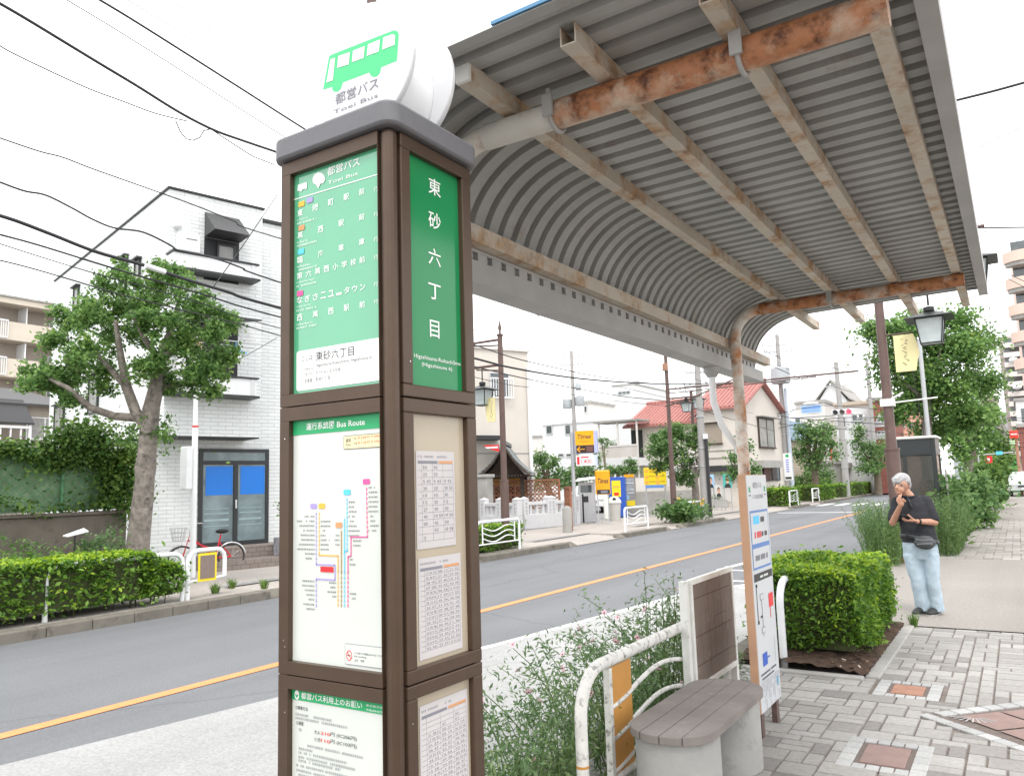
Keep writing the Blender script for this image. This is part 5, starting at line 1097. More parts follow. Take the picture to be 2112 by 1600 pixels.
# ---------------------------------------------------------------- curved bar railings
def wave_rail(label, x, y0, y1, z1=.78):
    t = thing('guard_rail', label, 'guard rail', (x,(y0+y1)/2,0), 0, 'white guard rails with wavy bars'); r = .12
    b = MB(); b.tube([(x,y0,-.03),(x,y0,z1-r)]+[(x,y0+r-r*math.cos(R(a)),z1-r+r*math.sin(R(a))) for a in (30,60,90)]+[(x,y1-r+r*math.sin(R(a)),z1-r+r*math.cos(R(a))) for a in (0,30,60)]+[(x,y1,z1-r),(x,y1,-.03)], .035, 10)
    b.build('hoop_pipe', M['white'], t, smooth=40, world=True); b = MB(); a, c = y0+.22, y1-.22
    b.tube([(x,y0,.24),(x,y1,.24)], .018, 8); b.tube([(x,a,.24),(x,a,z1)], .018, 8); b.tube([(x,c,.24),(x,c,z1)], .018, 8); b.build('brace', M['white'], t, world=True); b = MB()
    for k in range(3): b.tube([(x,a+(c-a)*i/24,.34+.13*k+.06*math.sin(i/24*math.pi*2.2+2.4)) for i in range(25)], .016, 6)
    b.build('wave_bar', M['white'], t, smooth=60, world=True); return t
y0 = PX(985,1136,-10.95).y; y1 = PX(1072,1136,-10.95).y; wave_rail('white wavy-bar rail by the low hedge and first brown lamp post', -10.95, y0, y1)
y0 = PX(1290,1100,-11).y; y1 = PX(1337,1093,-11).y; wave_rail('white wavy-bar rail standing alone before the parking entrance', -11, y0, y1)
q = PX(1015,1130,-11.6); hedge('low_hedge', 'low clipped hedge around the foot of the first brown lamp post', -12.3,-11.15,14.6,17.9,.05,.62, 5200, 61, .09, 1500, amp=.06)
# ---------------------------------------------------------------- cream three storey block
q = PX(1108,995,-19); fc = Frame((q.x-1.5,q.y+2), R(65)); cb = thing('cream_building', 'plain cream block with one barred window behind the shrine roof', 'building', (fc.o.x,fc.o.y,0), R(65))
zt = fc.front(1093,727)[1]; MB().bx(-16,0,0,10,0,zt).build('wall', M['cream_wall'], cb); MB().bx(-16.1,.1,-.1,10,zt,zt+.15).build('parapet', M['pale_wall'], cb)
a = fc.front(1010,818); c = fc.front(1049,770); window(cb, a[0], c[0], a[1], c[1], 0, 'alu', 'glass', 2); a2 = fc.front(1010,816); railing(cb, a2[0]-.05, c[0]+.1, -.25, a2[1]-.1, a2[1]+.85, M['white'], 9, th=.035)
x = fc.front(1100,850)[0]; b = MB(); b.tube([(x-.3,-.1,0),(x-.3,-.1,zt-.8)], .09, 8); b.build('downpipe', M['white'], cb); b = MB(); b.bx(-16,.0,-.02,-.001,3.2,3.25); b.build('wall_joint', M['grey_wall'], cb)
x0 = fc.front(975,905)[0]; MB().bx(-16,fc.front(1025,900)[0],-.8,-.01,fc.front(1000,908)[1],fc.front(1000,900)[1]).build('canopy', M['dark'], cb)
# ---------------------------------------------------------------- shrine hut, its lantern wall and stone fence
g0 = G(1043,1086); sh_ = thing('shrine_hut', 'small shrine hut with a sweeping tiled gable roof behind the stone fence', 'shrine', (g0.x-2.2,g0.y+3.4,0), R(28)); gs = Frame((g0.x-2.2,g0.y+3.4), R(28))
M['roof_tile'] = brickmat('grey roof tile', (.20,.225,.225), (.15,.17,.17), (.06,.065,.065), .28, .13, .02, .5, .8); M['old_wood'] = mat('dark old timber', (.06,.042,.032), .8, .25, 5)
ze = gs.front(1095,974)[1]; zp_ = gs.front(1035,917)[1]; hw = (gs.front(1096,974)[0]-gs.front(988,974)[0])/2; xc = (gs.front(1096,974)[0]+gs.front(988,974)[0])/2
prof = [(-1,0),(-.72,.20),(-.42,.47),(-.15,.84),(0,1.0),(.15,.84),(.42,.47),(.72,.20),(1,0)]
def gable(y0, y1, dz, th, k=1.0): 
    P = [(xc+u*hw*k, ze+v*(zp_-ze)+dz) for u, v in prof]; return MB().prism(P[::-1]+[(x, z-th) for x, z in P], y0, y1, 1)
gable(-.5,3.2,0,.07).build('roof', M['roof_tile'], sh_); gable(-.56,-.44,-.075,.12,.98).build('barge_board', M['old_wood'], sh_); MB().bx(xc-.09,xc+.09,-.5,3.2,zp_,zp_+.16).build('roof_ridge', M['roof_tile'], sh_)
b = MB()
for k in range(18): x = xc-hw*.95+hw*1.9*k/17; z = ze+max(0,(1-abs(x-xc)/hw))*.05; b.bx(x-.03,x+.03,-.4,3.0,ze-.16,ze-.09)
b.build('rafter_end', M['old_wood'], sh_); P = [(xc+u*hw*.8, ze+v*(zp_-ze)-.15) for u, v in prof]; MB().prism(P[::-1], .3, .36, 1).build('gable_wall', M['old_wood'], sh_)
b = MB(); [b.bx(xc+u*hw*.62-.09,xc+u*hw*.62+.09,y,y+.18,0,ze-.05) for u in (-1,1) for y in (.25,2.4)]; b.bx(xc-hw*.7,xc+hw*.7,.25,.4,ze-.25,ze-.1); b.build('post', M['old_wood'], sh_); MB().bx(xc-hw*.55,xc+hw*.5,1.6,1.7,0,ze-.6).build('back_wall', M['old_wood'], sh_)
M['curtain_gold'] = plain('golden curtain', (.80,.46,.05), .6); MB().bx(xc-hw*.55,xc+hw*.5,1.2,1.22,ze-.55,ze-.15).build('curtain', M['curtain_gold'], sh_)
t = thing('festival_banner', 'red and white triangular cloth strung above the shrine hut roof', 'banner', tuple(gs.w(xc-.5,-.8,ze)))
v = [PY(*p_, g0.y+1.5) for p_ in ((996,918),(1028,917),(1029,931),(1013,927))]; b = MB(); b.add([tuple(p_) for p_ in v]+[tuple(p_+Vector((0,.02,0))) for p_ in v], [(0,1,2,3),(7,6,5,4),(0,4,5,1),(1,5,6,2),(2,6,7,3),(3,7,4,0)]); b.build('cloth', M['red'], t, world=True)
v = [PY(*p_, g0.y+1.48) for p_ in ((1000,922),(1027,920),(1027,924),(1004,925))]; MB().add([tuple(p_) for p_ in v], [(0,1,2,3)]).build('white_print', M['white'], t, world=True)
t = thing('stone_pillar', 'mossy square stone gate pillar close to the bus stop pillar edge', 'pillar', (g0.x-.6,g0.y+.6,0)); v = PY(1001,985,g0.y+.6); MB().bx(v.x-.32,v.x+.22,v.y-.25,v.y+.25,0,v.z).build('shaft', M['grey_wall'], t, bevel=.03, world=True); MB().bx(v.x-.38,v.x+.28,v.y-.32,v.y+.32,v.z,v.z+.14).build('cap', M['grey_wall'], t, bevel=.03, world=True); MB().bx(v.x-.4,v.x+.3,v.y-.34,v.y+.34,0,.45).build('base', M['grey_wall'], t, bevel=.02, world=True)
M['granite'] = mat('pale granite', (.56,.56,.57), .7, .05, 6, bmp=.1, bscale=60)
def stone_fence(label, a, c, z0, z1, npost, nbal):
    a = Vector((*a,0)); c = Vector((*c,0)); ang = math.atan2(c.y-a.y, c.x-a.x); L_ = (c-a).length; t = thing('stone_fence', label, 'fence', a, ang, 'pale granite shrine fences'); 
    MB().bx(-.12,L_+.12,-.14,.14,0,z0+.42).build('base', M['granite'], t, bevel=.01); ins = plain('carved stroke', (.20,.20,.21), .8)
    for k in range(npost):
        x = L_*k/(npost-1); b = MB(); b.bx(x-.13,x+.13,-.13,.13,z0+.42,z1); b.add([(x-.15,-.15,z1),(x+.15,-.15,z1),(x+.15,.15,z1),(x-.15,.15,z1),(x,0,z1+.09)], [(0,1,4),(1,2,4),(2,3,4),(3,0,4),(3,2,1,0)]); o = b.build('post', M['granite'], t, bevel=.008)
        b = MB(); g = random.Random(k)
        for j in range(5):
            for i in range(3): zz = z1-.16-j*.13-i*.03; b.bx(x-.05*g.uniform(.4,1),x+.05*g.uniform(.4,1),-.134,-.1305,zz,zz+.012)
        b.build('carved_name', ins, o)
    b = MB(); b.bx(0,L_,-.10,.10,z1-.24,z1-.12); b.build('top_rail', M['granite'], t, bevel=.01)
    for k in range(npost-1):
        for j in range(nbal):
            x = L_*(k+(j+.9)/(nbal+.8))/(npost-1); MB().bx(x-.055,x+.055,-.06,.06,z0+.42,z1-.24).build('baluster', M['granite'], t)
zt = zat(G(1090,1093),1090,1029)
stone_fence('granite fence wing with carved posts behind the first brown lamp post', (-17.3,24.75), (-15.55,24.35), .12, zt, 3, 3)
stone_fence('granite fence wing turning the corner beside the parking entrance', (-15.75,25.15), (-15.42,26.35), .12, zt, 2, 3); stone_fence('granite fence wing along the pavement ending at the lattice', (-15.42,26.62), (-15.05,27.9), .12, zt, 2, 4)
M['rust_brown'] = mat('rust brown lattice', (.27,.115,.065), .75, .15, 5)
def lattice(label, a, c, z0, z1, n):
    a = Vector((*a,0)); c = Vector((*c,0)); ang = math.atan2(c.y-a.y, c.x-a.x); L_ = (c-a).length; t = thing('lattice_fence', label, 'fence', a, ang, 'rust brown lattice fences'); b = MB(); h = z1-z0; st_ = L_/n
    for k in range(-int(h/st_)-1, n+1):
        for s in (1,-1):
            x0 = k*st_; x1 = x0+h; lo, hi = max(x0,0), min(x1,L_)
            if hi-lo < .05: continue
            zA, zB = z0+(lo-x0), z0+(hi-x0)
            if s < 0: zA, zB = z1-(lo-x0), z1-(hi-x0)
            b.bar((lo,.014*s,zA),(hi,.014*s,zB),.012,.045)
    b.build('lattice_panel', M['rust_brown'], t); b = MB(); b.bar((0,0,z1),(L_,0,z1),.07,.07); b.bar((0,0,z0),(L_,0,z0),.07,.07); b.bar((0,0,(z0+z1)/2),(L_,0,(z0+z1)/2),.05,.05); [b.bar((x,0,0),(x,0,z1+.03),.08,.08) for x in (0,L_*.5,L_)]; b.build('rail', M['rust_brown'], t); return t
q = G(1160,1072); zl = zat(q,1100,990); lattice('long rust brown lattice fence between the shrine and the parking lot', (q.x-3.6,q.y-2.2), (q.x-.5,q.y+.7), .55, zl, 22); q = G(1182,1095); lattice('short rust brown lattice return down to the ground by the lot entrance', (q.x-.75,q.y+.9), (q.x-.1,q.y+.1), .1, zat(q,1172,1005), 4)
q = G(1171,1098); t = thing('stone_bollard', 'short round stone post in front of the lattice return', 'bollard', (q.x,q.y,0)); MB().lathe((0,0,0), [(.16,0),(.16,.8),(.1,.87),(.01,.9)], 14).build('shaft', M['grey_wall'], t, smooth=50)
# ---------------------------------------------------------------- pay parking: signs, machine, vending machines
def facing(q): return math.atan2(q.y, q.x)+R(90)                       # front (local -y) turned to the pavement side
q = G(1190,1085); s = sc(q); ts = thing('parking_sign_tower', 'tall amber parking sign with a left arrow over a white price board', 'sign', (q.x,q.y,0), R(20)); ft = Frame((q.x,q.y), R(20))
X = lambda px, py: ft.front(px, py, -.2)
b = MB(); b.tube([(-.06,0,0),(-.06,0,X(1188,890)[1])], .075, 12); b.build('post', M['steel'], ts)
x0, zt = X(1186,889); x1, zm = X(1225,917); zb = X(1186,935)[1]; xs = x1+.12
MB().bx(x0,xs,-.2,.14,zb,zt).build('sign_box', plain('pale violet casing', (.42,.46,.75), .4), ts, bevel=.01)
MB().bx(x0,x1,-.206,-.2005,zm,zt).build('amber_face', M['times'], ts); MB().bx(x0+.02,x1,-.206,-.2005,zb,zm-.005).build('arrow_panel', plain('dark display', (.035,.02,.018), .4), ts)
def ft_text(s_, x, z, h, w_, m, sh_=.25, bold=.015, y=-.208, par=None):
    o = text(s_, (x,y,z), (1,0,0), (0,0,1), h, m, None, width=w_, bold=bold, shear=sh_); o.data.transform(WM[ts.name] if par is None else WM[par.name]); o.parent = par or ts
    o.data.transform((WM[(par or ts).name]).inverted()); return o
w_ = x1-x0; ft_text('Times', x0+w_*.12, zm+(zt-zm)*.45, (zt-zm)*.30, w_*.74, M['dark']); ft_text('PARKING', x0+w_*.24, zm+(zt-zm)*.2, (zt-zm)*.12, w_*.5, plain('dim sign print', (.45,.22,.01), .5), 0, .01)
b = MB(); zc_ = (zb+zm)/2; h = (zm-zb)*.36; b.quad((x0+.05*w_,-.209,zc_),(x0+.05*w_+h,-.209,zc_+h),(x0+.05*w_+h*1.35,-.209,zc_+h*.9),(x0+.05*w_+h*.6,-.209,zc_+.12*h),(x0+.5*w_,-.209,zc_+.12*h),(x0+.5*w_,-.209,zc_-.12*h),(x0+.05*w_+h*.6,-.209,zc_-.12*h),(x0+.05*w_+h*1.35,-.209,zc_-h*.9),(x0+.05*w_+h,-.209,zc_-h)); b.build('arrow_symbol', M['times'], ts)
MB().bx(x0+.58*w_,x1-.04,-.209,-.2065,zb+.05,zm-.05).build('display_grid', mat('dim led grid', (.16,.07,.06), .6, .3, 60), ts)
xa, za_ = X(1188,939); xb, zb_ = X(1226,959); MB().bx(xa,xb+.11,-.2,.1,zb_,za_).build('price_box', plain('pale violet casing two', (.55,.60,.80), .4), ts); MB().bx(xa,xb,-.206,-.2005,zb_,za_).build('price_face', M['white'], ts)
hh = za_-zb_; ww = xb-xa; ft_text('1,400', xa+ww*.27, zb_+hh*.12, hh*.48, ww*.58, M['red'], 0, .006); ft_text('円', xa+ww*.88, zb_+hh*.14, hh*.16, ww*.08, M['red'], 0, 0); MB().bx(xa+ww*.05,xa+ww*.19,-.209,-.2065,zb_+hh*.1,zb_+hh*.86).build('price_tag', M['red'], ts); MB().bx(xa+ww*.27,xa+ww*.7,-.209,-.2065,zb_+hh*.74,zb_+hh*.86).build('print_line', M['red'], ts)
q = G(1210,1078); pm = thing('payment_machine', 'silver parking pay machine with a sloping white hood', 'parking machine', (q.x,q.y,0), R(20)); fm = Frame((q.x,q.y), R(20)); a = fm.front(1195,1075); c = fm.front(1224,985)
MB().bx(a[0],c[0],0,.5,0.03,c[1]-.18).build('cabinet', mat('brushed cabinet', (.50,.51,.53), .4, .05, 5, metal=.3), pm, bevel=.015); b = MB(); zt = c[1]; b.add([(a[0]-.06,-.3,zt-.1),(c[0]+.1,-.3,zt-.02),(c[0]+.1,.55,zt+.06),(a[0]-.06,.55,zt),(a[0]-.06,-.3,zt-.14),(c[0]+.1,-.3,zt-.06),(c[0]+.1,.55,zt+.02),(a[0]-.06,.55,zt-.04)], [(0,1,2,3),(7,6,5,4),(0,4,5,1),(1,5,6,2),(2,6,7,3),(3,7,4,0)]); b.build('hood', M['white'], pm); b = MB(); b.bx(a[0],a[0]+.04,.2,.5,zt-.2,zt-.06); b.bx(c[0]-.04,c[0],.2,.5,zt-.2,zt-.03); b.build('hood_bracket', M['steel'], pm)
MB().bx(a[0]+.1,c[0]-.1,-.008,-.001,zt-.6,zt-.3).build('display', M['glass'], pm); MB().bx(a[0]+.15,c[0]-.25,-.01,-.001,zt-1.0,zt-.75).build('card_slot', M['dark'], pm)
b = MB(); b.bar((a[0]+.25,-.5,.02),(a[0]+.25,-.5,1.15),.05,.05); b.bx(a[0]+.05,a[0]+.45,-.6,-.4,0,.04)
t = thing('sign_stake', 'thin black post on a flat foot before the pay machine', 'post', tuple(fm.w(a[0]+.25,-.5,0)), R(20)); MB().bx(-.03,.03,-.03,.03,.04,1.2).build('shaft', M['black'], t); MB().bx(-.25,.25,-.14,.14,0,.04).build('foot', M['concrete'], t)
q = G(1243,1080); p_ = thing('parking_sign', 'amber upright parking sign on two legs beside the blue vending machine', 'sign', (q.x,q.y,0), R(28)); fp = Frame((q.x,q.y), R(28)); a = fp.front(1229,1020); c = fp.front(1257,969); xm_ = (a[0]+c[0])/2
MB().bx(a[0],c[0],-.14,.14,a[1],c[1]).build('sign_box', M['times'], p_, bevel=.05); MB().bx(a[0]+.05,c[0]-.03,-.148,-.1405,a[1]+.03,a[1]+(c[1]-a[1])*.2).build('display', M['dark'], p_); MB().bx(a[0]+.2,c[0]-.12,-.152,-.1485,a[1]+.06,a[1]+(c[1]-a[1])*.16).build('display_pane', M['inkgrey'], p_)
ft_text('Times', a[0]+(c[0]-a[0])*.16, a[1]+(c[1]-a[1])*.46, (c[1]-a[1])*.21, (c[0]-a[0])*.72, M['dark'], .2, .015, -.145, p_); b = MB(); [b.bar((x,0,0),(x,0,a[1]+.05),.05,.05) for x in (a[0]+.07,c[0]-.1)]; [b.bx(x-.1,x+.1,-.12,.12,0,.02) for x in (a[0]+.07,c[0]-.1)]; b.build('leg', M['steel'], p_)
q = G(1269,1074); t = thing('litter_bin', 'pale grey litter bin with a rounded lid in front of the vending machine', 'bin', (q.x,q.y,0), R(25)); MB().lathe((0,0,0), [(.22,0),(.27,.75),(.29,.76)], 16).build('body', mat('grey plastic', (.50,.49,.46), .5, .05, 4), t, smooth=40); MB().lathe((0,0,.765), [(.3,0),(.28,.1),(.17,.24),(.02,.28)], 16).build('lid', M['white_worn'], t, smooth=50); MB().tube([(0,-.2,.93),(0,-.27,.91)], .075, 14).build('opening', M['black'], t)
q = G(1275,1070); t = thing('white_cylinder', 'slim white upright can holder between the parking sign and bin', 'holder', (q.x-.65,q.y+.2,0)); MB().lathe((0,0,0), [(.13,0),(.13,1.35),(.08,1.42),(.01,1.44)], 14).build('body', M['white_worn'], t, smooth=40); MB().tube([(0,0,1.2),(0,0,1.24)], .135, 14).build('rim', M['steel'], t)
q = G(1274,1068); vm = thing('vending_machine', 'big blue vending machine with a yellow poster on its side', 'vending machine', (q.x+.1,q.y+.6,0), R(20)); fv = Frame((q.x+.1,q.y+.6), R(20)); a = fv.front(1259,1066); c = fv.front(1288,983); MB().bx(a[0],c[0],0,.7,.03,c[1]).build('body', plain('vending blue', (.03,.10,.46), .35), vm, bevel=.02)
ps = fv.front(1261,991); pe = fv.front(1281,1024); MB().bx(ps[0],pe[0],-.006,-.001,pe[1],ps[1]).build('poster', M['yellow'], vm); MB().bx(ps[0]+.06,pe[0]-.06,-.009,-.0065,ps[1]-.36,ps[1]-.24).build('poster_print', M['c_orange'], vm); MB().bx(ps[0]+.1,pe[0]-.1,-.009,-.0065,pe[1]+.06,pe[1]+.2).build('poster_print', M['red'], vm); b = MB(); b.bx(a[0]+.03,c[0]-.03,.05,.6,0,.03); b.build('foot', M['dark'], vm)
fv2 = Frame((q.x+.35,q.y+1.6), R(20)); a = fv2.front(1290,1064); c = fv2.front(1308,978); v2 = thing('snack_machine', 'grey vending machine with glass shelves and an orange top sign', 'vending machine', (q.x+.35,q.y+1.6,0), R(20)); MB().bx(a[0],c[0],0,.65,.05,c[1]).build('body', M['grey_wall'], v2, bevel=.02)
zz = lambda py: fv2.front(1298,py)[1]; MB().bx(a[0]+.03,c[0]-.05,-.01,-.001,zz(1018),zz(986)).build('glass_front', mat('shelf glass', (.36,.38,.39), .2, .25, 6), v2); b = MB(); [b.bx(a[0]+.03,c[0]-.05,-.03,-.011,zz(p_),zz(p_)+.03) for p_ in (997,1010,1018)]; b.build('shelf', M['white'], v2); MB().bx(a[0]+.02,c[0]-.02,-.02,-.001,zz(984),zz(978)).build('top_sign', M['times'], v2); MB().bx(a[0]+.02,c[0]-.02,-.02,-.001,zz(1043),zz(1032)).build('lower_panel', M['yellow'], v2); MB().bx(a[0]+.02,c[0]-.3,-.02,-.001,zz(1031),zz(1020)).build('dispenser', plain('pale blue panel', (.35,.55,.75), .4), v2)
def car(label, pos, rot, m, name='parked_car'):
    t = thing(name, label, 'car', (pos.x,pos.y,0), rot)                 # nose towards local -y
    L_, W_c, z0 = 4.2, 1.7, .25
    side = [(-2.1,.35),(-2.08,.72),(-1.9,.86),(-1.15,.98),(-.45,1.47),(1.1,1.5),(1.85,1.05),(2.08,.95),(2.1,.4),(1.6,.28),(-1.7,.28)]
    b = MB(); n = len(side); V = []
    for x, k in ((-.85,0),(-.6,1),(.6,1),(.85,0)):
        V += [(x if z < 1 or k else x*.86, y, z+(.03 if k else 0)) for y, z in side]
    b.add(V, [(i*n+j, i*n+(j+1) % n, (i+1)*n+(j+1) % n, (i+1)*n+j) for i in range(3) for j in range(n)]+[tuple(range(n-1,-1,-1)), tuple(range(3*n,4*n))]); b.build('body', m, t, smooth=35)
    b = MB(); b.add([(-.70,-1.12,1.03),(.70,-1.12,1.03),(.58,-.50,1.46),(-.58,-.50,1.46)], [(0,1,2,3)]); b.build('windscreen', M['glass'], t)
    for sx in (-1,1): MB().add([(sx*.80,-.85,1.03),(sx*.80,1.5,1.06),(sx*.745,1.0,1.42),(sx*.745,-.42,1.42)], [(0,1,2,3)]).build('side_window', M['glass'], t)
    for x in (-.76,.76):
        for y in (-1.3,1.3):
            o = MB().tube([(x-.1,y,.31),(x+.1,y,.31)], .31, 18).build('wheel', M['black'], t, smooth=40); MB().tube([(x-.105,y,.31),(x+.105,y,.31)], .18, 12).build('rim', M['steel'], o, smooth=40)
        MB().ell((x*.8,-2.05,.74), (.18,.07,.09), 12, 6).build('headlight', M['panel_white'], t, smooth=180)
    MB().bx(-.35,.35,-2.13,-2.095,.58,.68).build('grille', M['dark'], t); MB().bx(-.17,.17,-2.14,-2.11,.42,.55).build('number_plate', M['white'], t); return t
q = G(1192,1060); car('white car parked behind the silver pay machine and lattice', Vector((q.x-.6,q.y+2.6,0)), R(28), plain('white car paint', (.75,.76,.78), .25)); q = G(1240,1058); car('dark car parked behind the amber upright sign', Vector((q.x+.1,q.y+2.6,0)), R(10), plain('dark car paint', (.03,.035,.045), .2))
# ---------------------------------------------------------------- yellow notice, walls, posters
q = G(1345,1062); fb = Frame((q.x,q.y), R(25)); t = thing('yellow_notice', 'yellow parking rules board on grey posts before the block wall', 'sign', (q.x,q.y,0), R(25)); a = fb.front(1329,1000); c = fb.front(1373,963); MB().bx(a[0],c[0],-.03,.03,a[1],c[1]).build('board', M['yellow'], t); b = MB(); [b.bar((x,.05,0),(x,.05,c[1]),.06,.06) for x in (a[0]+.08,c[0]-.08)]; b.build('post', M['steel'], t)
ww, hh = c[0]-a[0], c[1]-a[1]; b = MB()
for u, v in ((.12,.82),(.12,.45),(.12,.14),(.6,.45),(.6,.14)): b.prism([(a[0]+ww*u+.10*math.cos(k*.52), a[1]+hh*v+.10*math.sin(k*.52)) for k in range(12)], -.036, -.0305, 1)
b.build('ban_symbol', M['c_orange'], t); b = MB()
for u0, u1, v in ((.24,.9,.86),(.24,.8,.72),(.22,.5,.48),(.7,.92,.48),(.22,.5,.16),(.7,.92,.16)): b.bx(a[0]+ww*u0,a[0]+ww*u1,-.035,-.0305,a[1]+hh*v,a[1]+hh*(v+.05))
b.build('print_line', plain('ochre print', (.55,.30,.02), .5), t); MB().bx(a[0]+.05,c[0]-.15,-.03,.02,a[1]-.16,a[1]-.01).build('blue_strip', plain('soft blue', (.15,.30,.65), .5), t)
b = MB(); x = c[0]+.04; b.bx(x,x+.62,-.03,.0,a[1]-.1,c[1]); b.build('white_board', M['white'], t); MB().bx(x+.15,x+.42,-.034,-.031,a[1]+hh*.55,a[1]+hh*.85).build('board_picture', M['inkgrey'], t)
a_ = G(1308,1062); c_ = G(1424,1056); ang = math.atan2(c_.y-a_.y, c_.x-a_.x); L_ = (c_-a_).length; t = thing('boundary_wall', 'stained grey lot wall behind the yellow parking board', 'wall', (a_.x-.4,a_.y+1.3,0), ang); zt = zat(Vector((a_.x,a_.y+1.3,0)),1350,1013); MB().bx(-.5,L_+.3,-.1,.1,0,zt).build('wall', M['grey_wall'], t); MB().bx(-.4,L_*.55,.25,.4,0,zat(Vector((a_.x,a_.y+1.6,0)),1320,985)).build('block_wall', M['pale_wall'], t)
# ---------------------------------------------------------------- red roofed house
q = G(1553,1045); hx, hy = q.x-.3, q.y; fh = Frame((hx,hy), R(86)); hs = thing('red_roof_house', 'old cream house with a red tiled roof and shuttered windows', 'house', (hx,hy,0), R(86))
ze = fh.front(1553,840)[1]; xr = fh.front(1610,880)[0]; zap = fh.front(1578,793)[1]; yd = fh.side(1440,900)[0]; yd2 = fh.side(1300,930)[0]
yd, yd2 = min(yd, 9.5), min(yd2, 19)
MB().bx(0,xr,0,yd,0,ze).add([(0,0,ze),(xr,0,ze),(xr/2,0,zap-.1),(0,yd,ze),(xr,yd,ze),(xr/2,yd,zap-.1)], [(0,1,2),(5,4,3)]).build('wall', M['cream_wall'], hs)
M['red_tile'] = brickmat('red roof tile', (.42,.135,.115), (.34,.10,.09), (.17,.05,.045), .26, .24, .035, .55, 1.0, rot=False)
def red_roof(b, x0, x1, y0, y1, ze, zr, ov=.35):
    xm = (x0+x1)/2; k = (zr-ze)/(xm-x0)
    for sx in (-1,1):
        xe = x0-ov if sx < 0 else x1+ov; zeo = ze-ov*k; n = 40
        P = [(xe,y0-ov,zeo),(xm,y0-ov,zr),(xm,y1+ov,zr),(xe,y1+ov,zeo)]; b.add(P+[(x,y,z+.12) for x,y,z in P], [(0,1,2,3),(7,6,5,4),(0,4,5,1),(1,5,6,2),(2,6,7,3),(3,7,4,0)] if sx > 0 else [(3,2,1,0),(4,5,6,7),(1,5,4,0),(2,6,5,1),(3,7,6,2),(0,4,7,3)])
        for j in range(int((y1-y0+2*ov)/.27)):
            y = y0-ov+.13+.27*j; b.tube([(xe,y,zeo+.13),(xm,y,zr+.13)], .07, 6)
    b.tube([(xm,y0-ov-.05,zr+.16),(xm,y1+ov,zr+.16)], .14, 8); return b
M['red_tile'] = mat('red roof tile', (.36,.15,.13), .55, .18, 6, stain=((.26,.11,.10), 5, .6))
red_roof(MB(), 0, xr, 0, yd, ze, zap).build('roof', M['red_tile'], hs, smooth=50)
z2e = fh.side(1300,880)[1]; z2e = min(z2e, ze-.3); z2r = min(fh.side(1310,848)[1], z2e+1.5); MB().bx(.2,xr-.4,yd,yd2,0,z2e).build('wall', M['cream_wall'], hs); red_roof(MB(), .1, xr-.3, yd+.35, yd2, z2e+.05, max(z2e+.9, min(z2r+.6, zap-.4))).build('roof', M['red_tile'], hs, smooth=50)
# street side window, door, hood; flank windows
a = fh.front(1565,922); c = fh.front(1592,866); window(hs, a[0], c[0], a[1], c[1], 0, 'old_wood', 'curtain', 2, .12, True); MB().bx(a[0]-.15,c[0]+.4,-.45,-.001,c[1]+.06,c[1]+.12).build('window_hood', M['grey_wall'], hs)
a = fh.front(1574,992); c = fh.front(1603,962); window(hs, a[0], c[0]+.2, a[1], c[1], 0, 'alu_dark', 'glass', 2, .1); MB().bx(fh.front(1553,965)[0],fh.front(1592,965)[0],-.7,-.001,fh.front(1565,965)[1],fh.front(1565,950)[1]).build('shop_hood', M['concrete'], hs)
def side_rect(px0, py0, px1, py1): a = fh.side(px0,py0); c = fh.side(px1,py1); return min(a[0],c[0]), max(a[0],c[0]), min(a[1],c[1]), max(a[1],c[1])
y0, y1, z0, z1 = side_rect(1456,915,1487,872); MB().bx(-.1,-.001,y0,y1,z0,z1).build('window_shutter', mat('tan shutter', (.30,.255,.21), .7, .06, 2), hs); b = MB(); b.bx(-.14,-.001,y0-.05,y1+.05,z0-.08,z0-.01); b.bx(-.25,-.001,y0-.05,y1+.05,z1+.01,z1+.07); b.build('window_sill', M['old_wood'], hs)
for py in (928,943): z = fh.side(1480,py)[1]; MB().bx(-.04,-.001,.05,yd-.05,z-.06,z).build('band_course', M['grey_wall'], hs)
y0, y1, z0, z1 = side_rect(1470,1035,1505,968); MB().bx(-.03,-.001,y0,y1,z0,z1).build('shop_front', M['pale_wall'], hs); MB().bx(-.6,-.031,y0-1,y1+.2,z1-.1,z1+.25).build('shop_awning', M['dark'], hs)
M['redpipe'] = plain('red drain pipe', (.55,.10,.08), .5); MB().tube([(.12,-.06,0),(.12,-.06,ze-.3)], .045, 8).build('downpipe', M['redpipe'], hs)
# upper veranda
y0, y1, z0, z1 = side_rect(1262,947,1338,918); y1 = min(y1, yd2+3); y0 = max(y0, yd+1.5)
b = MB(); b.bx(-1.6,-.0,y0,y1,z0-.5,z0-.02); v_ = b.build('veranda', M['white_bld'], hs); railing(v_, y0, y1, -1.55, z0, z1, M['pale_wall'], 34, 'veranda_rail', 'y', .05); MB().bx(-1.7,.0,y0-.2,y1+.3,z1+1.5,z1+1.6).build('veranda_roof', M['grey_wall'], v_); b = MB(); [b.bar((-1.5,y,0),(-1.5,y,z1+1.5),.09,.09) for y in (y0,(y0+y1)/2,y1)]; b.build('veranda_post', M['pale_wall'], v_)
MB().bx(-.03,.19,y0+.5,y1-1.5,z0,z1+1.0).build('veranda_opening', M['dark_room'], hs)
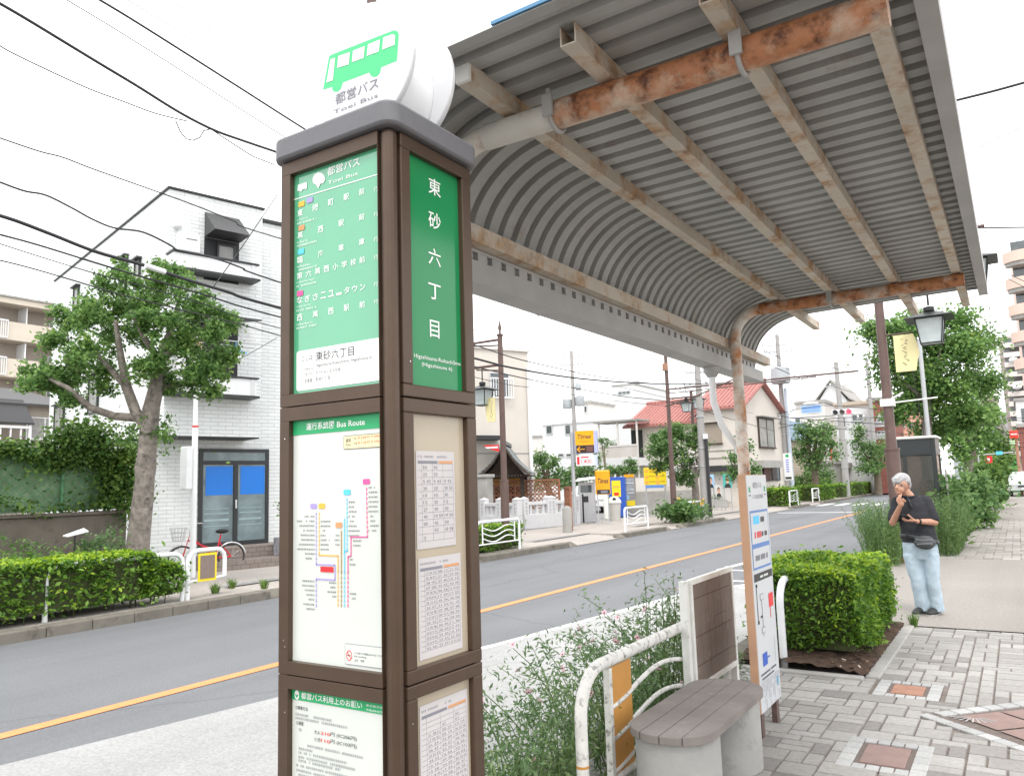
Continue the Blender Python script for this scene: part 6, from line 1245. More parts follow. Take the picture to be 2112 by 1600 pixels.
# election-style posters become plain portraits
def poster(label, px0, py0, px1, py1, bgc, hair=True, seed=0):
    q0 = G((px0+px1)/2, 1052); f_ = Frame((q0.x,q0.y), R(28)); a = f_.front(px0,py1); c = f_.front(px1,py0); t = thing('poster', label, 'poster', (q0.x,q0.y,0), R(28)); w_, h_ = c[0]-a[0], c[1]-a[1]
    MB().bx(a[0],c[0],-.02,.02,a[1],c[1]).build('sheet', plain('poster ground '+label[:6], bgc, .5), t); b = MB(); xm = (a[0]+c[0])/2; b.prism([(xm-w_*.36,a[1]),(xm+w_*.36,a[1]),(xm+w_*.3,a[1]+h_*.2),(xm+w_*.1,a[1]+h_*.3),(xm-w_*.1,a[1]+h_*.3),(xm-w_*.3,a[1]+h_*.2)], -.026, -.0205, 1); b.build('suit', M['dark'], t)
    E_ = lambda cx, cz, rx, rz, y: MB().prism([(cx+rx*math.cos(k*.4), cz+rz*math.sin(k*.4)) for k in range(16)], y-.004, y, 1)
    E_(xm, a[1]+h_*.58, w_*.22, h_*.24, -.022).build('hair', M['black'], t); E_(xm, a[1]+h_*.50, w_*.18, h_*.22, -.0265).build('face', plain('printed skin', (.62,.36,.25), .6), t); b = MB(); b.bar((a[0]+.05,.05,0),(a[0]+.05,.05,c[1]),.05,.05); b.bar((c[0]-.05,.05,0),(c[0]-.05,.05,c[1]),.05,.05); b.build('post', M['steel'], t); return t
poster('portrait poster on a teal ground by the shop front', 1492,975,1508,1006, (.08,.42,.38)); poster('portrait poster on a pale blue ground beside the concrete pole', 1460,978,1472,1006, (.35,.55,.78)); poster('smaller portrait poster in a striped shirt below the others', 1476,1000,1488,1024, (.62,.62,.60))
q = G(1482,1046); t = thing('planter', 'grey planter box with a small round shrub before the shop front', 'planter', (q.x,q.y,0), R(25)); MB().bx(-.5,.5,-.25,.25,0,.45).build('box', M['concrete'], t, bevel=.02); leaves('foliage', crown_pts([((q.x,q.y,.6),(.42,.24,.2))], 30, 16, .08, 4), .08, M['leaf_far'], t, 2)
# ---------------------------------------------------------------- concrete poles, transformers
M['pole_conc'] = mat('concrete pole', (.34,.33,.32), .8, .1, 2, stain=((.26,.25,.24), 2, .6))
def utility(label, base, ztop, r=.15, arms=(), cans=(), m='pole_conc', straps=True):
    t = thing('utility_pole', label, 'utility pole', (base.x,base.y,0), 0, 'utility poles'); MB().tube([(0,0,0),(0,0,ztop)], [r,r*.62], 14).build('shaft', M[m], t, smooth=40)
    for z, L_, a in arms:
        d = Vector((math.cos(a), math.sin(a), 0)); b = MB(); b.bar(-d*L_/2+Vector((0,0,z)), d*L_/2+Vector((0,0,z)), .08, .08); ca = b.build('crossarm', M['steel'], t); b = MB()
        for k in (-.48,-.28,.28,.48): p_ = d*L_*k; b.lathe((p_.x,p_.y,z+.04), [(.04,0),(.07,.05),(.05,.1),(.07,.14),(.03,.2)], 8)
        b.build('insulator', M['white_worn'], ca)
    for z, dx, dy, rr, hh in cans:
        b = MB(); b.lathe((dx,dy,z), [(rr*.9,0),(rr,.05),(rr,hh-.05),(rr*.85,hh)], 14); o = b.build('transformer', mat('transformer grey', (.42,.45,.47), .5, .06, 4), t, smooth=40); MB().bar((0,0,z+hh*.5),(dx,dy,z+hh*.5),.06,.06).build('bracket', M['steel'], o)
    if straps:
        b = MB(); [b.tube([(0,0,z),(0,0,z+.06)], r*1.06-.1*r*z/ztop*2, 12) for z in (2.2,3.0,4.4)]; b.build('strap', M['steel'], t); b = MB(); [b.bar((0,0,z),(.28*(1 if k % 2 else -1),0,z),.02,.02) for k, z in enumerate(np.arange(3,ztop-1,.7))]; b.build('step_bolt', M['steel'], t)
    return t
q = G(1192,1058); q = Vector((q.x,q.y,0)); q = q*1.15; z = lambda py, px=1180: zat(q,px,py); utility('grey concrete pole with two transformers behind the parking sign tower', q, z(724), .17, [(z(736),1.7,.4),(z(752),1.5,.4)], [(z(842),-.42,-.1,.30,z(822)-z(842)),(z(838),.42,.1,.30,z(818)-z(838)),(z(806),.4,0,.2,.5)])
q3 = G(1457,1066); utility('thick concrete pole standing beside the round street tree', q3, zat(q3,1440,735), .20, [(zat(q3,1441,795),1.3,.5),(zat(q3,1441,768),1.1,.5)], [])
b = MB(); t = thing('cable_conduit', 'dark steel conduit strapped along the thick concrete pole', 'conduit', (q3.x+.24,q3.y-.12,0)); MB().bx(-.06,.06,-.06,.06,0,zat(q3,1460,905)).build('channel', M['dark'], t); MB().bx(-.1,.06,-.1,.08,zat(q3,1460,905),zat(q3,1460,895)).build('cap', M['white'], t)
q4 = G(1628,1036); utility('concrete pole with a large drum transformer at the crossing', q4, zat(q4,1604,690), .20, [(zat(q4,1605,712),2.0,.3),(zat(q4,1606,725),1.8,.3)], [(zat(q4,1610,792),.1,-.3,.62,zat(q4,1610,760)-zat(q4,1610,792))])
q5 = G(1637,1036); t = thing('signal_pole', 'pale blue grey pole carrying the road name sign and signal arm', 'traffic pole', (q5.x,q5.y,0)); H5 = zat(q5,1628,800); MB().tube([(0,0,0),(0,0,H5)], [.14,.10], 14).build('shaft', mat('pale blue pole', (.42,.48,.55), .5, .05, 3), t, smooth=40)
zs_ = zat(q5,1640,862); e_ = PY(1720,856,q5.y); b = MB(); b.tube([(0,0,zs_),(e_.x-q5.x,0,e_.z)], .05, 8); b.build('signal_arm', M['steel'], t); b = MB(); lp = PY(1662,833,q5.y); b.tube([(0,0,zat(q5,1632,860)),(.3,0,zat(q5,1635,846)),(lp.x-q5.x,0,lp.z)], .035, 8); b.build('lamp_arm', M['steel'], t); MB().ell((lp.x-q5.x+.3,0,lp.z), (.5,.2,.12), 12, 6).build('lamp_head', M['white_worn'], t, smooth=180)
t = thing('road_name_sign', 'pale blue and white road name plate hung below the signal arm', 'road sign', (q5.x,q5.y,0)); a = PY(1653,853,q5.y-.1); c = PY(1694,834,q5.y-.1); MB().bx(a.x,c.x,a.y-.03,a.y+.03,a.z,c.z).build('plate', plain('pale blue sign', (.38,.55,.80), .5), t, world=True); b = MB(); w_ = c.x-a.x; hh = c.z-a.z
for k in range(9): b.bx(a.x+w_*(.07+.098*k),a.x+w_*(.135+.098*k),a.y-.034,a.y-.0305,a.z+hh*.5,a.z+hh*.82)
for k in range(14): b.bx(a.x+w_*(.08+.06*k),a.x+w_*(.12+.06*k),a.y-.034,a.y-.0305,a.z+hh*.2,a.z+hh*.34)
b.build('print_line', plain('sign blue print', (.10,.25,.60), .5), t, world=True)
t = thing('traffic_signal', 'horizontal traffic signal showing red above the crossing', 'traffic light', (q5.x,q5.y,0)); a = PY(1716,857,q5.y-.2); c = PY(1760,842,q5.y-.2); hh = c.z-a.z; MB().bx(a.x,c.x,a.y-.1,a.y+.15,a.z,c.z).build('housing', M['white'], t, bevel=.08, world=True)
for k, m in enumerate((M['dark'], plain('unlit amber', (.10,.085,.06), .4), plain('lit red', (1.0,.02,.04), .4, 2.5))):
    x = a.x+(c.x-a.x)*(.19+.31*k); rr = hh*.40; b = MB(); b.tube([(x,a.y-.16,(a.z+c.z)/2),(x,a.y-.10,(a.z+c.z)/2)], rr, 18); b.build('lens', m, t, smooth=40, world=True); b = MB(); b.add([(x+rr*1.1*math.cos(R(q_)), yy, (a.z+c.z)/2+rr*1.1*math.sin(R(q_))) for yy in (a.y-.35,a.y-.1) for q_ in range(20,161,20)], [(i,i+1,8+i+1,8+i) for i in range(7)]); b.build('visor', M['white'], t, world=True)
q6 = G(1756,1024); q6 = Vector((q6.x-.3,q6.y,0)); utility('tall pale concrete pole right behind the traffic signal', q6, zat(q6,1742,745), .26, [(zat(q6,1742,757),2.4,.2),(zat(q6,1743,795),2.0,.2)], [])
q7 = G(1812,1018); utility('slim concrete pole beside the red brick corner building', q7, zat(q7,1797,740), .22, [(zat(q7,1799,860),2.2,.2)], [])
q = G(1626,1040); t = thing('clinic_sign', 'narrow vertical white sign with a green mark on the concrete pole', 'sign', (q.x,q.y,0)); a = PY(1619,990,q.y-.35); c = PY(1631,934,q.y-.35); MB().bx(a.x,c.x,a.y-.04,a.y+.04,a.z,c.z).build('plate', M['white'], t, world=True); w_ = c.x-a.x; b = MB()
for k in range(6): b.bx(a.x+w_*.3,a.x+w_*.68,a.y-.044,a.y-.0405,a.z+(c.z-a.z)*(.72-.085*k),a.z+(c.z-a.z)*(.77-.085*k))
b.build('print_line', plain('violet print', (.25,.28,.62), .5), t, world=True); MB().bx(a.x+w_*.3,a.x+w_*.72,a.y-.044,a.y-.0405,a.z+(c.z-a.z)*.85,a.z+(c.z-a.z)*.95).build('green_mark', M['green_ink'], t, world=True); MB().bx(a.x+w_*.1,a.x+w_*.9,a.y-.044,a.y-.0405,a.z+.06,a.z+(c.z-a.z)*.12).build('foot_band', M['dark'], t, world=True)
# ---------------------------------------------------------------- trees, bushes, hedges across the road
b0 = G(1437,1064); d0_ = (Vector((b0.x,b0.y,EYE))-CAMP).dot(_f); s0 = d0_/FPX; Q2 = lambda px, py, dd=0: DEP(px, py, d0_+dd)
cl = [(1370,905,36,30,0),(1400,890,36,24,.3),(1432,905,26,28,0),(1350,930,22,16,-.4),(1395,940,44,34,-.2),(1430,960,28,34,.3),(1405,985,28,22,0),(1362,960,16,18,.2)]
tree('round_tree', 'round street tree with pale flowers beside the thick concrete pole', b0, [(Vector((b0.x,b0.y,0)),9*s0),(Q2(1436,1040),8*s0),(Q2(1434,1000),7*s0),(Q2(1425,960),5*s0)], [[(Q2(1434,1000),5*s0),(Q2(1400,950),3*s0)],[(Q2(1434,1000),5*s0),(Q2(1440,940),3*s0)]], [(tuple(Q2(x,y,dd)),(rx*s0*.9,rx*s0*.8,ry*s0*.9)) for x,y,rx,ry,dd in cl], 60, 16, .14, .15, 'leaf_far', 51)
t = [o for o in bpy.data.objects if o.name == 'round_tree'][0]; g = np.random.default_rng(3); P = np.concatenate([np.array(Q2(x,y,-.9))+g.normal(size=(n,3))*.12 for x,y,n in ((1425,935,26),(1432,942,20),(1398,958,8),(1432,966,16))]); leaves('blossom', P, .10, plain('white blossom', (.72,.66,.66), .6), t, 5, 1.2)
def small_tree(label, px, py, cl, name='street_tree', per=34, sub=13, lf=.22, sp=.24, m='leaf_far', seed=1, rt=8, bark='bark2', ground=None, k=1.0):
    b0 = ground if ground is not None else G(px, py); d_ = (Vector((b0.x,b0.y,EYE))-CAMP).dot(_f); s = d_/FPX; Qf = lambda x, y, dd=0: DEP(x, y, d_+dd); x0, y0 = cl[0][:2]
    return tree(name, label, b0, [(Vector((b0.x,b0.y,0)),rt*s),(Qf(px-2,(py+y0)/2),rt*.8*s),(Qf(x0,y0),rt*.4*s)], [[(Qf(px-2,(py+y0)/2),rt*.5*s),(Qf(*c_[:2]),rt*.2*s)] for c_ in cl[1:4]], [(tuple(Qf(x,y,dd)),(rx*s*.9,rx*s*.75,ry*s*.9)) for x,y,rx,ry,dd in cl], per, sub, sp*k, lf*k, m, seed, None, bark)
small_tree('tree with a tall full crown over the clipped hedge at the crossing', 1683, 1032, [(1682,905,38,40,0),(1660,890,22,26,0),(1700,890,22,26,1),(1705,930,24,34,-1),(1655,935,22,34,.5),(1680,955,30,24,0)], seed=52)
small_tree('tree with a loose crown right of the traffic signal', 1812, 1020, [(1800,940,30,34,0),(1775,920,20,34,0),(1825,930,22,34,1),(1795,965,26,18,-1),(1770,890,12,16,0)], seed=53)
small_tree('dark tree at the crossing behind the red striped pole', 1662, 1024, [(1668,985,26,26,0),(1700,985,20,24,0),(1645,1000,16,20,0)], 'dark_tree', seed=58)
small_tree('bright bushy tree left of the bus shelter post', 1535, 1058, [(1540,930,14,28,0),(1520,975,26,22,0),(1555,975,18,20,0),(1512,950,12,14,0)], 'young_tree', seed=54, rt=4, k=.75)
small_tree('loose green tree behind the brown lattice fence', 1130, 1040, [(1130,960,30,24,0),(1115,945,20,18,0),(1150,985,28,22,0),(1115,990,20,20,0)], 'garden_tree', seed=55, ground=Vector((-24,42,0)), k=.9)
small_tree('dark shrubby tree behind the white hood of the pay machine', 1170, 1050, [(1165,990,30,22,0),(1190,985,22,26,0),(1215,975,20,26,0)], 'garden_tree', seed=56, ground=Vector((-22.5,44,0)), k=.9)
small_tree('dark pruned pine over the vending machines', 1275, 1060, [(1275,970,26,13,0),(1300,955,14,18,0),(1255,972,22,12,0),(1298,970,24,12,0),(1236,945,10,22,0)], 'pine_tree', seed=57, ground=Vector((-18.2,39.5,0)), k=.5, per=60)
small_tree('thin reddish tree between the price sign and veranda', 1252, 1050, [(1240,905,7,18,0),(1246,915,7,12,0)], 'young_tree', seed=62, rt=3, ground=Vector((-21,42.5,0)), k=.4)
small_tree('yellowish garden tree beside the house veranda', 1262, 1050, [(1262,915,12,9,0),(1252,910,8,9,0)], 'garden_tree', seed=59, ground=Vector((-27,54,0)), k=.5)
def bush(label, px, py, w_px, h_px, n=10, lf=.2, m='leaf_far', seed=1, name='bush', group=None, spread=None, ground=None, base=None, per=40):
    b0 = ground if ground is not None else G(px, py); s = sc(b0); r = w_px*s/2; h = h_px*s; t = thing(name, label, 'bush', (b0.x,b0.y,0), 0, group)
    leaves('foliage', crown_pts([((b0.x,b0.y,h*.5),(r*.8,r*.8,h*.42))], per, n, spread or lf*.9, seed), lf, M[m], t, seed); MB().tube([(b0.x,b0.y,0),(b0.x,b0.y,h*.6)], .03, 6).build('stem', M['bark2'], t, world=True); return t
t = bush('leafy lily bed with yellow flowers around the second brown lamp post', 1400, 1078, 74, 44, 40, .20, 'leaf_far', 71, 'lily_bed'); q = G(1438,1072); P = crown_pts([((q.x,q.y,.45),(.9,.7,.35))], 40, 16, .2, 7); leaves('foliage', P, .22, M['leaf_far'], t, 72, 3.5); g = np.random.default_rng(2)
P = np.array([DEP(x, y, (Vector((q.x,q.y,EYE))-CAMP).dot(_f)-.4) for x, y in ((1402,1029),(1393,1034),(1432,1036),(1450,1035),(1447,1037),(1391,1031))]); P = np.repeat(P, 5, 0)+g.normal(size=(30,3))*.05; leaves('lily_flower', P, .13, plain('lily yellow', (.85,.50,.03), .5), t, 3, 1.4)
q = PX(1422,1066,-11.2); t = thing('guard_rail', 'white hoop rail half hidden in the lily bed', 'guard rail', (-11.2,29.9,0), 0, 'white guard rails with wavy bars'); x = -11.2; b = MB(); y0, y1 = PX(1416,1066,x).y, PX(1450,1060,x).y; b.tube([(x,y0,0),(x,y0,.65),(x,y0+.1,.75),(x,y1-.1,.75),(x,y1,.65),(x,y1,0)], .035, 10); b.build('hoop_pipe', M['white'], t, smooth=40, world=True); MB().tube([(x,y0,.3),(x,y1,.3)], .018, 8).build('brace', M['white'], t, world=True)
for lab, xx, a, c in (('white wavy-bar rail at the foot of the drum transformer pole',-11,(1629,1040),(1642,1038)),('white wavy-bar rail left of the crossing hedge end',-11.2,(1676,1030),(1690,1028)),('white wavy-bar rail right of the crossing beside the dark bush',-11.6,(1760,1020),(1768,1018)),('farthest white wavy-bar rail under the loose crowned tree',-11.8,(1790,1012),(1798,1011))):
    y0 = PX(a[0],a[1],xx).y; wave_rail(lab, xx, y0, y0+2.0, .85)
hx_ = G(1665,1032); 
for lab, y0, y1, sd in (('clipped hedge before the crossing, nearest block on the far side', 45.8, 49.0, 81),('clipped hedge block beyond the crossing on the far side', 54.6, 60, 82),('long clipped hedge far along the opposite kerb', 63, 78, 83)):
    hedge('kerb_hedge', lab, -12.6,-11.1,y0,y1,.05,1.0, 3600, sd, .16, 900, amp=.06, group='kerb hedges across the road')
bush('dark round bush at the foot of the tall pale concrete pole', 1755, 1022, 24, 44, 26, .26, 'ivy', 73, ground=Vector((-12.3,62,0)))
q = G(1721,1020); t = thing('striped_pole', 'thin red pole with white bracket arms at the crossing', 'pole', (q.x,q.y,0)); zt = zat(q,1715,925); MB().tube([(0,0,0),(0,0,zt)], .07, 8).build('shaft', M['red'], t); b = MB(); b.tube([(0,0,zt),(0,0,zt+.9)], .03, 6); b.tube([(0,0,zt),(-1.4,0,zt-.05)], .03, 6); b.tube([(-1.4,0,zt-.05),(-1.4,0,zt+.4)], .03, 6); b.tube([(0,0,zt+.9),(-.5,0,zt+.85)], .03, 6); b.build('bracket_arm', M['white'], t)
q = G(1770,1016); t = thing('shop_awning', 'bright pink red awning far across the crossing', 'awning', (q.x,q.y,0)); a = PY(1757,973,q.y); c = PY(1776,956,q.y); x0, x1 = a.x, c.x; b = MB(); b.add([(x0,q.y,c.z-.1),(x1,q.y,c.z-.4),(x1+.3,q.y-1.2,a.z+.1),(x0,q.y-1.2,a.z+.5),(x0,q.y-1.2,a.z),(x1+.3,q.y-1.2,a.z-.4),(x1,q.y,a.z-.4),(x0,q.y,a.z)], [(0,1,2,3),(3,2,5,4),(1,6,5,2),(0,3,4,7)]); b.build('canvas', plain('awning pink red', (.80,.12,.17), .6), t, world=True); MB().tube([(x0,q.y,0),(x0,q.y,c.z)], .04, 6).build('post', M['steel'], t, world=True)
# ---------------------------------------------------------------- buildings far behind
M['brick_red'] = brickmat('red brown wall tile', (.30,.10,.075), (.24,.08,.06), (.15,.07,.06), .5, .2, .02, .7, .2); M['tan'] = mat('tan wall', (.50,.42,.34), .8, .05, .5); M['salmon'] = mat('salmon wall', (.68,.38,.29), .8, .05, .5); M['slate_blue'] = mat('blue roof', (.20,.27,.38), .6, .08, 1)
def block(label, px0, px1, ytop, dist, depth, m, rows=(), name='building', rot=0, roofm='grey_wall', gable_=0, wm=('alu','glass'), cat='building'):
    """a building whose front spans two pixel columns at the given y; rows: windows in pixels"""
    q0 = PY(px0, ytop, dist); f_ = Frame((q0.x,q0.y), rot); x1, _ = f_.front(px1, ytop); zt = f_.front((px0+px1)/2, ytop)[1]; t = thing(name, label, cat, (q0.x,q0.y,0), rot)
    b = MB(); b.bx(0,x1,0,depth,0,zt); b.build('wall', M[m], t)
    if gable_: b = MB(); k = gable_; b.prism([(-.4,zt-.05),(x1/2,zt+k),(x1+.4,zt-.05),(x1+.4,zt+.12),(x1/2,zt+k+.2),(-.4,zt+.12)], -.4, depth+.4, 1); b.build('roof', M[roofm], t); b = MB(); b.prism([(0,zt),(x1,zt),(x1/2,zt+k)], 0, depth, 1); b.build('gable_wall', M[m], t)
    else: MB().bx(-.15,x1+.15,-.15,depth+.15,zt,zt+.3).build('parapet', M[roofm], t)
    for r_ in rows:
        a = f_.front(r_[0],r_[3]); c = f_.front(r_[2],r_[1]); window(t, a[0], c[0], a[1], c[1], 0, wm[0], wm[1], r_[4] if len(r_) > 4 else 2, .12, False, 'x', .1)
    return t, f_, zt, x1
block('white house with a grey gable far behind the road name sign', 1688, 1746, 826, 92, 12, 'white_bld', ((1722,818+12,1732,850),(1727,862,1745,882)), roofm='grey_wall', gable_=2.2)
block('pale building with green glass and an antenna behind the first signal pole', 1640, 1700, 832, 84, 12, 'pale_wall', ((1662,835,1672,850,1),(1674,835,1690,850),(1640,860,1652,880,1),(1608,870,1618,890,1)))
t, f_, zt, x1 = block('white three storey shop building with a tan top floor at the crossing', 1722, 1794, 835, 76, 10, 'white_bld', ((1727,858,1745,883,2),(1757,852,1781,870,2),(1775,890,1786,900,1),(1731,908,1746,940,2)), roofm='tan'); a = f_.front(1722,840); MB().bx(-.05,x1+.05,-.06,-.001,f_.front(1750,840)[1],zt).build('top_band', M['tan'], t); MB().bx(-1.5,x1*.35,-1.6,-.01,f_.front(1735,966)[1],f_.front(1735,955)[1]).build('canopy', M['grey_wall'], t)
t, f_, zt, x1 = block('red brown tiled corner building with balconies', 1791, 1832, 826, 74, 9, 'brick_red', ((1808,862,1826,872,2),(1809,888,1827,900,2),(1812,855,1824,860,1))); [railing(t, f_.front(1806,py)[0], f_.front(1830,py)[0], -.5, f_.front(1810,py)[1], f_.front(1810,py-9)[1], M['alu'], 10, 'balcony_rail', th=.06) for py in (880,905)]
block('salmon walled building behind the dark phone booth', 1848, 1900, 848, 88, 9, 'salmon', ((1856,870,1866,884,1),(1872,870,1882,884,1))); block('pale building with narrow windows beside the second lamp post', 1828, 1852, 838, 86, 9, 'pale_wall', ((1830,842,1834,862,1),(1838,842,1844,862,1)))
block('hazy white block with a rooftop tank far behind the parking sign', 1118, 1262, 872, 72, 15, 'white_bld', ((1127,872+4,1140,896,1),(1166,868+6,1178,897,1),(1152,934,1164,943,1),(1168,934,1180,943,1),(1186,934,1196,943,1)), roofm='white_bld'); block('tall pale stair tower on the hazy white block', 1202, 1216, 832, 74, 6, 'pale_wall', ((1205,836,1212,852,1),), 'stair_tower')
block('very pale distant block above the red roof', 1262, 1308, 795, 150, 20, 'white_bld', ((1275,805,1300,815,3),)); block('low dark house with a blue roof beyond the red roofed house', 1604, 1626, 908, 66, 8, 'tan', ((1610,912,1622,920,1),), 'house', 0, 'slate_blue', 1.6, cat='house')
block('brownish low shop behind the dark bush and clipped hedge', 1640, 1722, 958, 72, 8, 'concrete', ((1650,970,1668,1000,2),(1690,970,1712,1000,2)), 'shop', cat='shop'); block('long low grey wall shop under the loose crowned tree', 1760, 1830, 962, 96, 8, 'grey_wall', ((1770,975,1790,1000,2),), 'shop', cat='shop')
for i, (px0, px1, yt, dist, m, lab) in enumerate(((1560,1600,905,120,'pale_wall','distant pale house beyond the crossing, partly behind poles'),(1000,1118,905,85,'pale_wall','distant pale building behind the garden trees'),)): block(lab, px0, px1, yt, dist, 10, m, (), 'house', cat='house')
small_tree('distant tree mass closing the end of the street', 1850, 1008, [(1845,960,26,36,0),(1868,950,24,40,0),(1830,985,22,22,0),(1900,960,26,40,0)], 'distant_tree', seed=63, ground=Vector((-16,150,0)), k=2.2, per=26)
# ================================================================== near side, right of the shelter
p3 = Vector((-1.98,16.45,0)); r3 = lambda px, py: PY(px, py, p3.y)
H3 = r3(2006,527).z+.8
zl = zat(p3,1917,628)+.30; xl = r3(1917,655).x-p3.x
t = lamp_post('brown lamp post behind the waiting man, with a lantern and a yellow banner', tuple(p3), H3, [(zl+.05,xl+.25,xl,1.12)], (.20,r3(1886,720).x-p3.x,r3(1868,766).z,r3(1866,690).z,None), None, .095, zat(p3,1854,928))
q = r3(1840,830); b = MB(); b.tube([(p3.x,p3.y-.1,q.z-.02),(r3(1935,820).x,p3.y-.1,r3(1935,820).z)], .014, 8); b.tube([(p3.x,p3.y-.1,q.z+.02),(r3(1864,810).x,p3.y-.1,r3(1864,810).z)], .018, 8); b.build('flag_bracket', M['white_worn'], t, world=True)
MB().bx(p3.x-.12,p3.x+.12,p3.y-.12,p3.y+.12,q.z-.07,q.z+.07).build('bracket_band', M['white_worn'], t, world=True); MB().bx(p3.x-.35,p3.x+.35,p3.y-.3,p3.y+.3,0,.07).build('base_plinth', M['terra'], t, world=True)
xu = r3(2006,545).x-p3.x; zu = r3(2006,527).z+.52; b = MB(); b.tube([(p3.x,p3.y,zu),(p3.x+xu+.25,p3.y,zu)], .035, 10); b.tube([(p3.x,p3.y,zu-.3),(p3.x+xu*.7,p3.y,zu-.03)], .022, 8); b.build('arm', M['brown_pole'], t, world=True); lantern(t, (p3.x+xu,p3.y,zu-.03), 1.12)
q = G(1935,1105); q = Vector((q.x,q.y,0)); t = thing('sign_pole', 'slim galvanised pole with a clamp in front of the phone booth', 'pole', tuple(q)); zt = zat(q,1906,698); MB().tube([(0,0,0),(0,0,zt)], .055, 12).build('shaft', M['steel'], t, smooth=40); b = MB(); b.tube([(0,0,zat(q,1917,920)),(0,0,zat(q,1917,920)+.06)], .08, 12); b.bx(-.12,.12,-.02,.02,zat(q,1917,920),zat(q,1917,920)+.05); b.build('clamp', M['steel'], t)
b = MB(); a = Vector((0,0,zt)); b.tube([a, a+Vector((.12,0,.35)), a+Vector((.1,0,.75))], .012, 6); b.tube([Vector((-.25,0,zt+.1)),Vector((-.2,0,zt-1.2)),Vector((-.05,0,zt-3.2))], .008, 5); b.build('loose_wire', M['cable'], t)
# phone booth
q = G(1848,1120); bx0 = PY(1842,1000,19.6).x; bx1 = PY(1937,1000,19.6).x; zt = PY(1890,905,19.6).z; t = thing('phone_booth', 'dark glazed phone booth with a curved pale roof edge behind the bushes', 'phone booth', ((bx0+bx1)/2,20.2,0)); M['booth'] = mat('dark booth metal', (.028,.034,.035), .35, .1, 4); m_, nt_, bb_ = newmat('booth glass'); bb_.inputs['Base Color'].default_value = (.34,.35,.33,1); bb_.inputs['Transmission Weight'].default_value = .85; bb_.inputs['Roughness'].default_value = .03; bb_.inputs['IOR'].default_value = 1.15; M['booth_glass'] = m_
y0, y1 = 19.6, 20.75
b = MB()
for x in (bx0, bx1-.09):
    for y in (y0, y1-.09): b.bx(x,x+.09,y,y+.09,0,zt)
b.build('corner_post', M['booth'], t, world=True, bevel=.01); z9 = PY(1890,938,19.6).z
b = MB(); b.bx(bx0+.09,bx1-.09,y0,y0+.05,z9,zt); b.bx(bx0+.09,bx1-.09,y1-.05,y1,z9,zt); b.bx(bx0,bx0+.05,y0+.09,y1-.09,z9,zt); b.bx(bx1-.05,bx1,y0+.09,y1-.09,z9,zt); b.build('fascia', M['booth'], t, world=True)
MB().bx(bx0-.03,bx1+.05,y0-.04,y1+.04,zt,zt+.06).build('roof', M['white_worn'], t, world=True, bevel=.03)
b = MB(); b.bx(bx0+.09,bx1-.09,y0+.02,y0+.03,.1,z9); b.bx(bx0+.09,bx1-.09,y1-.03,y1-.02,.1,z9); b.bx(bx0+.02,bx0+.03,y0+.09,y1-.09,.1,z9); b.bx(bx1-.03,bx1-.02,y0+.09,y1-.09,.1,z9); b.build('glass_wall', M['booth_glass'], t, world=True)
b = MB(); xm = (bx0+bx1)/2; b.bx(xm-.2,xm-.14,y0+.005,y0+.045,.1,z9); b.bx(bx0+.09,bx1-.09,y0+.005,y0+.045,.05,.16); b.build('door_rail', M['booth'], t, world=True); MB().bx(xm,xm+.35,y1-.45,y1-.1,.9,1.45).build('telephone', M['c_salmon'], t, world=True); MB().bx(xm-.1,bx1-.15,y1-.5,y1-.1,.82,.88).build('shelf', M['steel'], t, world=True); MB().bx(xm-.1,xm+.3,y1-.22,y1-.06,.0,.8).build('back_panel', M['dark'], t, world=True)
t = thing('notice_plate', 'narrow white notice plate on a thin stake beside the phone booth', 'sign', (bx1+.16,19.5,0)); v = PY(1943,945,19.5); MB().bx(-.05,.07,-.01,.01,v.z-.25,v.z+.18).build('plate', M['white'], t); MB().tube([(0,.02,0),(0,.02,v.z+.15)], .02, 8).build('stake', M['grey_wall'], t)
# wispy shrubs and clipped bushes along the kerb
def wispy(label, x0, x1, y0, y1, h, n, seed, lean=.25):
    t = thing('wispy_shrub', label, 'shrub', ((x0+x1)/2,(y0+y1)/2,0)); g = np.random.default_rng(seed); st = MB(); LP = []
    for k in range(n):
        x, y = g.uniform(x0,x1), g.uniform(y0,y1); hh = h*g.uniform(.55,1.05); u = (x-(x0+x1)/2)/(x1-x0)*2; dx, dy = u*lean*g.uniform(.6,1.5)+g.normal()*.09, g.normal()*.2
        P = [(x,y,0),(x+dx*.35,y+dy*.3,hh*.5),(x+dx,y+dy,hh)]; st.tube(P, [.004,.003,.0015], 3, caps=False); P = np.array(P)
        for q_ in np.linspace(.15,1,16): LP.append((P[0]+(P[1]-P[0])*q_*2 if q_ < .5 else P[1]+(P[2]-P[1])*(q_*2-1))[None]+g.normal(size=(3,3))*.02)
    st.build('stems', M['stem'], t, world=True); leaves('foliage', np.concatenate(LP), .062, M['broom'], t, seed, 6, .1, droop=-.9)
wispy('feathery grey green shrub at the kerb before the lamp post', -2.48,-1.9,15.4,17.2,1.1,420,91,.20); wispy('feathery shrub behind the waiting man on the pavement side', -1.62,-1.12,17.5,19.6,1.1,400,92,.2)
rb = [('rounded yellowish bush behind the feathery shrub', -1.35,19.9,.55,1.45,95),('big leafy bush beside the pavement beyond the phone booth', -1.30,26,.8,1.7,96),('broad light green bush at the pavement edge', -1.15,31.5,.9,1.75,97),('dark bush farther along the pavement edge', -1.35,40,1.0,2.2,98),('distant dark bush near the red and white flag', -1.5,52,1.2,2.8,99),('far dark shrub at the end of the planted strip', -1.3,68,1.4,3.0,100)]
for lab, x, y, r, h, sd in rb: bush(lab, 0, 0, 2*r/sc((x,y)), h/sc((x,y)), 16, .085+.004*y, 'leaf_far' if sd < 98 else 'ivy', sd, 'bush', 'bushes along the near kerb', .13+.003*y, Vector((x,y,0)), per=60)
